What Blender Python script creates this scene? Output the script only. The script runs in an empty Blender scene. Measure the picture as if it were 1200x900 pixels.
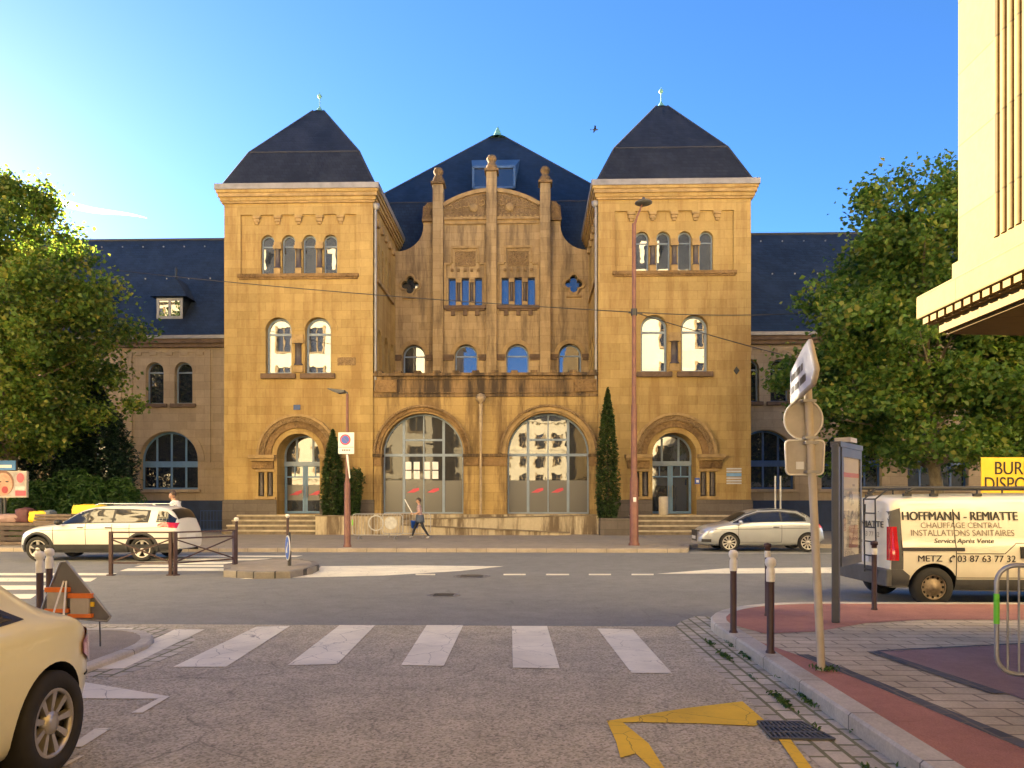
import bpy, bmesh, math, random
import numpy as np
from mathutils import Vector, Matrix
from mathutils.geometry import tessellate_polygon
R = math.radians
scene = bpy.context.scene
random.seed(7)
rng = np.random.default_rng(11)

# ------------------------------------------------------------------ camera
CAMH, FPX, YAW = 1.68, 867.0, R(1.5)
cam = bpy.data.cameras.new('camera')
cam.sensor_width = 36.0
cam.lens = 36.0 * FPX / 1200.0
cam.shift_y = (588 - 450) / 1200.0
cam.clip_start = 0.05
cam.clip_end = 20000
camo = bpy.data.objects.new('camera', cam)
scene.collection.objects.link(camo)
camo.location = (0, 0, CAMH)
camo.rotation_euler = (R(90), 0, YAW)
scene.camera = camo

# ------------------------------------------------------------------ sky and sun
SUN_AZ, SUN_EL = -43.0, 17.0          # azimuth from +Y, positive to the right
world = bpy.data.worlds.new('World')
scene.world = world
world.use_nodes = True
wn = world.node_tree
bg = wn.nodes['Background']
sky = wn.nodes.new('ShaderNodeTexSky')
sky.sky_type = 'NISHITA'
sky.sun_disc = False
sky.sun_elevation = R(SUN_EL)
sky.sun_rotation = R(SUN_AZ)
sky.air_density = 0.27
sky.dust_density = 0.04
sky.ozone_density = 1.2
hs_ = wn.nodes.new('ShaderNodeHueSaturation')
hs_.inputs['Saturation'].default_value = 1.2
wn.links.new(sky.outputs[0], hs_.inputs['Color'])
wn.links.new(hs_.outputs[0], bg.inputs[0])
bg.inputs[1].default_value = 0.052
sl = bpy.data.lights.new('sun', 'SUN')
sl.energy = 5.0
sl.angle = R(0.5)
sl.color = (1.0, 0.86, 0.65)
suno = bpy.data.objects.new('sun', sl)
scene.collection.objects.link(suno)
tosun = Vector((math.sin(R(SUN_AZ)) * math.cos(R(SUN_EL)), math.cos(R(SUN_AZ)) * math.cos(R(SUN_EL)), math.sin(R(SUN_EL))))
suno.rotation_euler = tosun.to_track_quat('Z', 'Y').to_euler()
suno.location = (0, 0, 60)
vs = scene.view_settings
vs.view_transform = 'Standard'
vs.look = 'None'
vs.gamma = 1.0
vs.use_curve_mapping = False
vs.exposure = 3.9
scene.cycles.use_denoising = True
scene.cycles.max_bounces = 8
scene.cycles.diffuse_bounces = 5
scene.cycles.glossy_bounces = 3
scene.cycles.transmission_bounces = 3
scene.cycles.transparent_max_bounces = 8
scene.cycles.caustics_reflective = False
scene.cycles.caustics_refractive = False
scene.cycles.sample_clamp_indirect = 6.0

# ------------------------------------------------------------------ measuring helpers
CY, SY = math.cos(YAW), math.sin(YAW)
def XF(px, Y):                       # x of a photo column on the plane y = Y
    a = (px - 600) / FPX
    t = Y / (a * SY + CY)
    return t * (a * CY - SY)
def ZF(px, py, Y):
    a = (px - 600) / FPX
    t = Y / (a * SY + CY)
    return CAMH + t * (588 - py) / FPX
def G(px, py, z=0.0):                # ground point of a photo pixel
    t = (CAMH - z) * FPX / (py - 588.0)
    a = (px - 600) / FPX
    return (t * (a * CY - SY), t * (a * SY + CY))

# ------------------------------------------------------------------ object helpers
COL = scene.collection
def tag(o, label=None, cat=None, group=None, kind=None):
    if label: o['label'] = label
    if cat: o['category'] = cat
    if group: o['group'] = group
    if kind: o['kind'] = kind
    return o
def thing(name, label, cat, loc=(0, 0, 0), rz=0.0, group=None):
    o = bpy.data.objects.new(name, None)
    o.empty_display_size = 0.3
    COL.objects.link(o)
    o.location = loc
    o.rotation_euler = (0, 0, rz)
    return tag(o, label, cat, group)
def adopt(o, parent, world=False):
    o.parent = parent
    if world:
        p, m = parent, Matrix.Identity(4)
        while p is not None:
            m = p.matrix_parent_inverse @ p.matrix_basis @ m if p.parent is None else p.matrix_parent_inverse @ p.matrix_basis @ m
            p = p.parent
        o.matrix_parent_inverse = m.inverted()
def kids(o):
    return [c for c in bpy.data.objects if c.parent == o]
def dup(root, loc, rz=0.0, label=None, group=None, scale=None):
    def rec(o, par):
        c = o.copy()
        COL.objects.link(c)
        if par is not None: c.parent = par
        for ch in kids(o): rec(ch, c)
        return c
    r = rec(root, None)
    r.location = loc
    r.rotation_euler = (0, 0, rz)
    if scale: r.scale = scale
    if label: r['label'] = label
    if group: r['group'] = group
    return r

class MB:
    def __init__(s):
        s.v, s.f, s.m, s.sm = [], [], [], []
    def add(s, verts, faces, m=0, smooth=False):
        n = len(s.v)
        s.v += [tuple(p) for p in verts]
        s.f += [tuple(i + n for i in f) for f in faces]
        s.m += [m] * len(faces)
        s.sm += [smooth] * len(faces)
    def box(s, x0, x1, y0, y1, z0, z1, m=0, M=None):
        vs_ = [(x, y, z) for z in (z0, z1) for y in (y0, y1) for x in (x0, x1)]
        if M is not None: vs_ = [tuple(M @ Vector(p)) for p in vs_]
        s.add(vs_, [(0, 2, 3, 1), (4, 5, 7, 6), (0, 1, 5, 4), (2, 6, 7, 3), (0, 4, 6, 2), (1, 3, 7, 5)], m)
    def fbox(s, fr, a0, a1, d0, d1, z0, z1, m=0):
        vs_ = [fr(a, d, z) for z in (z0, z1) for d in (d0, d1) for a in (a0, a1)]
        s.add(vs_, [(0, 2, 3, 1), (4, 5, 7, 6), (0, 1, 5, 4), (2, 6, 7, 3), (0, 4, 6, 2), (1, 3, 7, 5)], m)
    def bar(s, p, q, w, h=None, m=0, up=(0, 0, 1)):
        p, q = Vector(p), Vector(q)
        h = w if h is None else h
        d = (q - p).normalized()
        u = Vector(up)
        if abs(d.dot(u)) > 0.98: u = Vector((0, 1, 0))
        r = d.cross(u).normalized()
        u = r.cross(d).normalized()
        vs_ = [b + r * (sx * w / 2) + u * (sz * h / 2) for b in (p, q) for sx, sz in ((-1, -1), (1, -1), (1, 1), (-1, 1))]
        s.add(vs_, [(0, 1, 2, 3), (4, 7, 6, 5), (0, 4, 5, 1), (1, 5, 6, 2), (2, 6, 7, 3), (3, 7, 4, 0)], m)
    def tube(s, pts, r, n=8, m=0, cap=True):
        pts = [Vector(p) for p in pts]
        rs = r if isinstance(r, (list, tuple)) else [r] * len(pts)
        rings = []
        prev = None
        for i, p in enumerate(pts):
            if i == 0: d = pts[1] - p
            elif i == len(pts) - 1: d = p - pts[i - 1]
            else: d = (pts[i + 1] - p).normalized() + (p - pts[i - 1]).normalized()
            d.normalize()
            if prev is None:
                u = Vector((0, 0, 1)) if abs(d.z) < 0.9 else Vector((1, 0, 0))
                a = d.cross(u).normalized()
            else:
                a = (prev - d * prev.dot(d)).normalized()
            prev = a
            b = d.cross(a).normalized()
            rings.append([p + (a * math.cos(2 * math.pi * k / n) + b * math.sin(2 * math.pi * k / n)) * rs[i] for k in range(n)])
        vs_ = [v for ring in rings for v in ring]
        fs = []
        for i in range(len(pts) - 1):
            for k in range(n):
                k2 = (k + 1) % n
                fs.append((i * n + k, i * n + k2, (i + 1) * n + k2, (i + 1) * n + k))
        s.add(vs_, fs, m, True)
        if cap:
            s.add(rings[0], [tuple(range(n - 1, -1, -1))], m)
            s.add(rings[-1], [tuple(range(n))], m)
    def lathe(s, prof, c=(0, 0, 0), n=20, m=0, axis='z', smooth=True):
        vs_, fs = [], []
        if max(q[1] for q in prof) - min(q[1] for q in prof) < .03 and axis == 'y': smooth = False
        for r_, h in prof:
            for k in range(n):
                t = 2 * math.pi * k / n
                if axis == 'z': p = (c[0] + r_ * math.cos(t), c[1] + r_ * math.sin(t), c[2] + h)
                elif axis == 'y': p = (c[0] + r_ * math.cos(t), c[1] + h, c[2] + r_ * math.sin(t))
                else: p = (c[0] + h, c[1] + r_ * math.cos(t), c[2] + r_ * math.sin(t))
                vs_.append(p)
        for i in range(len(prof) - 1):
            for k in range(n):
                k2 = (k + 1) % n
                fs.append((i * n + k, i * n + k2, (i + 1) * n + k2, (i + 1) * n + k))
        s.add(vs_, fs, m, smooth)
    def sheet(s, outer, holes, fr, d, m=0):
        loops = [outer] + list(holes)
        tl = [[Vector((a, z, 0)) for a, z in lp] for lp in loops]
        tris = tessellate_polygon(tl)
        flat = [p for lp in loops for p in lp]
        s.add([fr(a, d, z) for a, z in flat], tris, m)
    def reveal(s, lp, fr, d0, d1, m=0):
        n = len(lp)
        vs_ = [fr(a, d0, z) for a, z in lp] + [fr(a, d1, z) for a, z in lp]
        s.add(vs_, [(i, (i + 1) % n, n + (i + 1) % n, n + i) for i in range(n)], m)
    def slab(s, outer, holes, fr, d0, d1, m=0, back=True):
        s.sheet(outer, holes, fr, d0, m)
        if back: s.sheet(outer, holes, fr, d1, m)
        for lp in [outer] + list(holes): s.reveal(lp, fr, d0, d1, m)
    def build(s, name, mats, parent=None, world=False, bevel=None, weld=False):
        me = bpy.data.meshes.new(name)
        me.from_pydata(s.v, [], s.f)
        if not isinstance(mats, (list, tuple)): mats = [mats]
        for mm in mats: me.materials.append(mm)
        me.polygons.foreach_set('material_index', s.m)
        me.polygons.foreach_set('use_smooth', s.sm)
        bm = bmesh.new()
        bm.from_mesh(me)
        if weld: bmesh.ops.remove_doubles(bm, verts=bm.verts, dist=1e-5)
        bmesh.ops.recalc_face_normals(bm, faces=bm.faces)
        bm.to_mesh(me)
        bm.free()
        me.update()
        o = bpy.data.objects.new(name, me)
        COL.objects.link(o)
        if parent is not None: adopt(o, parent, world)
        if bevel:
            b = o.modifiers.new('bevel', 'BEVEL')
            b.width = bevel
            b.segments = 2
            b.limit_method = 'ANGLE'
        return o

def FRONT(y0): return lambda a, d, z: (a, y0 + d, z)
def FACE_PX(x0): return lambda a, d, z: (x0 - d, a, z)      # wall facing +x, depth inward
def FACE_NX(x0): return lambda a, d, z: (x0 + d, a, z)      # wall facing -x
def arch(cx, w, z0, zs, n=20):
    r = w / 2
    return [(cx - r, z0), (cx + r, z0)] + [(cx + r * math.cos(math.pi * k / n), zs + r * math.sin(math.pi * k / n)) for k in range(n + 1)]
def rect(a0, a1, z0, z1): return [(a0, z0), (a1, z0), (a1, z1), (a0, z1)]
def halfring(cx, zs, r0, r1, n=28, t0=0.0, t1=math.pi):
    o = [(cx + r1 * math.cos(t0 + (t1 - t0) * k / n), zs + r1 * math.sin(t0 + (t1 - t0) * k / n)) for k in range(n + 1)]
    i = [(cx + r0 * math.cos(t0 + (t1 - t0) * k / n), zs + r0 * math.sin(t0 + (t1 - t0) * k / n)) for k in range(n, -1, -1)]
    return o + i

# ------------------------------------------------------------------ materials
def new_mat(name):
    m = bpy.data.materials.new(name)
    m.use_nodes = True
    nt = m.node_tree
    return m, nt, nt.nodes['Principled BSDF']
def nd(nt, t, **kw):
    n = nt.nodes.new(t)
    for k, v in kw.items():
        if k in n.inputs: n.inputs[k].default_value = v
        else: setattr(n, k, v)
    return n
def L(nt, a, b): nt.links.new(a, b)
def coords(nt, sx=1, sy=1, sz=1):
    tc = nd(nt, 'ShaderNodeTexCoord')
    mp = nd(nt, 'ShaderNodeMapping')
    mp.inputs['Scale'].default_value = (sx, sy, sz)
    L(nt, tc.outputs['Object'], mp.inputs['Vector'])
    return mp.outputs['Vector']
def ramp(nt, src, stops):
    r = nd(nt, 'ShaderNodeValToRGB')
    el = r.color_ramp.elements
    while len(el) < len(stops): el.new(0.5)
    for e, (p, c) in zip(el, stops):
        e.position = p
        e.color = (*c, 1) if len(c) == 3 else c
    L(nt, src, r.inputs['Fac'])
    return r.outputs['Color']
def mixc(nt, fac, a, b, mode='MIX'):
    m = nd(nt, 'ShaderNodeMix', data_type='RGBA', blend_type=mode)
    if hasattr(fac, 'links'): L(nt, fac, m.inputs[0])
    else: m.inputs[0].default_value = fac
    for s_, i in ((a, 6), (b, 7)):
        if hasattr(s_, 'links'): L(nt, s_, m.inputs[i])
        else: m.inputs[i].default_value = (*s_, 1) if len(s_) == 3 else s_
    return m.outputs[2]
def noise(nt, vec, scale, detail=4, rough=0.6):
    n = nd(nt, 'ShaderNodeTexNoise', Scale=scale, Detail=detail, Roughness=rough)
    if vec is not None: L(nt, vec, n.inputs['Vector'])
    return n.outputs['Fac']
def bump(nt, bsdf, h, strength=0.3, dist=0.02):
    b = nd(nt, 'ShaderNodeBump', Strength=strength, Distance=dist)
    L(nt, h, b.inputs['Height'])
    L(nt, b.outputs['Normal'], bsdf.inputs['Normal'])
def simple(name, col, rough=0.6, var=0.15, scale=3.0, metal=0.0, bmp=0.0, spec=None, coat=0.0):
    m, nt, b = new_mat(name)
    v = coords(nt)
    f = noise(nt, v, scale, 5)
    lo = tuple(c * (1 - var) for c in col)
    hi = tuple(min(1, c * (1 + var)) for c in col)
    L(nt, ramp(nt, f, [(0.3, lo), (0.7, hi)]), b.inputs['Base Color'])
    b.inputs['Roughness'].default_value = rough
    b.inputs['Metallic'].default_value = metal
    if coat:
        b.inputs['Coat Weight'].default_value = coat
        b.inputs['Coat Roughness'].default_value = 0.05
    if spec is not None: b.inputs['Specular IOR Level'].default_value = spec
    if bmp: bump(nt, b, noise(nt, v, scale * 8, 4), bmp, 0.01)
    return m

def stone_mat(name, c1, c2, mortar, bw=0.95, bh=0.43, stain=0.5, stain_col=(0.06, 0.045, 0.03), bmp=0.35, streak=(0.45, 0.62)):
    m, nt, b = new_mat(name)
    tc = nd(nt, 'ShaderNodeTexCoord')
    sp = nd(nt, 'ShaderNodeSeparateXYZ')
    L(nt, tc.outputs['Object'], sp.inputs[0])
    ad = nd(nt, 'ShaderNodeMath', operation='ADD')
    L(nt, sp.outputs[0], ad.inputs[0]); L(nt, sp.outputs[1], ad.inputs[1])
    cb = nd(nt, 'ShaderNodeCombineXYZ')
    L(nt, ad.outputs[0], cb.inputs[0]); L(nt, sp.outputs[2], cb.inputs[1])
    br = nd(nt, 'ShaderNodeTexBrick', Scale=1.0, offset=0.5)
    br.inputs['Brick Width'].default_value = bw
    br.inputs['Row Height'].default_value = bh
    br.inputs['Mortar Size'].default_value = 0.011
    br.inputs['Mortar Smooth'].default_value = 0.25
    br.inputs['Bias'].default_value = 0.0
    br.inputs['Color1'].default_value = (*c1, 1)
    br.inputs['Color2'].default_value = (*c2, 1)
    br.inputs['Mortar'].default_value = (*mortar, 1)
    L(nt, cb.outputs[0], br.inputs['Vector'])
    v = coords(nt)
    big = noise(nt, v, 0.55, 6, 0.65)
    br2 = nd(nt, 'ShaderNodeTexBrick', Scale=1.0, offset=0.5)
    for k_, v_ in (('Brick Width', bw), ('Row Height', bh), ('Mortar Size', 0.0), ('Bias', 0.0)): br2.inputs[k_].default_value = v_
    br2.inputs['Color1'].default_value = (0.88, 0.87, 0.84, 1); br2.inputs['Color2'].default_value = (1.10, 1.10, 1.09, 1)
    L(nt, cb.outputs[0], br2.inputs['Vector'])
    col = mixc(nt, 0.34, br.outputs['Color'], ramp(nt, big, [(0.3, tuple(x * 0.62 for x in c1)), (0.55, c1), (0.75, tuple(min(1, x * 1.35) for x in c2))]))
    fine = noise(nt, v, 9, 5, 0.7)
    col = mixc(nt, 0.22, col, ramp(nt, fine, [(0.3, tuple(x * 0.7 for x in c1)), (0.7, tuple(min(1, x * 1.25) for x in c2))]))
    col = mixc(nt, 0.6, col, mixc(nt, 1.0, col, br2.outputs['Color'], 'MULTIPLY'))
    vst = coords(nt, 1.3, 1.3, 0.16)
    st = noise(nt, vst, 1.1, 6, 0.7)
    sf = nd(nt, 'ShaderNodeMapRange')
    sf.inputs['From Min'].default_value = streak[0]; sf.inputs['From Max'].default_value = streak[1] + 0.2
    sf.inputs['To Max'].default_value = stain
    L(nt, st, sf.inputs['Value'])
    col = mixc(nt, sf.outputs[0], col, stain_col)
    L(nt, col, b.inputs['Base Color'])
    b.inputs['Roughness'].default_value = 0.9
    b.inputs['Specular IOR Level'].default_value = 0.2
    hh = nd(nt, 'ShaderNodeMath', operation='MULTIPLY_ADD')
    L(nt, br.outputs['Fac'], hh.inputs[0]); hh.inputs[1].default_value = -1.2; L(nt, fine, hh.inputs[2])
    bump(nt, b, hh.outputs[0], bmp, 0.02)
    return m
def carved_mat(name, c, dark, scale=7.0):
    m, nt, b = new_mat(name)
    v = coords(nt)
    vo = nd(nt, 'ShaderNodeTexVoronoi', Scale=scale, feature='SMOOTH_F1')
    L(nt, v, vo.inputs['Vector'])
    n = noise(nt, v, scale * 1.3, 5, 0.7)
    h = nd(nt, 'ShaderNodeMath', operation='ADD')
    L(nt, vo.outputs['Distance'], h.inputs[0]); L(nt, n, h.inputs[1])
    big = noise(nt, v, 0.8, 5)
    base = ramp(nt, big, [(0.35, dark), (0.6, c)])
    L(nt, mixc(nt, 0.35, base, ramp(nt, n, [(0.35, tuple(x * 0.5 for x in c)), (0.65, c)])), b.inputs['Base Color'])
    b.inputs['Roughness'].default_value = 0.95
    b.inputs['Specular IOR Level'].default_value = 0.15
    bump(nt, b, h.outputs[0], 1.0, 0.09)
    return m
def slate_mat(name, c, rough=0.55):
    m, nt, b = new_mat(name)
    tc = nd(nt, 'ShaderNodeTexCoord')
    sp = nd(nt, 'ShaderNodeSeparateXYZ')
    L(nt, tc.outputs['Object'], sp.inputs[0])
    ad = nd(nt, 'ShaderNodeMath', operation='ADD')
    L(nt, sp.outputs[0], ad.inputs[0]); L(nt, sp.outputs[1], ad.inputs[1])
    cb = nd(nt, 'ShaderNodeCombineXYZ')
    L(nt, ad.outputs[0], cb.inputs[0]); L(nt, sp.outputs[2], cb.inputs[1])
    br = nd(nt, 'ShaderNodeTexBrick', Scale=1.0, offset=0.5)
    br.inputs['Brick Width'].default_value = 0.3
    br.inputs['Row Height'].default_value = 0.19
    br.inputs['Mortar Size'].default_value = 0.012
    br.inputs['Color1'].default_value = (*c, 1)
    br.inputs['Color2'].default_value = (*[x * 1.7 for x in c], 1)
    br.inputs['Mortar'].default_value = (*[x * 0.45 for x in c], 1)
    L(nt, cb.outputs[0], br.inputs['Vector'])
    pb = noise(nt, coords(nt), 0.7, 5, 0.7)
    brc = mixc(nt, 1.0, br.outputs['Color'], ramp(nt, pb, [(0.3, (0.55, 0.55, 0.55)), (0.5, (1, 1, 1)), (0.7, (1.5, 1.45, 1.35))]), 'MULTIPLY')
    v = coords(nt, 1, 1, 0.22)
    st = noise(nt, v, 0.9, 6, 0.7)
    col = mixc(nt, ramp(nt, st, [(0.48, (0, 0, 0)), (0.75, (0.7, 0.7, 0.7))]), brc, tuple(min(1, x * 2.0 + 0.010) for x in c))
    L(nt, col, b.inputs['Base Color'])
    b.inputs['Roughness'].default_value = rough
    hh = nd(nt, 'ShaderNodeMath', operation='MULTIPLY')
    L(nt, br.outputs['Fac'], hh.inputs[0]); hh.inputs[1].default_value = -1.0
    bump(nt, b, hh.outputs[0], 0.4, 0.01)
    return m
def glass_mat(name, dark=(0.02, 0.025, 0.03), refl=0.45, wav=0.02, tint=(0.95, 0.95, 0.95), rough=0.015):
    m, nt, b = new_mat(name)
    out = nt.nodes['Material Output']
    b.inputs['Base Color'].default_value = (*dark, 1)
    b.inputs['Roughness'].default_value = 0.3
    b.inputs['Specular IOR Level'].default_value = 0.1
    g = nd(nt, 'ShaderNodeBsdfGlossy', Roughness=rough)
    g.inputs['Color'].default_value = (*tint, 1)
    mx = nd(nt, 'ShaderNodeMixShader', Fac=refl)
    L(nt, b.outputs[0], mx.inputs[1]); L(nt, g.outputs[0], mx.inputs[2])
    L(nt, mx.outputs[0], out.inputs['Surface'])
    if wav:
        n = noise(nt, coords(nt), 1.4, 2)
        bn = nd(nt, 'ShaderNodeBump', Strength=wav, Distance=0.15)
        L(nt, n, bn.inputs['Height'])
        L(nt, bn.outputs['Normal'], g.inputs['Normal'])
    return m
def asphalt_mat(name, c1, c2, speck, crack=0.0, scale=55, patch=0.35, spk=0.35):
    m, nt, b = new_mat(name)
    v = coords(nt)
    big = noise(nt, v, 0.35, 6, 0.65)
    col = ramp(nt, big, [(0.3, c1), (0.7, c2)])
    vo = nd(nt, 'ShaderNodeTexVoronoi', Scale=scale, feature='F1')
    L(nt, v, vo.inputs['Vector'])
    sp = ramp(nt, vo.outputs['Color'], [(0.0, tuple(x * 0.28 for x in c1)), (0.55, c2), (1.0, speck)])
    col = mixc(nt, spk, col, sp)
    mid = noise(nt, v, 2.2, 6, 0.75)
    col = mixc(nt, patch, col, mixc(nt, 1.0, col, ramp(nt, mid, [(0.35, (0.45, 0.45, 0.45)), (0.7, (1.25, 1.25, 1.25))]), 'MULTIPLY'))
    if crack:
        vw = nd(nt, 'ShaderNodeTexNoise', Scale=1.6, Detail=4)
        L(nt, v, vw.inputs['Vector'])
        wv = mixc(nt, 0.25, v, vw.outputs['Color'])
        vc = nd(nt, 'ShaderNodeTexVoronoi', Scale=1.3, feature='DISTANCE_TO_EDGE')
        L(nt, wv, vc.inputs['Vector'])
        ln = ramp(nt, vc.outputs['Distance'], [(0.0, (1, 1, 1)), (0.013, (0, 0, 0))])
        msk = ramp(nt, noise(nt, v, 0.5, 3), [(0.5, (0, 0, 0)), (0.62, (1, 1, 1))])
        f = mixc(nt, 1.0, ln, msk, 'MULTIPLY')
        f2 = mixc(nt, 1.0, f, (crack, crack, crack), 'MULTIPLY')
        col = mixc(nt, f2, col, tuple(x * 0.25 for x in c1))
    L(nt, col, b.inputs['Base Color'])
    b.inputs['Roughness'].default_value = 0.88
    b.inputs['Specular IOR Level'].default_value = 0.3
    bump(nt, b, vo.outputs['Distance'], 0.5, 0.012)
    return m
def paver_mat(name, c1, c2, mortar, bw, bh, rot=0.0, msize=0.012):
    m, nt, b = new_mat(name)
    tc = nd(nt, 'ShaderNodeTexCoord')
    mp = nd(nt, 'ShaderNodeMapping')
    mp.inputs['Rotation'].default_value = (0, 0, rot)
    L(nt, tc.outputs['Object'], mp.inputs['Vector'])
    br = nd(nt, 'ShaderNodeTexBrick', Scale=1.0, offset=0.5)
    br.inputs['Brick Width'].default_value = bw
    br.inputs['Row Height'].default_value = bh
    br.inputs['Mortar Size'].default_value = msize
    br.inputs['Color1'].default_value = (*c1, 1)
    br.inputs['Color2'].default_value = (*c2, 1)
    br.inputs['Mortar'].default_value = (*mortar, 1)
    L(nt, mp.outputs[0], br.inputs['Vector'])
    v = coords(nt)
    n = noise(nt, v, 1.3, 6, 0.7)
    col = mixc(nt, 0.7, br.outputs['Color'], mixc(nt, 1.0, br.outputs['Color'], ramp(nt, n, [(0.3, (0.5, 0.5, 0.5)), (0.7, (1.2, 1.2, 1.2))]), 'MULTIPLY'))
    f = noise(nt, v, 40, 4, 0.7)
    col = mixc(nt, 0.4, col, mixc(nt, 1.0, col, ramp(nt, f, [(0.3, (0.6, 0.6, 0.6)), (0.7, (1.3, 1.3, 1.3))]), 'MULTIPLY'))
    L(nt, col, b.inputs['Base Color'])
    b.inputs['Roughness'].default_value = 0.85
    hh = nd(nt, 'ShaderNodeMath', operation='MULTIPLY')
    L(nt, br.outputs['Fac'], hh.inputs[0]); hh.inputs[1].default_value = -1.0
    bump(nt, b, hh.outputs[0], 0.5, 0.015)
    return m
def paint_mat(name, col, worn=(0.16, 0.14, 0.13), amount=0.5):
    m, nt, b = new_mat(name)
    v = coords(nt)
    n1 = noise(nt, v, 3.0, 8, 0.75)
    n2 = noise(nt, v, 34, 4, 0.7)
    f = nd(nt, 'ShaderNodeMath', operation='MULTIPLY')
    L(nt, n1, f.inputs[0]); L(nt, n2, f.inputs[1])
    c = mixc(nt, ramp(nt, f.outputs[0], [(0.30, (0, 0, 0)), (0.44, (amount, amount, amount))]), col, worn)
    vc = nd(nt, 'ShaderNodeTexVoronoi', Scale=2.3, feature='DISTANCE_TO_EDGE')
    vw = nd(nt, 'ShaderNodeTexNoise', Scale=2.5, Detail=4)
    L(nt, v, vw.inputs['Vector'])
    L(nt, mixc(nt, 0.2, v, vw.outputs['Color']), vc.inputs['Vector'])
    c = mixc(nt, ramp(nt, vc.outputs['Distance'], [(0.0, (0.7, 0.7, 0.7)), (0.008, (0, 0, 0))]), c, tuple(x * 0.3 for x in worn))
    big = noise(nt, v, 1.1, 5)
    c = mixc(nt, 1.0, c, ramp(nt, big, [(0.3, (0.72, 0.72, 0.72)), (0.7, (1, 1, 1))]), 'MULTIPLY')
    L(nt, c, b.inputs['Base Color'])
    b.inputs['Roughness'].default_value = 0.75
    bump(nt, b, n2, 0.3, 0.005)
    return m

M = {}
M['stone'] = stone_mat('ochre ashlar', (0.385, 0.268, 0.104), (0.43, 0.302, 0.120), (0.25, 0.165, 0.062), stain=0.5, streak=(0.46, 0.42), stain_col=(0.22, 0.12, 0.045))
M['gable'] = stone_mat('tan ashlar', (0.40, 0.285, 0.145), (0.45, 0.325, 0.17), (0.22, 0.15, 0.075), stain=0.7, streak=(0.45, 0.42), stain_col=(0.10, 0.07, 0.045))
M['portico'] = stone_mat('stained ashlar', (0.385, 0.265, 0.104), (0.43, 0.298, 0.12), (0.2, 0.13, 0.055), stain=0.8, streak=(0.44, 0.40), stain_col=(0.13, 0.08, 0.04))
M['parapet'] = stone_mat('blackened ashlar', (0.26, 0.17, 0.08), (0.31, 0.20, 0.095), (0.12, 0.08, 0.04), stain=0.95, stain_col=(0.05, 0.037, 0.027), streak=(0.36, 0.36))
M['wing'] = stone_mat('grey tan ashlar', (0.38, 0.29, 0.185), (0.43, 0.33, 0.215), (0.22, 0.17, 0.11), stain=0.4, stain_col=(0.12, 0.09, 0.06))
M['trim'] = simple('trim stone', (0.34, 0.23, 0.10), 0.9, 0.3, 2.5, bmp=0.25)
M['sill'] = simple('brown sill stone', (0.14, 0.09, 0.055), 0.9, 0.3, 3, bmp=0.2)
M['carved'] = carved_mat('carved stone', (0.31, 0.195, 0.088), (0.12, 0.075, 0.037), 6)
M['carved_fine'] = carved_mat('fine carved stone', (0.34, 0.23, 0.115), (0.20, 0.13, 0.062), 11)
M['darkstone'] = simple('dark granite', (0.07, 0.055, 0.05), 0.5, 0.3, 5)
M['plinth'] = stone_mat('grey plinth', (0.13, 0.11, 0.095), (0.16, 0.135, 0.115), (0.07, 0.06, 0.05), bw=1.2, bh=0.4, stain=0.3)
M['blueplinth'] = simple('dark blue painted plinth', (0.02, 0.035, 0.075), 0.7, 0.25, 2)
M['slate'] = slate_mat('slate', (0.012, 0.0135, 0.017), 0.6)
M['slate_blue'] = slate_mat('blue slate', (0.0095, 0.0165, 0.028), 0.6)
M['zinc'] = simple('pale zinc', (0.27, 0.255, 0.24), 0.5, 0.2, 2, metal=0.3)
M['copper'] = simple('green copper', (0.16, 0.34, 0.24), 0.7, 0.3, 6)
M['frame'] = simple('grey blue window paint', (0.20, 0.255, 0.32), 0.45, 0.1, 4)
M['frame_blue'] = simple('blue window paint', (0.13, 0.235, 0.37), 0.45, 0.12, 4)
M['frame_dark'] = simple('deep blue paint', (0.015, 0.05, 0.16), 0.5, 0.15, 4)
M['glass'] = glass_mat('window glass', refl=0.15, wav=0.008)
M['glass_dark'] = glass_mat('dark window glass', refl=0.10, dark=(0.02, 0.024, 0.03))
M['glass_shop'] = glass_mat('shop glass', wav=0.01, refl=0.03, dark=(0.015, 0.016, 0.018))
M['glass_right'] = glass_mat('brighter shop glass', wav=0.012, refl=0.075, dark=(0.015, 0.016, 0.018))
M['film'] = glass_mat('frosted glass', refl=0.04, dark=(0.105, 0.10, 0.09), rough=0.25, wav=0)
M['paper'] = simple('paper', (0.75, 0.76, 0.74), 0.8, 0.05)
M['redlogo'] = simple('red film', (0.55, 0.05, 0.08), 0.5, 0.1)
M['pipe'] = simple('painted pipe', (0.36, 0.27, 0.16), 0.6, 0.2, 6)
M['iron'] = simple('dark iron', (0.03, 0.028, 0.027), 0.5, 0.2, 8)
M['concrete'] = stone_mat('pale stained concrete', (0.46, 0.39, 0.27), (0.52, 0.44, 0.31), (0.34, 0.28, 0.19), bw=2.4, bh=3.0, stain=0.9, stain_col=(0.12, 0.085, 0.055), streak=(0.44, 0.38))
M['step'] = simple('worn step stone', (0.47, 0.40, 0.29), 0.9, 0.3, 2.0, bmp=0.3)
M['riser'] = simple('shadow dark riser', (0.17, 0.135, 0.095), 0.9, 0.4, 3.0, bmp=0.3)  # dark tone paints in the shadow under the step nosings; copings share it
M['cream'] = stone_mat('pale yellow limestone', (0.108, 0.069, 0.021), (0.150, 0.098, 0.031), (0.025, 0.015, 0.006), bw=1.5, bh=0.82, stain=0.12, stain_col=(0.2, 0.13, 0.05), bmp=0.12)
M['render'] = stone_mat('cream render', (0.78, 0.66, 0.42), (0.80, 0.68, 0.45), (0.72, 0.6, 0.38), bw=3, bh=1.5, stain=0.1, bmp=0.1)
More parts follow.
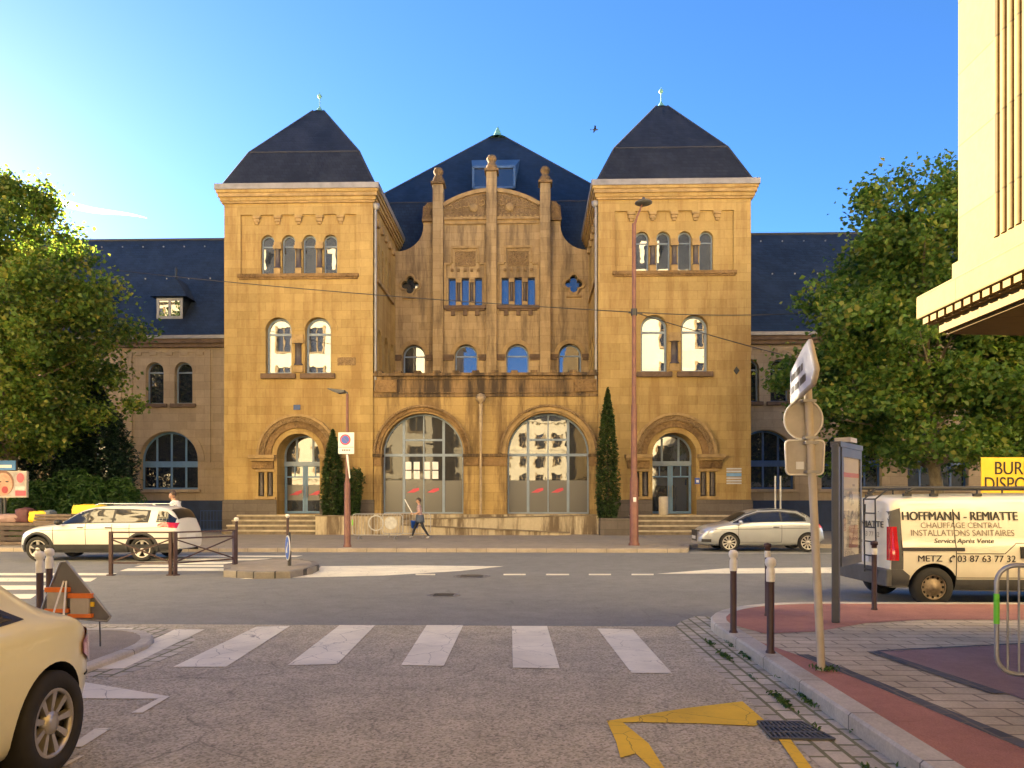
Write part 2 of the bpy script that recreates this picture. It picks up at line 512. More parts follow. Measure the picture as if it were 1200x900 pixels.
M['asphalt'] = asphalt_mat('grey road asphalt', (0.205, 0.205, 0.193), (0.25, 0.25, 0.236), (0.36, 0.35, 0.33), crack=0.3, scale=70, patch=0.25, spk=0.25)
M['asphalt_pink'] = asphalt_mat('worn pinkish asphalt', (0.42, 0.38, 0.27), (0.54, 0.49, 0.36), (0.70, 0.62, 0.5), crack=0.65, scale=58, patch=0.4, spk=0.7)
M['asphalt_tan'] = asphalt_mat('pavement asphalt', (0.31, 0.27, 0.21), (0.37, 0.325, 0.255), (0.4, 0.35, 0.3), crack=0.2, scale=80, patch=0.3, spk=0.2)
M['asphalt_red'] = asphalt_mat('red pavement asphalt', (0.40, 0.185, 0.14), (0.47, 0.225, 0.17), (0.5, 0.3, 0.24), crack=0.25, scale=110, patch=0.35, spk=0.2)
M['asphalt_purple'] = asphalt_mat('purple red pavement asphalt', (0.29, 0.19, 0.18), (0.34, 0.225, 0.21), (0.3, 0.2, 0.2), crack=0.2, scale=110, patch=0.35, spk=0.15)
M['paver'] = paver_mat('tan paving', (0.52, 0.435, 0.29), (0.60, 0.505, 0.345), (0.27, 0.22, 0.15), 0.42, 0.21, 0.0)
M['cobble'] = paver_mat('gutter setts', (0.46, 0.42, 0.33), (0.58, 0.53, 0.42), (0.19, 0.19, 0.10), 0.24, 0.15, R(90), 0.016)
M['darkbrick'] = paver_mat('dark edging setts', (0.07, 0.075, 0.085), (0.12, 0.12, 0.13), (0.17, 0.15, 0.12), 0.22, 0.11, R(90))
M['kerb'] = paver_mat('granite kerb', (0.50, 0.465, 0.385), (0.58, 0.54, 0.45), (0.18, 0.17, 0.15), 1.0, 50.0, R(90), 0.008)
M['kerbx'] = paver_mat('granite kerb far', (0.36, 0.31, 0.25), (0.43, 0.37, 0.30), (0.15, 0.14, 0.13), 1.0, 50.0, 0, 0.008)
M['white'] = paint_mat('white road paint', (0.92, 0.87, 0.69), amount=0.4)
M['yellow'] = paint_mat('yellow road paint', (0.90, 0.58, 0.03), worn=(0.25, 0.17, 0.08), amount=0.4)
# ================================================================== GROUND
def flat(name, pts, z, mat, kind='structure'):
    b = MB()
    b.sheet(pts, [], lambda a, d, y: (a, y, z), 0)
    o = b.build(name, mat)
    for p in o.data.polygons: pass
    bm = bmesh.new(); bm.from_mesh(o.data)
    for f in bm.faces:
        f.normal_update()
        if f.normal.z < 0: f.normal_flip()
    bm.to_mesh(o.data); bm.free()
    return tag(o, kind=kind)
def kerb_path(name, pts, w, z1, mat, z0=-0.05, closed=False, side=1):
    """kerb strip: outer edge runs along pts, width w to the left (side=1) or right (-1)"""
    n = len(pts)
    P_ = [Vector((p[0], p[1], 0)) for p in pts]
    inner = []
    for i in range(n):
        if closed: d = (P_[(i + 1) % n] - P_[i - 1]).normalized()
        else: d = (P_[min(i + 1, n - 1)] - P_[max(i - 1, 0)]).normalized()
        nr = Vector((-d.y, d.x, 0)) * side
        inner.append(P_[i] + nr * w)
    b = MB()
    c = 0.02
    vs_ = []
    for i in range(n):
        o_, q = P_[i], inner[i]
        oo = o_ + (q - o_).normalized() * c
        vs_ += [(o_.x, o_.y, z0), (o_.x, o_.y, z1 - c), (oo.x, oo.y, z1), (q.x, q.y, z1), (q.x, q.y, z0)]
    fs = []
    for i in range(n if closed else n - 1):
        j = (i + 1) % n
        for k in range(4):
            fs.append((i * 5 + k, j * 5 + k, j * 5 + k + 1, i * 5 + k + 1))
    b.add(vs_, fs)
    o = b.build(name, mat)
    tag(o, kind='structure')
    return [(p.x, p.y) for p in inner]

flat('ground', [(-900, -900), (900, -900), (900, 900), (-900, 900)], -0.012, M['asphalt'])
flat('main_road', [(-160, 9.98), (160, 9.98), (160, 26.5), (-160, 26.5)], -0.006, M['asphalt'])
flat('side_street', [(-4.6, -60), (2.4, -60), (2.4, 9.3), (3.2, 10.02), (-6.5, 10.02), (-4.6, 9.2)], 0.0, M['asphalt_pink'])

# near right pavement
KX = 2.33
arcp = [(KX + 2.15 - 2.15 * math.cos(R(t)), 9.45 + 2.15 * math.sin(R(t))) for t in range(0, 91, 9)]
kpts = [(KX, -30), (KX, 2), (KX, 4), (KX, 6), (KX, 8)] + arcp + [(6, 11.6), (9, 11.6), (15, 11.6), (160, 11.6)]
kin = kerb_path('kerb', kpts, 0.2, 0.13, M['kerb'], side=-1)
flat('pavement', kin + [(160, -30)], 0.122, M['paver'])
def gp(l, z=0.13): return [G(x, y, z) for x, y in l]
# red asphalt bands, dark edging and purple panel
flat('pavement', [(KX + .2, 3.0), (KX + .95, 3.0), (KX + .78, 4.6), (KX + .55, 6.4), (KX + .36, 7.6), (KX + .2, 8.3)], 0.127, M['asphalt_red'])
bd = [(KX + .95, 3.0), (KX + .78, 4.6), (KX + .55, 6.4), (KX + .36, 7.6)]
flat('pavement', [(x, y) for x, y in bd] + [(x + .13, y) for x, y in reversed(bd)], 0.129, M['darkbrick'])
kin2 = [p for p in kin if p[1] > 9.4]
flat('pavement', kin2[:-1] + [(30, 11.4), (30, 9.95), (5.2, 9.9), (4.3, 9.6), (3.4, 8.95), (2.75, 8.8)], 0.127, M['asphalt_red'])
pa, pb, pc, pd = G(1030, 763, .13), G(1330, 748, .13), G(1330, 868, .13), G(1180, 812, .13)
flat('pavement', [pa, pb, pc, pd], 0.127, M['asphalt_purple'])
def strip(p, q, w):
    d = Vector((q[0] - p[0], q[1] - p[1])).normalized()
    n = Vector((-d.y, d.x)) * w
    return [p, q, (q[0] + n.x, q[1] + n.y), (p[0] + n.x, p[1] + n.y)]
flat('pavement', strip(pa, pd, -0.14), 0.130, M['darkbrick'])
flat('pavement', strip(pa, pb, 0.05), 0.130, M['darkbrick'])
# gutter setts
gi = [(KX - 0.5, 3), (KX - .5, 6), (KX - .48, 8.6)] + [(KX + 2.15 - 2.62 * math.cos(R(t)), 9.45 + 2.4 * math.sin(R(t))) for t in (0, 12, 24, 38)]
go = [(KX, 3), (KX, 6), (KX, 8.6)] + [(KX + 2.15 - 2.15 * math.cos(R(t)), 9.45 + 2.15 * math.sin(R(t))) for t in (0, 12, 24, 38)]
flat('pavement', gi + go[::-1], 0.003, M['cobble'])
# far pavement with parking bay
fk = [(-160, 24.55), (-9.0, 24.55), (-5.2, 24.6), (-3.4, 24.6), (4.9, 24.6), (5.2, 24.75), (5.75, 27.0), (6.1, 27.3), (40, 27.3), (160, 27.3)]
fin = kerb_path('kerb', fk, 0.18, 0.13, M['kerbx'], side=1)
flat('pavement', fin + [(160, 70), (-160, 70)], 0.122, M['asphalt_tan'])
# near left corner pavement
lk = [(-4.35, -30), (-4.35, 4), (-4.35, 7.0)] + [(-4.35 - 1.0 + 1.0 * math.cos(R(t)), 8.0 + 1.35 * math.sin(R(t))) for t in range(0, 91, 15)] + [(-8, 9.35), (-160, 9.35)]
lin = kerb_path('kerb', lk, 0.14, 0.06, M['kerb'], side=1)
flat('pavement', lin + [(-160, -30)], 0.054, M['asphalt_tan'])
go = lk[2:-1]
gi = [(-3.93, 7.0)] + [(-5.35 + 1.45 * math.cos(R(t)), 8.0 + 1.8 * math.sin(R(t))) for t in range(0, 91, 15)] + [(-8, 9.8)]
flat('pavement', go + gi[::-1], 0.003, M['cobble'])

# road paint
def paint(px, z, mat, name='road_marking'):
    return flat(name, [G(x, y) for x, y in px], z, mat)
for st in ([(205, 738), (240, 738), (145, 784), (105, 785)], [(300, 735), (340, 734), (265, 782), (203, 782)], [(398, 733), (440, 733), (395, 779), (337, 780)],
           [(500, 733), (543, 733), (520, 781), (470, 780)], [(600, 734), (641, 734), (656, 784), (601, 783)], [(700, 737), (741, 738), (788, 790), (740, 789)],
           [(120, 737), (157, 736), (144, 745)]):
    paint(st, 0.006, M['white'], 'road_marking')
paint([(60, 799), (93, 799), (200, 817), (183, 819.5), (60, 819)], 0.006, M['white'])
paint([(186, 819), (199, 817), (167, 836), (154, 836)], 0.0065, M['white'])
paint([(112, 854), (131, 854), (96, 876), (80, 876)], 0.006, M['white'])
paint([(94, 886), (99, 886), (76, 899), (68, 899)], 0.006, M['white'])
paint([(711, 845.5), (740, 841), (800, 831), (870, 822.5), (897, 846), (884, 851.5), (820, 848.5), (748, 847), (731, 847.5)], 0.006, M['yellow'])
paint([(711, 845.7), (730, 847.6), (760, 872), (779, 902), (764, 902), (745, 884), (727, 889), (722, 870)], 0.0065, M['yellow'])
paint([(912, 867), (926, 867), (952, 902), (936, 902)], 0.009, M['yellow'])
# main road markings
W = M['white']
paint([(280, 678.5), (345, 677), (450, 674.5), (540, 669), (590, 663.6), (480, 662.5), (376, 663.5), (372, 668)], 0.0, W)
paint([(770, 672.3), (850, 666), (1010, 664.5), (1010, 671.5)], 0.0, W)
for a, b_ in ((487, 510), (590, 616), (640, 667), (690, 716), (740, 766)):
    paint([(a, 672.4), (b_, 672.4), (b_, 674), (a, 674)], 0.0, W)
flat('road_marking', [(5.2, 24.35), (13.5, 24.35), (13.5, 24.47), (5.2, 24.47)], 0.0, W)
for y0, y1, xl, xr in ((651, 652.6, 180, 351), (654.6, 656.6, 175, 347), (658.4, 661, 170, 310), (662, 664.4, 167, 292), (666, 669.2, 150, 272),
                       (671.5, 674.2, -90, 134), (677, 681.5, -90, 110), (686, 691, -110, 75), (696, 701.5, -120, 40)):
    paint([(xl, y0), (xr + 4, y0), (xr - 4, y1), (xl - 10, y1)], 0.0, W, 'road_marking')
# traffic island
ic = [G(262, 676), G(300, 678.2), G(340, 677.3), G(366, 672.5), G(374, 668.5), G(371, 664.5), G(352, 661.2), G(320, 661), G(285, 664), G(262, 668)]
kerb_path('kerb', ic, 0.16, 0.15, paver_mat('island kerb', (0.20, 0.18, 0.155), (0.26, 0.235, 0.2), (0.06, 0.055, 0.05), 0.45, 50, 0, 0.02), side=1, closed=True)
cx_, cy_ = sum(p[0] for p in ic) / 10, sum(p[1] for p in ic) / 10
flat('traffic_island', [(cx_ + (x - cx_) * .93, cy_ + (y - cy_) * .9) for x, y in ic], 0.143, M['asphalt_tan'])

# ================================================================== STATION
M['frame_royal'] = simple('royal blue window paint', (0.035, 0.09, 0.22), 0.45, 0.12, 4)
XC, YT = -2.285, 36.5
station = thing('station_building', 'ochre stone former station with two slate roofed towers and a stepped gable between arched windows', 'building', (XC, YT, 0.1))
def part(b, name, mats, **kw):
    return b.build(name, mats, station, world=True, **kw)

def window(fr, shape, d, mats, fw=0.07, vs_=(), hs=(), th=0.07, name='window', bw=0.06, parent=None, pane_off=0.035, panes=None):
    """shape = ('a',cx,w,z0,zs) or ('r',cx,w,z0,z1). mats = (frame, glass)"""
    kind, cx, w, z0, z1 = shape
    if kind == 'a':
        outer = arch(cx, w, z0, z1, 18)
        inner = arch(cx, w - 2 * fw, z0 + fw, z1, 18)
        def top(x): return z1 + math.sqrt(max(0, (w / 2 - fw) ** 2 - (x - cx) ** 2))
        def half(z): return math.sqrt(max(0, (w / 2 - fw) ** 2 - max(0, z - z1) ** 2))
    else:
        outer, inner = rect(cx - w / 2, cx + w / 2, z0, z1), rect(cx - w / 2 + fw, cx + w / 2 - fw, z0 + fw, z1 - fw)
        def top(x): return z1 - fw
        def half(z): return w / 2 - fw
    b = MB()
    b.slab(outer, [inner], fr, d, d + th, back=False)
    for v in vs_:
        x, bw_, za, zb = (v if isinstance(v, tuple) else (v, bw, None, None))
        x += cx
        b.fbox(fr, x - bw_ / 2, x + bw_ / 2, d + 0.004, d + th, za if za is not None else z0 + fw, min(zb, top(x)) if zb is not None else top(x))
    for h in hs:
        z, bh, xa, xb = (h if isinstance(h, tuple) else (h, bw, None, None))
        hw = half(z)
        b.fbox(fr, cx - hw if xa is None else cx + xa, cx + hw if xb is None else cx + xb, d + 0.008, d + th - 0.003, z - bh / 2, z + bh / 2)
    f = b.build(name, mats[0], parent or station, world=True)
    if panes is None: panes = [(outer, mats[1])]
    for lp, mt in panes:
        p = MB()
        p.sheet(lp, [], fr, d + pane_off)
        p.build('pane', mt, f, world=True)
    return f

def colonnette(b, fr, cx, z0, z1, w, d=0.0, m=0):
    pr = [(w * 0.5, z0), (w * 0.5, z0 + 0.06), (w * 0.38, z0 + 0.12), (w * 0.36, z1 - 0.05), (w * 0.5, z1)]
    n = 10
    vs_, fs = [], []
    for r_, z in pr:
        for k in range(n):
            t = 2 * math.pi * k / n
            vs_.append(fr(cx + r_ * math.cos(t), d + r_ * math.sin(t), z))
    for i in range(len(pr) - 1):
        for k in range(n):
            fs.append((i * n + k, i * n + (k + 1) % n, (i + 1) * n + (k + 1) % n, (i + 1) * n + k))
    b.add(vs_, fs, m, True)

HW = 3.725
TD = 8.0                       # tower depth
def tower(uc, inner):          # inner = +1: the court lies to the right of this tower
    cx = XC + uc
    fr = FRONT(YT)
    # front wall: outer skin with recessed panel, portal and windows
    panel = [(cx - 2.9, 13.0), (cx + 2.9, 13.0), (cx + 2.9, 15.97)]
    for k in (2, 1, 0, -1, -2):
        c0 = cx + k * 1.05
        panel += [(c0 + .2, 15.97), (c0 + .2, 15.82), (c0 - .2, 15.82), (c0 - .2, 15.97)]
    panel += [(cx - 2.9, 15.97)]
    w2 = [arch(cx + s, 1.3, 8.05, 10.2) for s in (-0.99, 0.99)]
    portal = arch(cx, 2.14, 1.06, 4.0, 26)
    niches = []
    for s in (-1, 1):
        for q in (1.42, 1.86):
            niches.append(rect(cx + s * q - 0.15, cx + s * q + 0.15, 1.95, 3.15))
    b = MB()
    outer = [(cx - HW, 0.1), (cx + HW, 0.1), (cx + HW, 17.2), (cx - HW, 17.2)]
    b.sheet(outer, [panel] + w2 + [portal] + niches, fr, 0)
    b.reveal(panel, fr, 0, 0.1)
    for lp in w2: b.reveal(lp, fr, 0, 0.42)
    b.reveal(portal, fr, 0, 1.25)
    for lp in niches:
        b.reveal(lp, fr, 0, 0.2)
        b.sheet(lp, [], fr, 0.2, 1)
    w4 = [arch(cx + s, 0.68, 13.06, 14.65, 14) for s in (-1.575, -0.525, 0.525, 1.575)]
    pback = rect(cx - 2.95, cx + 2.95, 12.95, 16.0)
    b.sheet(pback, w4, fr, 0.1)
    for lp in w4: b.reveal(lp, fr, 0.1, 0.42)
    # sides and back
    for sx in (-1, 1):
        x0 = cx + sx * HW
        ff = FACE_PX(x0) if sx > 0 else FACE_NX(x0)
        if sx == inner:
            holes = [arch(YT + 1.5 + 0.95 * i, 0.5, 13.1, 14.7, 10) for i in range(4)] + [arch(YT + 1.7 + 1.7 * i, 0.95, 7.4, 10.1, 12) for i in range(3)]
            b.sheet(rect(YT, YT + TD, 0.1, 17.2), holes, ff, 0)
            for lp in holes: b.reveal(lp, ff, 0, 0.32)
            for i in range(4):
                window(ff, ('a', YT + 1.5 + 0.95 * i, 0.5, 13.1, 14.7), 0.3, (M['frame'], M['glass_dark']), 0.05, hs=(14.6,))
            for i in range(3):
                window(ff, ('a', YT + 1.7 + 1.7 * i, 0.95, 7.4, 10.1), 0.3, (M['frame'], M['glass_dark']), 0.06, hs=(10.0,))
        else:
            b.sheet(rect(YT, YT + TD, 0.1, 17.2), [], ff, 0)
    b.box(cx - HW + .05, cx + HW - .05, YT + TD - 0.05, YT + TD, 0.1, 17.2)
    part(b, 'tower_wall', [M['stone'], M['darkstone']])
    # plinth
    for a0, a1 in ((-HW - .07, -1.08), (1.08, HW + .07)):
        b = MB()
        b.box(cx + a0, cx + a1, YT - 0.07, YT + .3, 0.1, 1.74)
        b.box(cx + a0, cx + a1, YT - 0.05, YT + .25, 1.74, 1.78)
        if a0 < 0: b.box(cx - HW - 0.07, cx - HW - .003, YT + .3, YT + 3.6, 0.1, 1.74)
        else: b.box(cx + HW + 0.003, cx + HW + .07, YT + .3, YT + 3.6, 0.1, 1.74)
        part(b, 'plinth', M['plinth'])
    # string course, sills, corbels, colonnettes
    b = MB()
    b.box(cx - 3.02, cx + 3.02, YT - 0.13, YT + .02, 12.84, 13.0)
    b.box(cx - 2.96, cx + 2.96, YT - 0.07, YT + .02, 12.74, 12.84)
    part(b, 'string_course', M['carved'])
    for k in (-2, -1, 0, 1, 2):
        b = MB()
        c0 = cx + k * 1.05
        b.box(c0 - .17, c0 + .17, YT - 0.06, YT + .12, 15.78, 15.9)
        b.box(c0 - .14, c0 + .14, YT - 0.02, YT + .12, 15.62, 15.78)
        b.box(c0 - .09, c0 + .09, YT + 0.02, YT + .12, 15.5, 15.62)
        part(b, 'corbel', M['trim'], bevel=0.02)
    for s in (-1.05, 0, 1.05):
        b = MB()
        colonnette(b, fr, cx + s, 13.3, 14.25, 0.34, 0.06)
        b.box(cx + s - .16, cx + s + .16, YT - .05, YT + .12, 13.0, 13.3, 1)
        b.box(cx + s - .2, cx + s + .2, YT - .08, YT + .12, 14.25, 14.42, 1)
        b.box(cx + s - .17, cx + s + .17, YT - .04, YT + .12, 14.42, 14.6, 1)
        part(b, 'colonnette', [M['darkstone'], M['trim']])
    b = MB()
    colonnette(b, fr, cx, 8.45, 9.55, 0.5, 0.06)
    b.box(cx - .24, cx + .24, YT - .1, YT + .02, 8.1, 8.45, 1)
    b.box(cx - .3, cx + .3, YT - .12, YT + .02, 9.55, 9.75, 1)
    b.box(cx - .26, cx + .26, YT - .08, YT + .02, 9.75, 9.98, 1)
    part(b, 'colonnette', [M['darkstone'], M['trim']])
    for s in (-0.99, 0.99):
        b = MB()
        b.box(cx + s - .87, cx + s + .87, YT - 0.16, YT + .3, 7.80, 8.05)
        part(b, 'window_sill', M['sill'], bevel=0.02)
        b = MB()
        b.slab(halfring(cx + s, 10.2, .66, .98), [], fr, -0.025, 0.0)
        part(b, 'window_arch', M['stone'])
    # windows
    for s in (-1.575, -0.525, 0.525, 1.575):
        window(fr, ('a', cx + s, 0.68, 13.06, 14.65), 0.3, (M['frame'], M['glass']), 0.07, hs=((14.45, 0.06, None, None),))
    for s in (-0.99, 0.99):
        window(fr, ('a', cx + s, 1.3, 8.05, 10.2), 0.3, (M['frame'], M['glass']), 0.11, hs=((10.05, 0.11, None, None),))
    # portal archivolt in three rings
    for r0, r1, dd, mt in ((1.075, 1.34, 0.03, 'stone'), (1.34, 1.66, 0.12, 'carved'), (1.66, 1.90, 0.2, 'carved_fine'), (1.90, 2.03, 0.26, 'trim')):
        b = MB()
        b.slab(halfring(cx, 4.0, r0, r1 - 0.004), [], fr, -dd, 0.02)
        part(b, 'archivolt', M[mt])
    for s in (-1, 1):
        b = MB()
        x0, x1 = sorted((cx + s * 1.1, cx + s * 2.42))
        b.box(x0, x1, YT - .34, YT + .02, 3.82, 4.0)
        b.box(x0 + .06, x1 - .06, YT - .24, YT + .02, 3.70, 3.82)
        b.box(x0 + .12, x1 - .12, YT - .12, YT + .02, 3.32, 3.70, 1)
        part(b, 'impost', [M['trim'], M['carved']], bevel=0.02)
        for q in (1.42, 1.86):
            b = MB()
            colonnette(b, fr, cx + s * q, 2.0, 3.1, 0.22, 0.05)
            part(b, 'niche_shaft', M['plinth'])
        b = MB()
        b.box(cx + s * 1.64 - .52, cx + s * 1.64 + .52, YT - .1, YT + .02, 1.80, 1.93)
        b.box(cx + s * 1.64 - .48, cx + s * 1.64 + .48, YT - .08, YT + .02, 3.17, 3.3)
        part(b, 'niche_ledge', M['trim'], bevel=0.02)
    # door: leaf pair and fanlight
    dm = (M['frame_blue'], M['glass_dark'])
    for s in (-1, 1):
        f = window(fr, ('r', cx + s * 0.535, 1.05, 1.08, 3.6), 1.12, dm, 0.12, vs_=((0, 0.05, 2.98, 3.48),), hs=((2.95, 0.07, None, None),), name='door', th=0.09,
                   panes=[(rect(cx + s * .535 - .41, cx + s * .535 + .41, 2.55, 3.48), M['glass_dark']), (rect(cx + s * .535 - .41, cx + s * .535 + .41, 1.75, 2.55), M['film' if uc < 0 else 'glass_dark']),
                          (rect(cx + s * .535 - .41, cx + s * .535 + .41, 1.2, 1.75), M['glass_dark'])])
        h = MB()
        h.tube([fr(cx + s * .09, 1.02, 1.9), fr(cx + s * .09, 1.02, 2.5)], 0.02, 8)
        h.build('handle', M['zinc'], f, world=True)
        if uc < 0:
            g = MB()
            x = cx + s * .5
            g.sheet([(x - .33, 2.02), (x + .1, 2.02), (x + .34, 2.16), (x + .3, 2.28), (x + .02, 2.2), (x - .1, 2.12)], [], fr, 1.128)
            g.build('red_logo', M['redlogo'], f, world=True)
    f = window(fr, ('a', cx, 2.14, 3.64, 4.0), 1.1, (M['frame'], M['glass_dark']), 0.09, vs_=((-0.42, 0.1, None, None), (0.42, 0.1, None, None)), hs=(), name='fanlight', th=0.1)
    b = MB()
    b.fbox(fr, cx - 1.06, cx + 1.06, 1.02, 1.22, 3.5, 3.72)
    part(b, 'door_transom', M['frame'])
    # cornice and gutter (all round)
    def band(z0, z1, pr, mt, name):
        b = MB()
        b.box(cx - HW - pr, cx + HW + pr, YT - pr, YT + TD + pr, z0, z1)
        part(b, name, M[mt])
    band(16.52, 16.62, 0.10, 'trim', 'cornice')
    band(16.62, 16.80, 0.16, 'stone', 'cornice')
    band(16.80, 16.98, 0.24, 'trim', 'cornice')
    band(16.98, 17.12, 0.30, 'stone', 'cornice')
    band(17.12, 17.40, 0.36, 'zinc', 'gutter')
    # corbels on the court side
    x0 = cx + inner * HW
    for k in range(5):
        b = MB()
        y = YT + 0.9 + k * 1.05
        b.box(min(x0, x0 + inner * .16), max(x0, x0 + inner * .16), y - .17, y + .17, 15.6, 15.95)
        part(b, 'corbel', M['trim'], bevel=0.02)
    b = MB()
    b.box(min(x0, x0 + inner * .12), max(x0, x0 + inner * .12), YT + .9, YT + 5.2, 12.84, 13.0)
    part(b, 'string_course', M['trim'])
    # roof: mansard, four planes twice
    b = MB()
    yc = YT + HW
    def ring(hw, z, hd=None):
        hd = hd or hw
        return [(cx - hw, yc - hd, z), (cx + hw, yc - hd, z), (cx + hw, yc + hd, z), (cx - hw, yc + hd, z)]
    rr = [ring(HW + .1, 17.4), ring(2.84, 19.5), ring(.3, 22.95)]
    b.add([p for r_ in rr for p in r_], [(i * 4 + k, i * 4 + (k + 1) % 4, i * 4 + 4 + (k + 1) % 4, i * 4 + 4 + k) for i in range(2) for k in range(4)] + [(8, 9, 10, 11)])
    ro = part(b, 'tower_roof', M['slate'])
    b = MB()
    for k in range(4):
        for i in range(2):
            b.bar(rr[i][k], rr[i + 1][k], 0.06, 0.06)
        b.bar(rr[1][k], rr[1][(k + 1) % 4], 0.05, 0.05)
    b.build('hip_flashing', M['iron'], ro, world=True)
    b = MB()
    b.lathe([(.40, 0), (.18, .16), (.07, .34), (.03, .42), (.024, .80), (.04, .84), (.09, .88), (.13, .96), (.09, 1.04), (.04, 1.08), (.02, 1.12), (.0, 1.2)], (cx, yc, 22.92), 12)
    b.build('finial', M['copper'], ro, world=True)
    # wall anchor
    b = MB()
    ax = cx + 3.02
    zz = 8.1
    if uc > 0:
        b.slab([(ax - .14, zz), (ax, zz - .2), (ax + .14, zz), (ax, zz + .2)], [], fr, -0.04, 0.01)
        part(b, 'wall_anchor', M['iron'])
    # downpipe in the corner
    b = MB()
    xp = cx + inner * (HW - .02)
    b.tube([(xp + inner * .12, YT + .14, 7.2), (xp + inner * .12, YT + .14, 16.2)], 0.07, 10)
    b.lathe([(.07, 0), (.17, .12), (.18, .3), (.16, .31)], (xp + inner * .16, YT + .14, 16.2), 10)
    part(b, 'downpipe', M['zinc'])

tower(-9.3, 1)
tower(9.3, -1)

# --- ground floor portico between the towers
YP = 36.62
fr = FRONT(YP)
HP = 5.572
b = MB()
holes = [arch(XC + s * 3.12, 4.06, 1.08, 4.05, 40) for s in (-1, 1)]
b.sheet([(XC - HP, 0.1), (XC + HP, 0.1), (XC + HP, 6.93), (XC - HP, 6.93)], holes, fr, 0)
for lp in holes: b.reveal(lp, fr, 0, 0.6)
part(b, 'portico_wall', M['portico'])
b = MB()
b.box(XC - HP, XC + HP, YP + .02, YP + .35, 6.93, 7.92)
b.box(XC - HP, XC - HP + .003, YP, YP + .02, 6.93, 6.94)
part(b, 'parapet', M['parapet'])
b = MB()
b.box(XC - HP, XC + HP, YP - .14, YP + .4, 7.92, 8.06)
b.box(XC - HP, XC + HP, YP - .05, YP + .02, 6.88, 7.0)
for k in range(12):
    x = XC - 5.3 + k * 0.964
    b.box(x - .17, x + .17, YP - .17, YP + .42, 8.06, 8.17)
part(b, 'coping', M['parapet'])
for s in (-1, 1):
    b = MB()
    b.box(XC + s * 4.95 - .55, XC + s * 4.95 + .55, YP - .06, YP + .02, 7.12, 7.74)
    part(b, 'carved_panel', M['carved'])
b = MB()
for k in range(2):
    for s in (-1, 1):
        pass
b.box(XC - 4.3, XC + 4.3, YP - .035, YP + .02, 7.74, 7.80)
b.box(XC - 4.3, XC + 4.3, YP - .035, YP + .02, 7.06, 7.12)
part(b, 'parapet_moulding', M['parapet'])
b = MB()
b.box(XC - HP, XC + HP, YP + .35, 43, 6.6, 6.95)
part(b, 'terrace_floor', M['step'])
for s in (-1, 1):
    c0 = XC + s * 3.12
    for r0, r1, dd, mt in ((2.035, 2.12, 0.05, 'trim'), (2.12, 2.31, 0.16, 'carved' if s < 0 else 'trim'), (2.31, 2.42, 0.26, 'carved_fine')):
        b = MB()
        b.slab(halfring(c0, 4.05, r0, r1 - 0.004, 36), [], fr, -dd, 0.02)
        part(b, 'archivolt', M[mt])
for x0, x1 in ((-HP, -5.11), (-1.11, 1.11), (5.11, HP)):
    b = MB()
    b.box(XC + x0, XC + x1, YP - .2, YP + .5, 3.9, 4.05)
    b.box(XC + x0 + .03, XC + x1 - .03, YP - .14, YP + .5, 3.45, 3.9, 1)
    part(b, 'capital', [M['parapet'], M['carved']], bevel=0.02)
    b = MB()
    b.box(XC + x0 + .05, XC + x1 - .05, YP - .09, YP + .5, 1.0, 3.45)
    part(b, 'pilaster', M['portico'])
# big glazed arches
for s in (-1, 1):
    c0 = XC + s * 3.12
    w0 = 4.06
    zt = 2.75
    inn = arch(c0, w0, 1.08, 4.05, 30)
    up = [(c0 - 2.03, zt), (c0 + 2.03, zt)] + arch(c0, w0, 1.08, 4.05, 30)[2:]
    lo = rect(c0 - 2.03, c0 + 2.03, 1.08, zt)
    f = window(fr, ('a', c0, w0, 1.08, 4.05), 0.42, (M['frame'], M['glass_shop']), 0.08,
               vs_=((-1.0, 0.13, None, None), (1.0, 0.13, None, None), (0, 0.06, None, None)),
               hs=((4.02, 0.13, None, None), (4.78, 0.1, -1.0, 1.0)), name='arched_window', th=0.12,
               panes=[(up, M['glass_shop'] if s < 0 else M['glass_right']), (lo, M['film'])])
    for q in (-0.55, 0.45):
        g = MB()
        x = c0 + q
        g.sheet([(x - .3, 2.14), (x + .05, 2.14), (x + .32, 2.26), (x + .3, 2.38), (x + .02, 2.33), (x - .12, 2.24)], [], fr, 0.445)
        g.build('red_logo', M['redlogo'], f, world=True)
    if s < 0:
        for i, q in enumerate((-.78, -.36, .16, .58)):
            for j in range(2):
                g = MB()
                x = c0 + q
                g.sheet(rect(x - .15, x + .15, 2.83 + j * .46, 3.23 + j * .46), [], fr, 0.448)
                g.build('paper_notice', M['paper'], f, world=True)
    else:
        pass
# rain pipe with hopper on the middle pilaster
b = MB()
b.tube([(XC - .2, YP - .3, 1.0), (XC - .2, YP - .3, 5.9)], 0.065, 10)
b.tube([(XC - .2, YP - .3, 5.2), (XC - .2, YP - .3, 6.5)], 0.09, 10)
b.lathe([(.08, 0), (.12, .1), (.24, .26), (.25, .40), (.2, .42), (.2, .5), (.04, .56)], (XC - .2, YP - .32, 6.45), 4)
part(b, 'downpipe', M['pipe'])
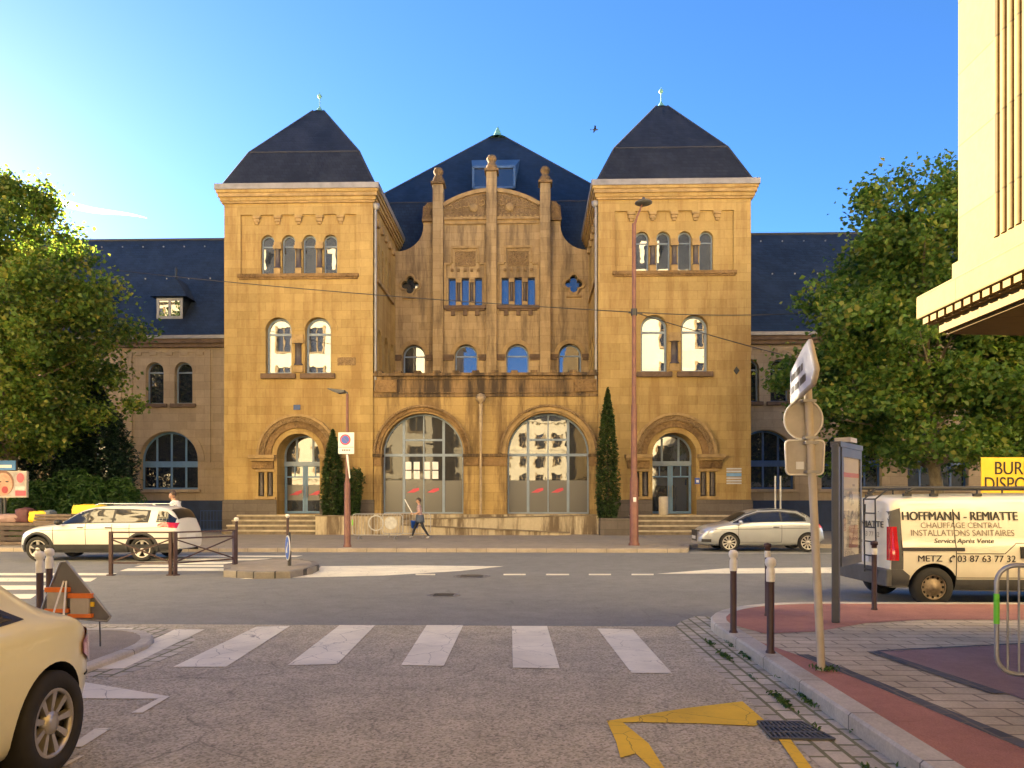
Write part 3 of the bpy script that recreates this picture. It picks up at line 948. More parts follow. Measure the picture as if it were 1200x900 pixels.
# --- gable wall
YG = 42.6
fr = FRONT(YG)
HG = 5.9
outer = [(XC - HG, 6.9), (XC + HG, 6.9), (XC + HG, 16.15), (XC + 5.5, 16.15)]
for k in range(1, 9):                                   # concave sweep up to the shoulder
    t = k / 8
    outer.append((XC + 5.5 - 1.55 * math.sin(t * math.pi / 2), 17.6 - 1.45 * math.cos(t * math.pi / 2)))
outer += [(XC + 3.95, 17.8)]
rgh = [(XC + 3.95, 18.75), (XC + 3.4, 18.85), (XC + 2.8, 18.85)]
top = [(XC + 2.8 - 5.6 * k / 16, 18.85 + 0.85 * (1 - ((k - 8) / 8) ** 2)) for k in range(1, 16)]
outer += rgh + top + [(2 * XC - x, z) for x, z in reversed(rgh)]
outer += [(XC - 3.95, 17.8)]
for k in range(8, 0, -1):
    t = k / 8
    outer.append((XC - 5.5 + 1.55 * math.sin(t * math.pi / 2), 17.6 - 1.45 * math.cos(t * math.pi / 2)))
outer += [(XC - 5.5, 16.15), (XC - HG, 16.15)]
hol = [arch(XC + s, 1.3, 7.2, 10.1, 18) for s in (-4.5, -1.48, 1.48, 4.5)]
tri = [rect(XC + s * 1.53 + q * .76 - .21, XC + s * 1.53 + q * .76 + .21, 13.0, 14.6) for s in (-1, 1) for q in (-1, 0, 1)]
def quatre(cx, cz, r):
    o = []
    for k in range(4):
        a0 = math.pi / 2 * k
        ccx, ccz = cx + r * .55 * math.cos(a0), cz + r * .55 * math.sin(a0)
        for j in range(9):
            t = a0 - math.pi * .62 + math.pi * 1.24 * j / 8
            o.append((ccx + r * .46 * math.cos(t), ccz + r * .46 * math.sin(t)))
    return o
qf = [quatre(XC + s * 4.72, 14.2, .5) for s in (-1, 1)]
b = MB()
b.sheet(outer, hol + tri + qf, fr, 0)
for lp in hol: b.reveal(lp, fr, 0, 0.4)
for lp in tri: b.reveal(lp, fr, 0, 0.35)
for lp in qf: b.reveal(lp, fr, 0, 0.3)
b.reveal(outer, fr, 0, 0.7)
b.sheet(outer, [], fr, 0.7)
part(b, 'gable_wall', M['gable'])
for s in (-4.5, -1.48, 1.48, 4.5):
    window(fr, ('a', XC + s, 1.3, 7.2, 10.1), 0.3, (M['frame'], M['glass']), 0.08, hs=((10.1, 0.08, None, None),))
    b = MB()
    b.slab(halfring(XC + s, 10.1, .66, .90), [], fr, -0.09, 0.01)
    part(b, 'window_arch', M['trim'])
for s in (-1, 1):
    for q in (-1, 0, 1):
        window(fr, ('r', XC + s * 1.53 + q * .76, 0.42, 13.0, 14.6), 0.25, (M['frame_dark'], M['glass']), 0.035)
        if q < 1:
            b = MB()
            colonnette(b, fr, XC + s * 1.53 + q * .76 + .38, 13.2, 14.3, .26, -.02)
            b.box(XC + s * 1.53 + q * .76 + .38 - .15, XC + s * 1.53 + q * .76 + .38 + .15, YG - .12, YG + .02, 13.0, 13.2, 1)
            b.box(XC + s * 1.53 + q * .76 + .38 - .15, XC + s * 1.53 + q * .76 + .38 + .15, YG - .12, YG + .02, 14.3, 14.5, 1)
            part(b, 'colonnette', [M['darkstone'], M['trim']])
    c0 = XC + s * 1.53
    b = MB()
    b.box(c0 - 1.22, c0 + 1.22, YG - .17, YG + .01, 12.78, 12.98)
    b.box(c0 - 1.1, c0 + 1.1, YG - .1, YG + .01, 12.68, 12.78)
    for q in (-.7, 0, .7): b.box(c0 + q - .12, c0 + q + .12, YG - .12, YG + .01, 12.4, 12.68)
    part(b, 'window_sill', M['sill'], bevel=0.015)
    b = MB()                                                 # stepped hood around the three lights
    for x0, x1, z0, z1 in ((-.82, .82, 16.28, 16.42), (-.82, -.7, 15.45, 16.28), (.7, .82, 15.45, 16.28), (-1.22, -.82, 15.33, 15.45), (.82, 1.22, 15.33, 15.45),
                           (-1.22, -1.1, 12.98, 15.33), (1.1, 1.22, 12.98, 15.33)):
        b.box(c0 + x0, c0 + x1, YG - .1, YG + .01, z0, z1)
    b.box(c0 - .62, c0 + .62, YG - .06, YG + .01, 16.1, 16.2)
    part(b, 'hood_moulding', M['trim'])
    b = MB()
    b.box(c0 - .6, c0 + .6, YG - .03, YG + .01, 15.25, 16.1)
    for q in range(-2, 3):
        b.box(c0 + q * .38 - .08, c0 + q * .38 + .08, YG - .08, YG + .01, 14.95, 15.11)
    part(b, 'carved_panel', M['carved_fine'])
    # quatrefoil window
    c0 = XC + s * 4.72
    b = MB()
    b.slab([(c0 + (x - c0) * 1.33, 14.2 + (z - 14.2) * 1.33) for x, z in quatre(c0, 14.2, .5)], [quatre(c0, 14.2, .5)], fr, -.1, 0.01)
    b.box(c0 - .42, c0 + .42, YG - .14, YG + .01, 13.42, 13.55)
    f = part(b, 'quatrefoil_window', M['trim'])
    b = MB()
    b.sheet(quatre(c0, 14.2, .52), [], fr, 0.25)
    b.build('pane', M['glass_dark'], f, world=True)
for x0, x1 in ((-HG, -5.2), (-3.8, -2.18), (-.78, .78), (2.18, 3.8), (5.2, HG)):
    b = MB()
    b.box(XC + x0, XC + x1, YG - .16, YG + .01, 9.95, 10.15)
    b.box(XC + x0 + .04, XC + x1 - .04, YG - .1, YG + .01, 9.83, 9.95)
    part(b, 'impost_band', M['sill'])
for s in (-1, 0, 1):
    c0 = XC + s * 3.08
    zt = 20.6 if s == 0 else 19.9
    b = MB()
    b.box(c0 - .3, c0 + .3, YG - .32, YG + .3, 6.95, zt)
    part(b, 'pilaster', M['gable'], bevel=0.03)
    b = MB()
    b.box(c0 - .4, c0 + .4, YG - .42, YG + .4, zt, zt + .14)
    b.lathe([(.34, 0), (.36, .15), (.30, .3), (.22, .42), (.2, .5), (.27, .6), (.29, .72), (.22, .86), (.1, .93), (0, .95)], (c0, YG, zt + .14), 10)
    part(b, 'pinnacle', M['carved'])
for s in (-1, 1):
    b = MB()
    b.box(XC + s * 3.68 - .33, XC + s * 3.68 + .33, YG - .2, YG + .72, 17.82, 17.98)
    b.slab([(XC + s * 3.4, 17.98), (XC + s * 4.0, 17.98), (XC + s * 3.96, 18.6), (XC + s * 3.7, 18.9), (XC + s * 3.4, 18.95)], [], fr, -.12, .72)
    part(b, 'gable_shoulder', M['carved'])
# tympanum
b = MB()
arcu = [(XC + 2.72 - 5.44 * k / 20, 18.68 + 0.82 * (1 - ((k - 10) / 10) ** 2)) for k in range(21)]
b.slab([(XC - 2.72, 18.05), (XC + 2.72, 18.05)] + arcu, [], fr, -.05, 0.01)
part(b, 'tympanum', M['carved_fine'])
b = MB()
arco = [(XC + 2.85 - 5.7 * k / 20, 18.86 + 0.86 * (1 - ((k - 10) / 10) ** 2)) for k in range(21)]
b.slab(arco + arcu[::-1], [], fr, -.16, 0.72)
b.box(XC - 2.75, XC + 2.75, YG - .2, YG + .01, 17.9, 18.05)
b.box(XC - 2.7, XC + 2.7, YG - .1, YG + .01, 17.68, 17.9)
part(b, 'gable_cornice', M['trim'])
for s in (-1, 1):
    b = MB()
    b.lathe([(.0, -.1), (.2, -.08), (.27, -.02), (.27, .02)], (XC + s * 1.05, YG - .06, 18.62), 14, axis='y')
    part(b, 'carved_roundel', M['trim'])
    for k in range(9):
        b = MB()
        b.lathe([(.0, -.05), (.07, -.03), (.09, 0.02)], (XC + s * (0.5 + k * .25), YG - .06, 18.14), 8, axis='y')
        part(b, 'bead', M['trim'])
    for k in range(5):                                       # scrolls of the carved foliage
        cx_, cz_ = XC + s * (.55 + k * .46), 18.62 + .42 * (1 - ((.55 + k * .46) / 2.9) ** 2) - .08
        if k == 1: cz_ += .12
        b = MB()
        b.tube([(cx_ + (.05 + .028 * t) * math.cos(t * .8) * s, YG - .09, cz_ + (.05 + .028 * t) * math.sin(t * .8) * (.75 if k > 3 else 1)) for t in range(0, 8)], .028, 6)
        part(b, 'carved_scroll', M['trim'])
# --- middle roof
b = MB()
def mring(hw, y0, y1, z): return [(XC - hw, y0, z), (XC + hw, y0, z), (XC + hw, y1, z), (XC - hw, y1, z)]
rr = [mring(8.3, 43.35, 57.5, 15.7), mring(7.65, 44.4, 56.4, 19.7), mring(.5, 50.0, 50.8, 26.35)]
b.add([p for r_ in rr for p in r_], [(i * 4 + k, i * 4 + (k + 1) % 4, i * 4 + 4 + (k + 1) % 4, i * 4 + 4 + k) for i in range(2) for k in range(4)] + [(8, 9, 10, 11)])
ro = part(b, 'gable_roof', M['slate_blue'])
b = MB()
b.lathe([(.75, 0), (.4, .12), (.25, .4), (.1, .75), (.0, .95)], (XC, 50.3, 26.3), 12)
b.build('finial', M['copper'], ro, world=True)
b = MB()
for k in range(4):
    for i in range(2): b.bar(rr[i][k], rr[i + 1][k], 0.09, 0.09)
    b.bar(rr[1][k], rr[1][(k + 1) % 4], 0.07, 0.07)
b.build('hip_flashing', M['iron'], ro, world=True)
b = MB()                                                    # metal dormer behind the middle pinnacle
y0, x0, x1 = 44.9, XC - 1.25, XC + 1.25
b.add([(x0, y0, 20.75), (x1, y0, 20.75), (x1, y0, 22.0), (x0, y0, 22.0), (x0 - .3, 47.4, 23.6), (x1 + .3, 47.4, 23.6), (x0, 47.2, 21.2), (x1, 47.2, 21.2)],
      [(3, 2, 5, 4), (0, 3, 4, 6), (1, 7, 5, 2)])
for p, q in (((x0, y0, 20.75), (x1, y0, 20.75)), ((x0, y0, 20.75), (x0, y0, 22)), ((x1, y0, 20.75), (x1, y0, 22)), ((x0, y0, 22), (x1, y0, 22)), ((XC, y0, 20.75), (XC, y0, 22))):
    b.bar(p, q, .13, .13)
dm_ = b.build('roof_dormer', simple('blue lead sheet', (0.10, 0.15, 0.20), 0.4, 0.3, 2, metal=0.4), ro, world=True)
b = MB()
b.add([(x0, y0 + .03, 20.75), (x1, y0 + .03, 20.75), (x1, y0 + .03, 22), (x0, y0 + .03, 22)], [(0, 1, 2, 3)])
dm_  # pane belongs to the roof dormer's level
b.build('dormer_pane', M['glass_dark'], ro, world=True)

# --- wings
YW = 39.5
fr = FRONT(YW)
def wing(xa, xb, bays, fm='frame_blue'):
    bays = sorted(bays)
    holes, defs = [], []
    for c0 in bays:
        for s in (-.79, .79):
            holes.append(arch(c0 + s, 0.98, 6.98, 8.75, 14)); defs.append(('u', c0 + s))
        holes.append(arch(c0, 3.16, 2.35, 3.9, 26)); defs.append(('l', c0))
    b = MB()
    b.sheet(rect(xa, xb, 0.1, 10.3), holes, fr, 0)
    for lp in holes: b.reveal(lp, fr, 0, 0.4)
    part(b, 'wing_wall', M['wing'])
    for k, c0 in defs:
        if k == 'u':
            window(fr, ('a', c0, 0.98, 6.98, 8.75), 0.3, (M['frame'], M['glass_dark']), 0.08, hs=((8.7, 0.09, None, None),))
            b = MB(); b.box(c0 - .7, c0 + .7, YW - .14, YW + .3, 6.78, 6.98)
            part(b, 'window_sill', M['sill'], bevel=0.02)
        else:
            window(fr, ('a', c0, 3.16, 2.35, 3.9), 0.3, (M[fm], M['glass_dark']), 0.1, vs_=((-.8, .1, None, None), (0, .1, None, None), (.8, .1, None, None)), hs=((3.72, .32, None, None),), name='arched_window')
            b = MB(); b.slab(halfring(c0, 3.9, 1.6, 1.95), [], fr, -.06, .01)
            part(b, 'window_arch', M['wing'])
            b = MB(); b.box(c0 - 1.75, c0 + 1.75, YW - .14, YW + .3, 2.18, 2.35)
            part(b, 'window_sill', M['wing'], bevel=0.02)
    b = MB()
    cuts = [xa] + [v for c0 in bays for v in (c0 - 1.97, c0 + 1.97)] + [xb]
    for i in range(0, len(cuts), 2):
        if cuts[i + 1] > cuts[i]:
            b.box(cuts[i], cuts[i + 1], YW - .12, YW + .01, 3.5, 3.78)
            b.box(cuts[i], cuts[i + 1], YW - .07, YW + .01, 3.38, 3.5)
    part(b, 'string_course', M['wing'])
    b = MB(); b.box(xa, xb, YW - .1, YW + .02, 0.1, 1.75)
    part(b, 'plinth', M['blueplinth'])
    b = MB()                                                 # pilaster strips and scalloped frieze
    for c0 in bays:
        for s in (-2.15, 2.15): b.box(c0 + s - .14, c0 + s + .14, YW - .06, YW + .005, 3.8, 9.9)
        b.box(c0 - 2.0, c0 + 2.0, YW - .06, YW + .005, 9.75, 9.9)
        for j in range(5):
            b.box(c0 - 1.7 + j * .85 - .2, c0 - 1.7 + j * .85 + .2, YW - .06, YW + .005, 9.6, 9.75)
    part(b, 'frieze', M['wing'])
    b = MB()
    b.box(xa, xb, YW - .2, YW + .2, 10.0, 10.2)
    b.box(xa, xb, YW - .32, YW + .2, 10.2, 10.42)
    part(b, 'cornice', M['sill'])
    b = MB(); b.box(xa, xb, YW - .42, YW + .1, 10.42, 10.6)
    part(b, 'gutter', M['zinc'])
    b = MB()
    b.add([(xa, YW - .3, 10.6), (xb, YW - .3, 10.6), (xb, YW + 5.6, 17.85), (xa, YW + 5.6, 17.85), (xb, YW + 11.5, 10.6), (xa, YW + 11.5, 10.6)], [(0, 1, 2, 3), (3, 2, 4, 5), (0, 3, 5), (1, 4, 2)])
    r_ = part(b, 'wing_roof', M['slate_blue'])
    b = MB()
    b.tube([(xa, YW + 5.6, 17.85), (xb, YW + 5.6, 17.85)], .09, 8)
    b.build('ridge_cap', M['iron'], r_, world=True)
    for i in range(int((xb - xa) / 1.27)):
        for zz in (14.6, 17.2):
            xh = xa + i * 1.27 + .4
            if not -27 < xh < 19: continue
            t = (zz - 10.6) / 7.25
            b = MB()
            b.box(xh, xh + .06, YW - .3 + 5.9 * t - .06, YW - .3 + 5.9 * t, zz, zz + .07)
            b.build('snow_hook', M['zinc'], r_, world=True)
    return r_
lx = XF(198, YW)
rl = wing(-80, XC - 9.3 - HW + .02, [lx, lx - 4.9, lx - 9.8, lx - 14.7])
rrf = wing(XC + 9.3 + HW - .02, 48, [12.35, 16.9, 21.4, 25.9, 30.4], 'frame_royal')
def dormer(px, roof):
    x = XF(px, 40.6)
    y0 = 40.12
    b = MB()
    b.box(x - .75, x + .75, y0, y0 + 2.0, 11.6, 12.95)
    d = b.build('dormer', M['slate_blue'], roof, world=True)
    b = MB()
    fr_ = FRONT(y0 - .03)
    b.slab(rect(x - .72, x + .72, 11.72, 12.85), [rect(x - .58, x - .07, 11.87, 12.72), rect(x + .07, x + .58, 11.87, 12.72)], fr_, 0, .1)
    b.build('dormer_window', M['zinc'], roof, world=True)
    b = MB(); b.sheet(rect(x - .65, x + .65, 11.8, 12.78), [], fr_, .025)
    b.build('dormer_pane', M['glass'], roof, world=True)
    b = MB()
    b.add([(x - 1.0, y0 - .2, 12.92), (x + 1.0, y0 - .2, 12.92), (x + 1.0, y0 + 2.3, 12.92), (x - 1.0, y0 + 2.3, 12.92), (x, y0 + .7, 14.2), (x, y0 + 3.0, 14.2)], [(0, 1, 4), (1, 2, 5, 4), (3, 0, 4, 5), (0, 3, 2, 1)])
    b.lathe([(.1, 0), (.04, .2), (.1, .5), (.0, .7)], (x, y0 + .7, 14.15), 8)
    b.build('dormer_roof', M['slate_blue'], roof, world=True)
dormer(204, rl)
dormer(107, rl)
# station number plate, notices and sign
fr = FRONT(YT)
b = MB(); x = XF(348, YT); b.box(x - .17, x + .17, YT - .03, YT + .01, 6.25, 6.5)
part(b, 'number_plate', M['frame_dark'])
b = MB(); x = XF(344, YT)
b.box(XF(405, YT) - .4, XF(405, YT) + .5, YT - .025, YT + .01, 8.45, 8.85)
part(b, 'carved_inscription', M['carved_fine'])
b = MB(); x = XF(860, YT)
for i, (c_, h_) in enumerate(((1, .1), (0, .04), (1, .1), (0, .04), (2, .16), (0, .05), (1, .09), (0, .04), (1, .09))):
    pass
zz = 2.55
for c_, h_ in ((1, .07), (0, .05), (1, .08), (0, .05), (1, .07), (0, .05), (2, .16), (0, .04), (1, .09), (0, .05), (1, .07)):
    if c_: b.box(x - .36, x + .36, YT - .04, YT + .01, zz, zz + h_, c_ - 1)
    zz += h_
part(b, 'wall_sign', [simple('white sign plate', (0.6, 0.6, 0.6), 0.4), simple('pale blue sign plate', (0.2, 0.4, 0.62), 0.4)])
b = MB(); x = XF(817, YT); b.box(x - .12, x + .12, YT - .03, YT + .01, 2.55, 2.85)
b.box(x - .05, x + .07, YT - .035, YT, 2.62, 2.75, 1)
part(b, 'access_sign', [simple('blue access sign', (0.03, 0.08, 0.35), 0.4), M['paper']])
# steps, ramp and planters before the doors
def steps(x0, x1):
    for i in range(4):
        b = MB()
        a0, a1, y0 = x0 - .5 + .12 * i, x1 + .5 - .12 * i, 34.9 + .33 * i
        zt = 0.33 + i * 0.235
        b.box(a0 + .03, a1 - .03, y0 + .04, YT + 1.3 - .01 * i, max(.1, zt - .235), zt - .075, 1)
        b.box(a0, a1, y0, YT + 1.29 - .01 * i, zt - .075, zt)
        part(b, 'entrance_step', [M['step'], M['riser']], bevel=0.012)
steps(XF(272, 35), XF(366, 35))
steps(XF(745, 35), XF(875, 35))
b = MB()
xa, xb = XF(370, 34.8), XF(470, 34.8)
b.box(xa, xb, 34.75, 34.95, 0.1, 1.0)
b.box(xa, xa + .2, 34.95, 36.5, 0.1, 1.0)
b.box(xa + .2, xb, 34.95, 36.5, 0.1, 0.85)
xa, xb = XF(470, 35.6), XF(703, 35.6)
b.add([(xa, 35.3, .1), (xb, 35.3, .1), (xb, 35.3, 1.02), (xa, 35.3, .80), (xa, 35.5, .1), (xb, 35.5, .1), (xb, 35.5, 1.02), (xa, 35.5, .80)],
      [(0, 1, 2, 3), (4, 7, 6, 5), (3, 2, 6, 7), (0, 3, 7, 4), (1, 5, 6, 2)])
b.box(xa, xb, 35.9, 36.6, .1, 1.06)
xa, xb = XF(470, 34.6), XF(668, 34.6)
b.add([(xa, 34.45, .1), (xb, 34.45, .1), (xb, 34.45, .22), (xa, 34.45, .58), (xa, 34.62, .1), (xb, 34.62, .1), (xb, 34.62, .22), (xa, 34.62, .58)],
      [(0, 1, 2, 3), (4, 7, 6, 5), (3, 2, 6, 7), (0, 3, 7, 4), (1, 5, 6, 2)])
part(b, 'ramp_wall', M['concrete'])
def coping(p, q, name='ramp_coping'):
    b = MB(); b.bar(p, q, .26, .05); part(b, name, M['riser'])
coping((XF(470, 35.4), 35.4, .83), (XF(703, 35.6), 35.4, 1.05))
coping((XF(470, 34.53), 34.53, .60), (XF(668, 34.53), 34.53, .24))
coping((XF(370, 34.85), 34.85, 1.02), (XF(470, 34.85), 34.85, 1.02))
b = MB()
xa, xb = XF(703, 34.6), XF(738, 34.6)
b.box(xa, xb, 34.4, 35.9, .1, .92)
part(b, 'planter_box', M['plinth'], bevel=0.02)

# ================================================================== RIGHT CORNER BUILDING
corner = thing('corner_building', 'pale yellow stone corner building with fluted panels and a dentil ledge over the pavement', 'building', (6.5, 2, 0.12))
def cpart(b, name, mat, **kw): return b.build(name, mat, corner, world=True, **kw)
YB = 8.6
XB = XF(1123, YB)
mpx = 0.01333
b = MB()
zw = ZF(1123, 308, YB)
b.box(XB, 7.0, -30, YB, zw, 23.0)
cpart(b, 'upper_wall', M['cream'])
b = MB()
z1 = zw; z0 = ZF(1119, 337, YB)
b.box(XB - .045, 7.0, -30, YB + .045, z0, z1 - .002)
cpart(b, 'plinth_band', M['cream'])
zl1, zl0 = ZF(1082, 354, YB + .5), ZF(1082, 378, YB + .5)
b = MB()
b.box(XB - .285, 7.0, -30, YB + .38, zl0, z0 - .003)
cpart(b, 'ledge', M['cream'], bevel=0.02)
b = MB()
zd0 = zl0 - .086
b.box(XB - .19, 7.0, -30, YB + .15, zd0, zl0)
for i in range(40):
    b.box(XB - .25, XB - .19, YB + .285 - .165 * i - .115, YB + .285 - .165 * i, zd0 + .012, zl0 - .002)
for i in range(9):
    b.box(XB - .19 + .165 * i, XB - .10 + .165 * i, YB + .15, YB + .3, zd0 + .01, zl0 - .002)
cpart(b, 'dentils', M['cream'])
b = MB()
zf0 = zd0 - .12
b.box(XB - .135, 7.0, -30, YB + .15, zf0, zd0)
b.box(XB - .075, 7.0, -30, YB + .075, zf0 - .03, zf0)
b.add([(XB - .075, -30, zf0 - .03), (XB - .075, YB + .075, zf0 - .03), (6.0, YB - .6, zf0 - .22), (6.0, -30, zf0 - .22), (7.0, YB + .075, zf0 - .03), (7.0, YB - .8, zf0 - .3)], [(0, 1, 2, 3), (1, 4, 5, 2)])
cpart(b, 'soffit', M['cream'])
b = MB()
b.box(6.02, 7.0, -30, YB - .1, 0.1, zf0 - .2)
cpart(b, 'ground_floor_wall', M['cream'])
b = MB()                                                     # fluted strip on the side wall
for i in range(9):
    yf = XB / ((1166 + 9.4 * i - 600) / FPX - math.tan(YAW))
for i in range(12):
    yf = (10.56 - .155 * i) * YB / 11.5
    b.tube([(XB + .030, yf, zw + .05), (XB + .030, yf, 23)], .056, 10)
cpart(b, 'fluting', M['cream'])
b = MB()
b.tube([(5.95, YB - .2, .12), (5.95, YB - .2, zf0 - .2)], .05, 10)
cpart(b, 'downpipe', M['iron'])
def opposite(name, x0, x1, y0, y1, h, label, mats, nb, th):
    t = thing(name, label, 'building', ((x0 + x1) / 2, y1, 0.12))
    b = MB()
    fb = lambda a, d, z: (a, y1 - d, z)
    nx = int((x1 - x0) / 3.0)
    holes = []
    for i in range(nx):
        cx0 = x0 + (i + .5) * (x1 - x0) / nx
        for j in range(0, int(h / 3.6)):
            holes.append(rect(cx0 - .6, cx0 + .6, j * 3.6 + .9, j * 3.6 + 3.1))
    b.sheet(rect(x0, x1, 0.1, h), holes, fb, 0)
    for lp in holes: b.reveal(lp, fb, 0, .25)
    for x_, s in ((x0, -1), (x1, 1)):
        b.sheet(rect(y0, y1, 0.1, h), [], (FACE_PX(x_) if s > 0 else FACE_NX(x_)), 0)
    b.build('wall', mats, t, world=True)
    b = MB()
    for lp in holes: b.sheet(lp, [], fb, .2)
    b.build('glazing', M['glass_dark'], t, world=True)
    b = MB()
    for lp in holes:
        xm, za, zb_ = (lp[0][0] + lp[1][0]) / 2, lp[0][1], lp[2][1]
        b.box(xm - .04, xm + .04, y1 - .2, y1 - .14, za, zb_)
        b.box(lp[0][0], lp[1][0], y1 - .2, y1 - .13, zb_ - .7, zb_ - .62)
        b.box(xm - .75, xm + .75, y1 - .02, y1 + .12, za - .14, za)
        b.box(xm - .78, xm - .62, y1 - .02, y1 + .06, za, zb_ + .14)
        b.box(xm + .62, xm + .78, y1 - .02, y1 + .06, za, zb_ + .14)
    b.build('window_trim', M['trim'], t, world=True)
    b = MB()
    for j in range(0, int(h / 3.6)):
        if j in (1, 3):
            b.box(x0, x1, y1 + .002, y1 + .18, j * 3.6 + .2, j * 3.6 + .5)
    b.box(x0 - .4, x1 + .4, y0 - .4, y1 + .4, h, h + .4)
    b.build('cornice', mats, t, world=True)
    b = MB()
    za, zb_ = h + .4, h + 4.4
    ring1 = [(x0 - .3, y0 - .3, za), (x1 + .3, y0 - .3, za), (x1 + .3, y1 + .3, za), (x0 - .3, y1 + .3, za)]
    ring2 = [(x0 + 1.2, y0 + 1.2, zb_), (x1 - 1.2, y0 + 1.2, zb_), (x1 - 1.2, y1 - 1.2, zb_), (x0 + 1.2, y1 - 1.2, zb_)]
    b.add(ring1 + ring2, [(k, (k + 1) % 4, 4 + (k + 1) % 4, 4 + k) for k in range(4)] + [(4, 5, 6, 7)])
    r_ = b.build('roof', M['slate'], t, world=True)
    b = MB()
    for i in range(nx // 2):
        xm = x0 + (i + .5) * (x1 - x0) / (nx // 2)
        b.box(xm - .8, xm + .8, y1 - 1.4, y1 + .02, za + .4, za + 2.6)
    b.build('roof_dormers', mats, r_, world=True)
    b = MB()
    for i in range(nx // 2):
        xm = x0 + (i + .5) * (x1 - x0) / (nx // 2)
        b.box(xm - .5, xm + .5, y1 - 1.4, y1 + .03, za + .7, za + 2.2)
    b.build('dormer_glazing', M['glass_dark'], r_, world=True)
    return t
# the row of houses across the road that faces the station (behind the camera's side)
opposite('apartment_building', -60, -9, -12, 7.0, 21.6, 'cream rendered apartment block facing the station across the road, left of the side street', M['render'], 0, 0)
opposite('apartment_building', 7.3, 70, -12, 8.2, 21.6, 'cream rendered apartment block facing the station, adjoining the fluted corner building', M['render'], 0, 0)
opposite('apartment_building', -40, 40, -75, -60, 16, 'cream rendered house closing the far end of the side street', M['render'], 0, 0)
# ================================================================== VEHICLES
def chaikin(p, it=2):
    p = [np.array(q, float) for q in p]
    for _ in range(it):
        o = [p[0]]
        for a, b in zip(p[:-1], p[1:]):
            o += [a * .75 + b * .25, a * .25 + b * .75]
        o.append(p[-1])
        p = o
    return np.array(p)
def car_paint(name, col, flake=0.0, rough=0.35):
    m, nt, b = new_mat(name)
    v = coords(nt)
    n = noise(nt, v, 2.0, 5)
    c = ramp(nt, n, [(0.3, tuple(x * .92 for x in col)), (0.7, col)])
    sp = nd(nt, 'ShaderNodeSeparateXYZ')
    L(nt, v, sp.inputs[0])
    mr = nd(nt, 'ShaderNodeMapRange')
    mr.inputs['From Min'].default_value = 0.25; mr.inputs['From Max'].default_value = 0.75
    mr.inputs['To Min'].default_value = 0.35; mr.inputs['To Max'].default_value = 0.0
    L(nt, sp.outputs[2], mr.inputs['Value'])
    dn = nd(nt, 'ShaderNodeMath', operation='MULTIPLY')
    L(nt, mr.outputs[0], dn.inputs[0]); L(nt, noise(nt, v, 6, 5, .7), dn.inputs[1])
    L(nt, mixc(nt, dn.outputs[0], c, (0.2, 0.17, 0.13)), b.inputs['Base Color'])
    b.inputs['Roughness'].default_value = rough
    b.inputs['Metallic'].default_value = flake
    b.inputs['Coat Weight'].default_value = 0.8
    b.inputs['Coat Roughness'].default_value = 0.04
    return m
M['tyre'] = simple('tyre rubber', (0.022, 0.021, 0.02), 0.85, 0.2, 6)
M['alloy'] = simple('alloy rim', (0.50, 0.48, 0.45), 0.35, 0.1, 6, metal=0.6)
M['steelrim'] = simple('rusty steel rim', (0.30, 0.23, 0.15), 0.55, 0.4, 9, metal=0.4)
M['blackplastic'] = simple('black plastic', (0.028, 0.028, 0.03), 0.6, 0.2, 5)
M['greyplastic'] = simple('grey plastic', (0.085, 0.085, 0.085), 0.65, 0.15, 5)
M['well'] = simple('wheel arch liner', (0.01, 0.01, 0.01), 0.9, 0.1)
M['carglass'] = glass_mat('car glass', refl=0.07, dark=(0.012, 0.014, 0.017), wav=0.0)
M['redlamp'] = simple('red lamp plastic', (0.50, 0.015, 0.025), 0.15, 0.1, coat=1)
M['clearlamp'] = simple('clear lamp', (0.55, 0.57, 0.6), 0.12, 0.1, metal=0.5, coat=1)
M['chrome'] = simple('chrome trim', (0.6, 0.6, 0.6), 0.15, 0.05, metal=1.0)
M['plate'] = simple('number plate white', (0.65, 0.65, 0.62), 0.4, 0.05)
M['seam'] = simple('panel gap', (0.02, 0.02, 0.02), 0.9, 0.1)

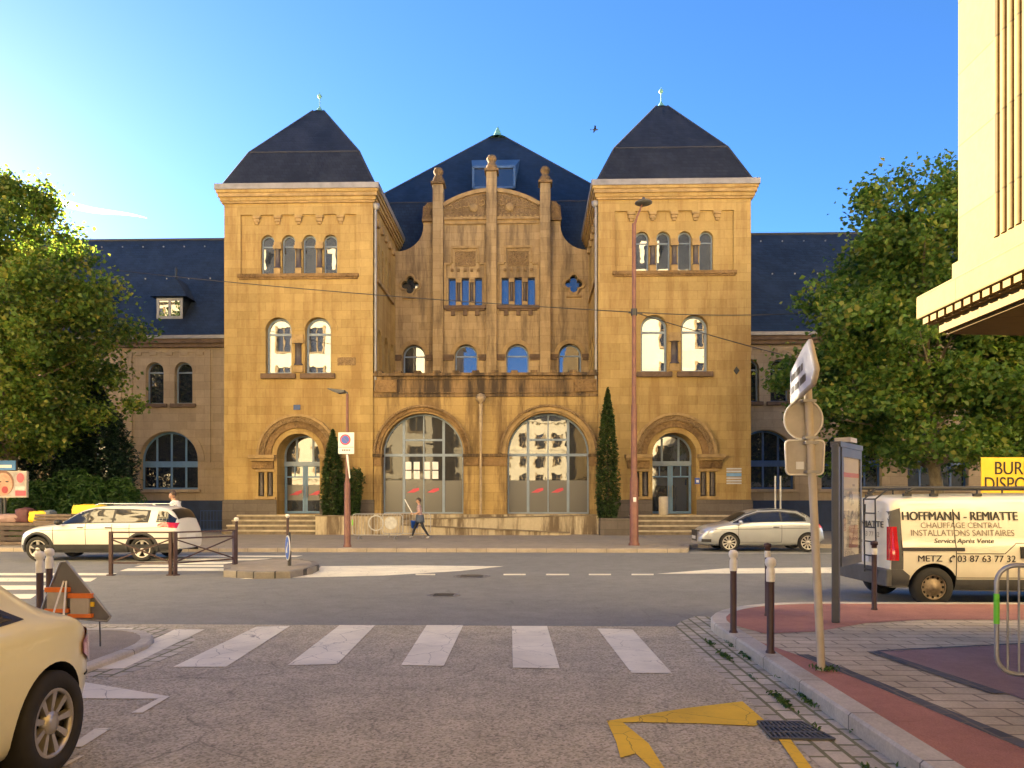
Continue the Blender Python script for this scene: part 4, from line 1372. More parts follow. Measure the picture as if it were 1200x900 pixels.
class Car:
    def __init__(s, up, lo, belt, hw, rw, edge=0.07, barrel=0.985):
        s.up, s.lo, s.belt = chaikin(up), chaikin(lo), chaikin(belt)
        s.hw, s.rw, s.edge, s.barrel = chaikin(hw), chaikin(rw), edge, barrel
        s.x0, s.x1 = up[0][0], up[-1][0]
        assert s.x1 > s.x0
    def f(s, c, x): return float(np.interp(x, c[:, 0], c[:, 1]))
    def section(s, x):
        zu, zl, zb, hw, rw = s.f(s.up, x), s.f(s.lo, x), s.f(s.belt, x), s.f(s.hw, x), s.f(s.rw, x)
        zb = min(zb, zu - 0.03)
        h = zb - zl
        e = min(s.edge, (zu - zb) * .4)
        pts = [(0, zl), (hw * .78, zl), (hw * .93, zl + .04), (hw * s.barrel, zl + .3 * h), (hw, zl + .62 * h), (hw * .992, zl + .88 * h), (hw * .955, zb),
               (hw * .955 * .45 + rw * .55, zb + (zu - e - zb) * .5), (rw, zu - e), (rw * .86, zu - e * .3), (rw * .45, zu), (0, zu + .012)]
        return chaikin(pts, 2)
    def side_y(s, x, z):
        p = s.section(x)
        k = int(np.argmax(p[:, 0] > s.f(s.hw, x) * .9))
        e = int(np.argmax(p[:, 1]))
        q = p[k:]
        return float(np.interp(z, q[:, 1], q[:, 0]))
    def top_z(s, x, y):
        p = s.section(x)
        k = len(p) // 2
        q = p[k:][::-1]
        return float(np.interp(abs(y), q[:, 0], q[:, 1]))
    def body(s, name, mats, parent, wheels, wr, inner=0.3, nx=84):
        xs = set(np.linspace(s.x0, s.x1, nx))
        for t in (.004, .015, .03, .05): xs |= {s.x0 + t, s.x1 - t}
        xs = sorted(xs)
        b = MB()
        n = None
        vs_, fs = [], []
        for x in xs:
            p = s.section(x)
            loop = [(x, q[0], q[1]) for q in p] + [(x, -q[0], q[1]) for q in p[-2:0:-1]]
            n = len(loop)
            vs_ += loop
        for i in range(len(xs) - 1):
            for k in range(n):
                k2 = (k + 1) % n
                fs.append((i * n + k, i * n + k2, (i + 1) * n + k2, (i + 1) * n + k))
        b.add(vs_, fs, 0, True)
        b.add([], [])
        b.f.append(tuple(range(n - 1, -1, -1))); b.m.append(0); b.sm.append(False)
        b.f.append(tuple(range((len(xs) - 1) * n, len(xs) * n))); b.m.append(0); b.sm.append(False)
        o = b.build(name, mats)
        cut = MB()
        for wx, wz in wheels:
            for sd in (-1, 1):
                hw = s.f(s.hw, wx)
                y0, y1 = sorted((sd * (hw - inner), sd * (hw + .3)))
                c = MB()
                cut.lathe([(0, y0), (wr, y0), (wr, y1), (0, y1)], (wx, 0, wz), 40, 0, axis='y')
        co = cut.build('cutter', [M['well']])
        md = o.modifiers.new('arches', 'BOOLEAN')
        md.operation = 'DIFFERENCE'
        md.object = co
        md.solver = 'EXACT'
        try: md.material_mode = 'TRANSFER'
        except Exception: pass
        dg = bpy.context.evaluated_depsgraph_get()
        me = bpy.data.meshes.new_from_object(o.evaluated_get(dg))
        o.modifiers.clear()
        o.data = me
        bpy.data.objects.remove(co)
        me.set_sharp_from_angle(angle=R(38))
        o.name = name
        o.data.name = name
        adopt(o, parent)
        return o
    def patch(s, b, bot, top, off=0.006, sides=(-1, 1), nx=26, nz=7, m=0):
        bot, top = np.array(bot, float), np.array(top, float)
        xa, xb = max(bot[0, 0], top[0, 0]), min(bot[-1, 0], top[-1, 0])
        for sd in sides:
            vs_, fs = [], []
            for i in range(nx + 1):
                x = xa + (xb - xa) * i / nx
                za, zb = np.interp(x, bot[:, 0], bot[:, 1]), np.interp(x, top[:, 0], top[:, 1])
                for k in range(nz + 1):
                    z = za + (zb - za) * k / nz
                    vs_.append((x, sd * (s.side_y(x, z) + off), z))
            for i in range(nx):
                for k in range(nz):
                    a = i * (nz + 1) + k
                    fs.append((a, a + 1, a + nz + 2, a + nz + 1))
            b.add(vs_, fs, m, True)
    def line(s, b, pts, w=0.012, off=0.003, sides=(-1, 1), m=0):
        for sd in sides:
            for (xa, za), (xb, zb) in zip(pts[:-1], pts[1:]):
                n = 8
                prev = None
                for i in range(n + 1):
                    t = i / n
                    x, z = xa + (xb - xa) * t, za + (zb - za) * t
                    p = (x, sd * (s.side_y(x, z) + off), z)
                    if prev: b.bar(prev, p, w, w * .5, m, up=(0, sd, 0))
                    prev = p
    def screen(s, b, xa, xb, fy, off=0.008, m=0, nx=12, ny=14):
        vs_, fs = [], []
        for i in range(nx + 1):
            x = xa + (xb - xa) * i / nx
            w = s.f(s.rw, x) * fy
            for k in range(ny + 1):
                y = -w + 2 * w * k / ny
                sl = (s.f(s.up, x + .02) - s.f(s.up, x - .02)) / .04
                nrm = Vector((-sl, 0, 1)).normalized() * off
                vs_.append((x + nrm.x, y, s.top_z(x, y) + nrm.z))
        for i in range(nx):
            for k in range(ny):
                a = i * (ny + 1) + k
                fs.append((a, a + 1, a + ny + 2, a + ny + 1))
        b.add(vs_, fs, m, True)

def wheel(parent, x, y, z, R_, w, rim, spokes, style='alloy', side=1):
    b = MB()
    o = side
    b.lathe([(rim, -w / 2), (R_ - .02, -w / 2), (R_, -w / 2 + .03), (R_, w / 2 - .03), (R_ - .02, w / 2), (rim + .01, w / 2), (rim - .01, w / 2 - .03), (rim - .02, -w / 2 + .02)], (0, 0, 0), 36, 0, axis='y')
    t = b.build('wheel', M['tyre'], parent)
    t.location = (x, y, z)
    b = MB()
    yo = o * (w / 2 - .015)
    if style == 'alloy':
        b.lathe([(rim * .99, yo), (rim * .9, yo + o * .006), (rim * .9, yo - o * .05), (rim * .99, yo - o * .05)], (0, 0, 0), 36, 0, axis='y')
        b.lathe([(rim * .88, -o * .02), (0.02, -o * .02)], (0, 0, 0), 24, 1, axis='y')
        b.lathe([(0.075, yo - o * .05), (.07, yo - o * .01), (.03, yo + o * .0), (0, yo)], (0, 0, 0), 16, 0, axis='y')
        for k in range(spokes):
            a = 2 * math.pi * k / spokes + .3
            c_, s_ = math.cos(a), math.sin(a)
            wd = rim * (0.30 if spokes < 7 else .17)
            def P(r, q, yy): return (r * c_ - q * s_, yy, r * s_ + q * c_)
            r0, r1 = .05, rim * .93
            vv = [P(r0, -wd * .35, yo - o * .02), P(r0, wd * .35, yo - o * .02), P(r1, wd * .62, yo - o * .005), P(r1, -wd * .62, yo - o * .005),
                  P(r0, -wd * .35, yo - o * .06), P(r0, wd * .35, yo - o * .06), P(r1, wd * .62, yo - o * .05), P(r1, -wd * .62, yo - o * .05)]
            b.add(vv, [(0, 1, 2, 3), (0, 4, 5, 1), (1, 5, 6, 2), (2, 6, 7, 3), (3, 7, 4, 0)])
    else:
        b.lathe([(rim * .99, yo), (rim * .93, yo + o * .008), (rim * .9, yo - o * .03), (rim * .72, yo - o * .035), (rim * .62, yo - o * .015), (rim * .3, yo - o * .01), (rim * .22, yo + o * .02), (0, yo + o * .025)], (0, 0, 0), 36, 0, axis='y')
        for k in range(12):
            a = 2 * math.pi * k / 12
            b.lathe([(.022, yo - o * .028), (0, yo - o * .027)], (rim * .8 * math.cos(a), 0, rim * .8 * math.sin(a)), 8, 1, axis='y')
    b.build('rim', [M['alloy'] if style == 'alloy' else M['steelrim'], M['well']], t)
    return t

# ---- white estate car on the main road, facing left
def white_suv():
    Y0 = 20.6
    X = XF(111, Y0)
    root = thing('estate_car', 'white sport utility car with black wheel arch trim driving left past the barriers', 'car', (X, Y0 + .92, 0.0), R(180))
    k = 0.00462
    def x(v): return (509 - v) * k
    up = [(-2.32, .78), (-2.30, 1.0), (-2.22, 1.22), (-2.10, 1.42), (-1.95, 1.52), (-1.5, 1.575), (-.6, 1.60), (.1, 1.575), (.6, 1.44), (1.12, 1.10), (1.3, 1.04), (1.9, .98), (2.2, .86), (2.31, .70), (2.33, .55)]
    lo = [(-2.33, .34), (-2.1, .28), (-1.5, .22), (1.4, .22), (2.1, .22), (2.34, .27)]
    belt = [(-2.33, .72), (-2.2, 1.06), (-1.6, 1.08), (0, 1.06), (1.15, 1.0), (1.9, .9), (2.2, .78), (2.34, .5)]
    hw = [(-2.33, .72), (-2.2, .84), (-1.9, .91), (-1.2, .93), (1.5, .93), (2.0, .88), (2.22, .76), (2.34, .60)]
    rw = [(-2.33, .60), (-2.1, .64), (-1.5, .66), (0, .68), (.7, .68), (1.2, .74), (1.8, .76), (2.34, .5)]
    c = Car(up, lo, belt, hw, rw)
    W_ = [(1.665, .345), (-1.335, .345)]
    pt = car_paint('warm white car paint', (0.68, 0.67, 0.62))
    c.body('body', [pt, M['well']], root, W_, .40)
    b = MB()
    c.patch(b, [(-1.55, 1.09), (-.4, 1.08), (1.08, 1.04)], [(-1.5, 1.44), (-1.0, 1.47), (.1, 1.49), (.55, 1.38), (1.08, 1.06)], .004)
    b.build('window_surround', M['blackplastic'], root)
    for bt, tp in (([(-1.5, 1.12), (-.52, 1.10)], [(-1.42, 1.41), (-.52, 1.45)]), ([(-.46, 1.10), (.22, 1.09)], [(-.46, 1.45), (.22, 1.44)]), ([(.28, 1.09), (1.0, 1.06)], [(.28, 1.42), (.55, 1.34), (1.0, 1.075)])):
        b = MB(); c.patch(b, bt, tp, .008); b.build('side_window', M['carglass'], root)
    b = MB(); c.screen(b, .62, 1.1, .92); b.build('windscreen', M['carglass'], root)
    b = MB(); c.patch(b, [(-2.2, 1.08), (-1.72, 1.10)], [(-2.2, 1.2), (-1.95, 1.40), (-1.72, 1.42)], .006); c.screen(b, -2.22, -2.02, .9)
    b.build('rear_window', M['carglass'], root)
    b = MB()
    c.patch(b, [(-2.2, .22 + .02), (-1.8, .24), (1.2, .24), (2.2, .24)], [(-2.2, .52), (-1.8, .48), (1.2, .47), (2.2, .45)], .012)
    b.build('sill_cladding', M['blackplastic'], root)
    for wx, wz in W_:
        b = MB()
        for sd in (-1, 1):
            n = 26
            vs_ = []
            for i in range(n + 1):
                t = R(-12 + 204 * i / n)
                for r_, o_ in ((.395, .015), (.395, .03), (.475, .022), (.48, .0)):
                    px_, pz = wx + r_ * math.cos(t), wz + r_ * math.sin(t)
                    vs_.append((px_, sd * (c.side_y(px_, max(pz, .26)) + o_), pz))
            b.add(vs_, [(i * 4 + q, i * 4 + q + 1, i * 4 + q + 5, i * 4 + q + 4) for i in range(n) for q in range(3)], 0, True)
        b.build('arch_trim', M['blackplastic'], root)
        for sd in (-1, 1): wheel(root, wx, sd * .80, wz, .345, .22, .245, 5, side=sd)
    b = MB()
    c.patch(b, [(-2.26, .93), (-1.78, .98)], [(-2.26, 1.08), (-1.95, 1.10), (-1.78, 1.06)], .012)
    b.build('tail_lamp', M['redlamp'], root)
    b = MB(); c.patch(b, [(1.85, .74), (2.25, .66)], [(1.85, .84), (2.25, .76)], .01); b.build('headlamp', M['clearlamp'], root)
    b = MB()
    for xx in (1.2, .26, -.5, -1.0):
        c.line(b, [(xx, .42), (xx + .02, 1.04)])
    c.line(b, [(-1.9, .95), (1.6, .86)], .01)
    b.build('panel_seam', M['seam'], root)
    b = MB()
    for xx in (.42, -.38):
        for sd in (-1, 1):
            y = c.side_y(xx, .95)
            b.box(xx - .09, xx + .09, sd * y - .02, sd * y + .02, .935, .965)
    b.build('door_handle', M['chrome'], root)
    for sd in (-1, 1):
        b = MB()
        b.lathe([(0, -.11), (.07, -.09), (.085, 0), (.07, .09), (0, .11)], (.98, sd * 1.03, 1.1), 12, 0, axis='y')
        b.bar((.98, sd * .93, 1.06), (.98, sd * 1.0, 1.08), .04)
        b.build('mirror', M['blackplastic'], root)
    b = MB()
    for sd in (-1, 1):
        b.tube([(-1.6, sd * .62, 1.58), (-1.5, sd * .63, 1.62), (.0, sd * .65, 1.63), (.15, sd * .65, 1.58)], .015, 8)
    b.build('roof_rail', M['chrome'], root)
    b = MB()
    b.box(-2.34, -2.315, -.26, .26, .62, .74)
    b.build('number_plate', M['plate'], root)
    return root
white_suv()

# ---- silver hatchback in the parking bay, facing left
def silver_hatch():
    Y0 = 25.05
    X = XF(894.5, Y0)
    root = thing('hatchback', 'silver three door hatchback with dark roof arch in the parking bay before the right tower', 'car', (X, Y0 + .87, 0.0), R(180))
    up = [(-2.1, .52), (-2.07, .80), (-2.0, .96), (-1.8, 1.10), (-1.45, 1.34), (-1.0, 1.425), (-.4, 1.46), (.25, 1.42), (.62, 1.28), (1.08, 1.0), (1.3, .95), (1.8, .86), (2.03, .72), (2.1, .58), (2.11, .5)]
    lo = [(-2.1, .36), (-1.9, .26), (-1.3, .19), (1.2, .18), (1.9, .2), (2.11, .24)]
    belt = [(-2.1, .5), (-2.0, .92), (-1.6, 1.0), (0, .97), (1.1, .92), (1.8, .78), (2.11, .46)]
    hw = [(-2.1, .66), (-1.95, .80), (-1.6, .86), (-1.0, .87), (1.4, .87), (1.8, .82), (2.0, .72), (2.11, .56)]
    rw = [(-2.1, .55), (-1.8, .56), (-1.2, .58), (0, .61), (.7, .61), (1.1, .68), (1.7, .70), (2.11, .48)]
    c = Car(up, lo, belt, hw, rw)
    W_ = [(1.12, .31), (-1.50, .31)]
    c.body('body', [car_paint('silver car paint', (0.43, 0.45, 0.48), .45, .32), M['well']], root, W_, .355)
    b = MB()
    c.patch(b, [(-1.5, 1.02), (0, .99), (.98, .96)], [(-1.45, 1.14), (-1.2, 1.29), (-.6, 1.36), (.1, 1.34), (.5, 1.22), (.98, .975)], .004)
    b.build('window_surround', M['blackplastic'], root)
    for bt, tp in (([(-1.38, 1.04), (-.66, 1.02)], [(-1.38, 1.13), (-1.15, 1.26), (-.66, 1.32)]), ([(-.6, 1.02), (.86, .98)], [(-.6, 1.325), (.1, 1.30), (.5, 1.17), (.86, 1.0)])):
        b = MB(); c.patch(b, bt, tp, .008); b.build('side_window', M['carglass'], root)
    b = MB(); c.screen(b, .5, 1.06, .93); b.build('windscreen', M['carglass'], root)
    b = MB(); c.screen(b, -1.82, -1.42, .88); b.build('rear_window', M['carglass'], root)
    b = MB()
    c.line(b, [(-1.55, 1.16), (-1.25, 1.36), (-.6, 1.415), (.1, 1.39), (.55, 1.25), (1.0, .99)], .05, .006)
    b.build('roof_arch', simple('dark blue grey roof arch', (.05, .06, .08), .3, .05, coat=1), root)
    for wx, wz in W_:
        for sd in (-1, 1): wheel(root, wx, sd * .76, wz, .31, .2, .235, 10, side=sd)
    b = MB(); c.patch(b, [(-2.06, .78), (-1.85, .82)], [(-2.06, .93), (-1.85, .99)], .012); b.build('tail_lamp', M['redlamp'], root)
    b = MB(); c.patch(b, [(1.66, .66), (2.05, .60)], [(1.66, .74), (2.05, .70)], .012); b.build('headlamp', M['clearlamp'], root)
    b = MB()
    for xx in (.82, -.62): c.line(b, [(xx, .32), (xx, .9)], .01)
    c.line(b, [(.82, .32), (-.62, .32)], .01)
    c.line(b, [(-1.9, .80), (1.6, .74)], .012)
    b.build('panel_seam', M['seam'], root)
    b = MB()
    for sd in (-1, 1):
        y = c.side_y(-.42, .82)
        b.box(-.53, -.33, sd * y - .02, sd * y + .02, .81, .84)
    b.build('door_handle', M['chrome'], root)
    for sd in (-1, 1):
        b = MB()
        b.lathe([(0, -.1), (.06, -.08), (.075, 0), (.06, .08), (0, .1)], (.78, sd * .96, 1.0), 12, 0, axis='y')
        b.build('mirror', M['clearlamp'], root)
    b = MB()
    b.box(2.10, 2.125, -.36, .36, .34, .72)
    b.build('grille', M['blackplastic'], root)
    b = MB(); b.box(2.125, 2.135, -.26, .26, .40, .51); b.build('number_plate', M['plate'], root)
    b = MB(); c.patch(b, [(1.72, .32), (2.02, .32)], [(1.72, .42), (2.02, .42)], .01); b.build('fog_lamp', M['blackplastic'], root)
    return root
silver_hatch()

# ---- cream hatchback at the near left kerb, tail away from the viewer
def cream_hatch():
    root = thing('hatchback', 'cream hatchback with multi spoke alloy wheels parked closest to the zebra crossing', 'car', (-3.74, 3.25, 0.0), R(-87))
    up = [(-1.98, .45), (-1.96, .66), (-1.88, .80), (-1.72, .905), (-1.50, 1.03), (-1.05, 1.29), (-.6, 1.44), (0, 1.49), (.5, 1.42), (.85, 1.2), (1.15, .98), (1.6, .88), (1.85, .74), (1.98, .5)]
    lo = [(-1.98, .36), (-1.75, .24), (-1.2, .17), (1.2, .17), (1.7, .2), (1.98, .26)]
    belt = [(-1.98, .42), (-1.88, .74), (-1.7, .87), (-1.4, .95), (0, .93), (1.1, .88), (1.7, .7), (1.98, .44)]
    hw = [(-1.98, .55), (-1.90, .66), (-1.72, .79), (-1.45, .865), (-1.0, .88), (1.0, .87), (1.6, .8), (1.98, .55)]
    rw = [(-1.98, .46), (-1.75, .54), (-1.4, .57), (-.8, .6), (.6, .62), (1.1, .68), (1.98, .46)]
    c = Car(up, lo, belt, hw, rw)
    W_ = [(1.22, .318), (-1.19, .318)]
    c.body('body', [car_paint('cream car paint', (0.90, 0.87, 0.55)), M['well']], root, W_, .372)
    b = MB()
    c.patch(b, [(-1.0, .985), (.9, .94)], [(-1.0, .99), (-.62, 1.2), (0, 1.32), (.45, 1.27), (.9, .96)], .004)
    b.build('window_surround', M['blackplastic'], root)
    b = MB(); c.patch(b, [(-.9, 1.0), (.8, .96)], [(-.9, 1.01), (-.58, 1.17), (0, 1.28), (.4, 1.23), (.8, .975)], .008)
    b.build('side_window', M['carglass'], root)
    b = MB(); c.screen(b, -1.42, -.7, .85); b.build('rear_window', M['carglass'], root)
    b = MB(); c.screen(b, .55, 1.1, .92); b.build('windscreen', M['carglass'], root)
    b = MB(); c.patch(b, [(-1.955, .57), (-1.74, .58), (-1.54, .68)], [(-1.955, .79), (-1.74, .82), (-1.54, .755)], .016); b.build('tail_lamp', M['redlamp'], root)
    b = MB(); c.patch(b, [(1.6, .58), (1.9, .52)], [(1.6, .7), (1.9, .62)], .012); b.build('headlamp', M['clearlamp'], root)
    for wx, wz in W_:
        for sd in (-1, 1): wheel(root, wx, sd * .78, wz, .318, .2, .212, 9, side=sd)
    b = MB()
    c.line(b, [(-1.93, .50), (-1.62, .52)], .012)
    b.build('panel_seam', M['seam'], root)
    b = MB(); b.box(-2.0, -1.975, -.26, .26, .42, .53); b.build('number_plate', M['plate'], root)
    return root
cream_hatch()

# ---- text helper
def text_mesh(s, x0, x1, z0, z1, fr, d, mat, name, parent, offset=0.0, shear=0.0, th=0.004, bold=0.0):
    cu = bpy.data.curves.new(name, 'FONT')
    cu.body = s
    cu.offset = 0.0
    cu.shear = shear
    o = bpy.data.objects.new(name, cu)
    COL.objects.link(o)
    bpy.context.view_layer.update()
    dg = bpy.context.evaluated_depsgraph_get()
    me = bpy.data.meshes.new_from_object(o.evaluated_get(dg))
    bpy.data.objects.remove(o)
    co = np.empty(len(me.vertices) * 3); me.vertices.foreach_get('co', co); co = co.reshape(-1, 3)
    mn, mx_ = co.min(0), co.max(0)
    u = x0 + (co[:, 0] - mn[0]) / (mx_[0] - mn[0]) * (x1 - x0)
    v = z0 + (co[:, 1] - mn[1]) / (mx_[1] - mn[1]) * (z1 - z0)
    fs = [tuple(p.vertices) for p in me.polygons]
    bpy.data.meshes.remove(me)
    n0 = len(u)
    vs_, ff_ = [], []
    hz = (x1 - x0) / max(1, len(s)) * bold * 1.7              # heavy type: the glyphs laid down a few times, shifted
    shifts = (0,) if not bold else (-hz, -hz / 3, hz / 3, hz)
    for q, sh in enumerate(shifts):
        vs_ += [fr(u[i] + sh, d + .0004 * q, v[i]) for i in range(n0)]
        ff_ += [tuple(i + q * n0 for i in f) for f in fs]
    me = bpy.data.meshes.new(name)
    me.from_pydata(vs_, [], ff_)
    me.materials.clear()
    me.materials.append(mat)
    o = bpy.data.objects.new(name, me)
    COL.objects.link(o)
    if parent: adopt(o, parent)
    return o
M['black_ink'] = simple('black lettering', (0.015, 0.015, 0.015), 0.5, 0.05)
M['grey_ink'] = simple('grey lettering', (0.20, 0.17, 0.13), 0.5, 0.05)

def work_van():
    Y0 = 11.95
    xr = XF(1045, Y0)
    k = Y0 / FPX
    Lv = 4.9
    W2 = .95
    root = thing('delivery_van', 'cream van with black and grey lettering, roof rack and rear ladder at the kerb', 'van', (xr + Lv / 2, Y0 + W2, 0.0), 0)
    h = Lv / 2
    up = [(-h, 1.40), (-h + .02, 1.66), (-h + .1, 1.765), (-h + .4, 1.80), (0, 1.82), (1.0, 1.80), (1.35, 1.70), (1.95, 1.10), (2.1, 1.0), (2.35, .85), (h, .6)]
    lo = [(-h, .32), (-h + .3, .28), (-1.2, .22), (1.5, .22), (h, .26)]
    belt = [(-h, 1.0), (-2.0, 1.06), (1.2, 1.06), (1.9, 1.0), (2.3, .8), (h, .5)]
    hw = [(-h, .91), (-h + .1, .94), (-1.5, .95), (1.5, .95), (2.1, .88), (h, .62)]
    rw = [(-h, .80), (-h + .2, .82), (0, .83), (1.2, .80), (1.9, .82), (h, .5)]
    c = Car(up, lo, belt, hw, rw, edge=.13, barrel=.99)
    W_ = [(-h + (XF(1095, Y0) - xr) + .0, .315), (h - .85, .315)]
    c.body('body', [car_paint('cream white van paint', (0.76, 0.73, 0.61)), M['well']], root, W_, .385)
    def lx_(px): return XF(px, Y0) - xr - h
    def lz(py): return CAMH + (588 - py) * k * 1.0
    for wx, wz in W_:
        for sd in (-1, 1): wheel(root, wx, sd * .84, wz, .315, .21, .20, 0, 'steel', side=sd)
    # dark rear corner post, bumper and sill
    b = MB()
    c.patch(b, [(-h + .01, .60), (-h + .19, .60)], [(-h + .01, 1.52), (-h + .19, 1.58)], .006)
    b.build('corner_trim', M['greyplastic'], root)
    b = MB()
    c.patch(b, [(-h + .01, .30), (lx_(1067), .30)], [(-h + .01, .60), (lx_(1058), .60), (lx_(1067), .50)], .012)
    b.box(-h - .07, -h + .02, -.92, .92, .32, .60)
    b.build('rear_bumper', M['greyplastic'], root, bevel=.02)
    b = MB()
    c.patch(b, [(lx_(1121), .26), (h - 1.25, .26)], [(lx_(1121), .44), (h - 1.25, .44)], .012)
    b.build('sill_cladding', M['greyplastic'], root)
    b = MB()
    c.patch(b, [(-h + .015, .74), (-h + .12, .74)], [(-h + .015, 1.28), (-h + .12, 1.28)], .014)
    for sd in (-1, 1): b.box(-h - .015, -h + .02, sd * .87 - .06, sd * .87 + .06, .74, 1.28)
    b.build('tail_lamp', M['redlamp'], root)
    b = MB()
    c.patch(b, [(lx_(1058), lz(645)), (lx_(1131), lz(645))], [(lx_(1058), lz(641)), (lx_(1131), lz(641))], .010)
    b.build('sliding_rail', M['blackplastic'], root)
    b = MB()
    c.line(b, [(lx_(1121), .34), (lx_(1121), 1.56)], .012)
    c.line(b, [(lx_(1058), .62), (lx_(1058), 1.56)], .010)
    c.line(b, [(lx_(1121), lz(676)), (1.2, lz(676))], .008)
    c.line(b, [(lx_(1121), lz(648)), (lx_(1178), lz(648)), (lx_(1192), lz(636)), (1.3, lz(634))], .010)
    c.line(b, [(1.35, .34), (1.35, 1.0)], .012)
    b.build('panel_seam', M['seam'], root)
    b = MB()
    c.patch(b, [(1.05, 1.08), (1.85, 1.06)], [(1.05, 1.58), (1.4, 1.56), (1.85, 1.08)], .006)
    b.build('side_window', M['carglass'], root)
    b = MB(); c.screen(b, 1.42, 1.93, .93); b.build('windscreen', M['carglass'], root)
    b = MB()
    for sd in (-1, 1):
        y = c.side_y(lx_(1205), lz(647))
        b.box(lx_(1196), lx_(1215), sd * y - .03, sd * y + .03, lz(653), lz(640))
    b.build('door_handle', M['blackplastic'], root)
    # lettering on the right side (towards the viewer)
    def frs(a, d, z): return (lx_(a), -(c.side_y(lx_(a), lz(z)) + .010 + d), lz(z))
    def tx(s, x0, x1, y0, y1, mat, bold=0.0, shear=0.0):
        text_mesh(s, x0, x1, y1, y0, frs, 0, mat, 'lettering', root, 0.0, shear, bold=bold)
    tx('HOFFMANN - REMIATTE', 1061, 1196.5, 599.5, 609.5, M['black_ink'], .035)
    tx('CHAUFFAGE CENTRAL', 1082, 1177, 612, 618.5, M['grey_ink'])
    tx('INSTALLATIONS SANITAIRES', 1070, 1191, 620.5, 627.5, M['grey_ink'])
    tx('Service Après Vente', 1096, 1166, 630.5, 637.5, M['black_ink'], .02, .25)
    tx('METZ', 1076, 1104, 650, 657, M['black_ink'], .012)
    tx('03 87 63 77 32', 1122, 1190, 650, 657.5, M['black_ink'], .012)
    b = MB()
    b.tube([frs(1113, .003, 657), frs(1113.5, .003, 653), frs(1117, .003, 650)], .008, 6)
    b.tube([frs(1113, .003, 657), frs(1115, .003, 656.4)], .014, 6)
    b.tube([frs(1117, .003, 650), frs(1118.5, .003, 651.8)], .014, 6)
    b.build('phone_symbol', M['black_ink'], root)
    # rear doors with window line, ladder, lettering
    xb = -h
    b = MB()
    b.box(xb - .008, xb + .01, -.006, .006, .62, 1.64)
    b.box(xb - .012, xb + .01, .1, .16, .98, 1.03)
    b.build('door_seam', M['blackplastic'], root)
    b = MB()
    ff = lambda a, d, z: (xb - .012 - d, -a, z)
    b.box(xb - .02, xb + .005, -.20, .25, .66, .76)
    b.build('number_plate', M['plate'], root)
    text_mesh('- REMIATTE', -.55, .70, 1.26, 1.36, ff, 0, M['black_ink'], 'rear_lettering', root, bold=.03)
    text_mesh('03 87 63 77 32', -.45, .55, 1.10, 1.18, ff, 0, M['grey_ink'], 'rear_lettering', root)
    b = MB(); b.box(xb - .014, xb + .002, .25, .5, .78, .92); b.build('blue_sticker', simple('blue sticker', (0.05, 0.25, 0.6), .5, .1), root)
    b = MB()
    for y in (-.64, -.22):
        b.tube([(xb - .10, y, .5), (xb - .12, y, 1.72), (xb + .1, y, 1.9)], .014, 8)
    for i in range(6): b.tube([(xb - .11, -.64, .55 + .235 * i), (xb - .11, -.22, .55 + .235 * i)], .012, 8)
    b.build('rear_ladder', M['blackplastic'], root)
    # roof rack
    b = MB()
    for sd in (-1, 1):
        y = sd * .68
        b.tube([(xb + .35, y, 1.83), (xb + .5, y, 1.90), (1.0, y, 1.90), (1.15, y, 1.83)], .018, 8)
        for xx in (lx_(1073), lx_(1105), lx_(1157), .3, .8):
            b.tube([(xx, y, 1.80), (xx, y, 1.90)], .016, 8)
            b.box(xx - .06, xx + .06, y - .03, y + .03, 1.77, 1.815)
    for i in range(8): b.tube([(xb + .45 + i * .4, -.68, 1.90), (xb + .45 + i * .4, .68, 1.90)], .014, 6)
    b.tube([(xb + .1, .66, 1.93), (1.2, .66, 1.93)], .03, 8)
    b.build('roof_rack', M['blackplastic'], root)
    return root
work_van()

def split_sides(root, names):
    for o in kids(root):
        if o.type != 'MESH' or o.name.split('.')[0] not in names: continue
        me = o.data
        for sd in (-1, 1):
            keep = [p for p in me.polygons if p.center.y * sd > 0]
            if not keep: continue
            used = sorted({i for p in keep for i in p.vertices})
            mp_ = {v: i for i, v in enumerate(used)}
            nm = bpy.data.meshes.new(o.name.split('.')[0])
            nm.from_pydata([me.vertices[i].co for i in used], [], [[mp_[i] for i in p.vertices] for p in keep])
            for mt in me.materials: nm.materials.append(mt)
            nm.polygons.foreach_set('use_smooth', [p.use_smooth for p in keep])
            nm.polygons.foreach_set('material_index', [p.material_index for p in keep])
            c = bpy.data.objects.new(o.name.split('.')[0], nm)
            COL.objects.link(c)
            c.parent = root
        bpy.data.objects.remove(o)
for r_ in [o for o in list(bpy.data.objects) if o.parent is None and o.get('category') in ('car', 'van')]:
    split_sides(r_, ('side_window', 'sill_cladding', 'window_surround', 'tail_lamp', 'headlamp', 'fog_lamp', 'roof_arch', 'corner_trim', 'sliding_rail', 'roof_rail', 'arch_trim', 'door_handle'))
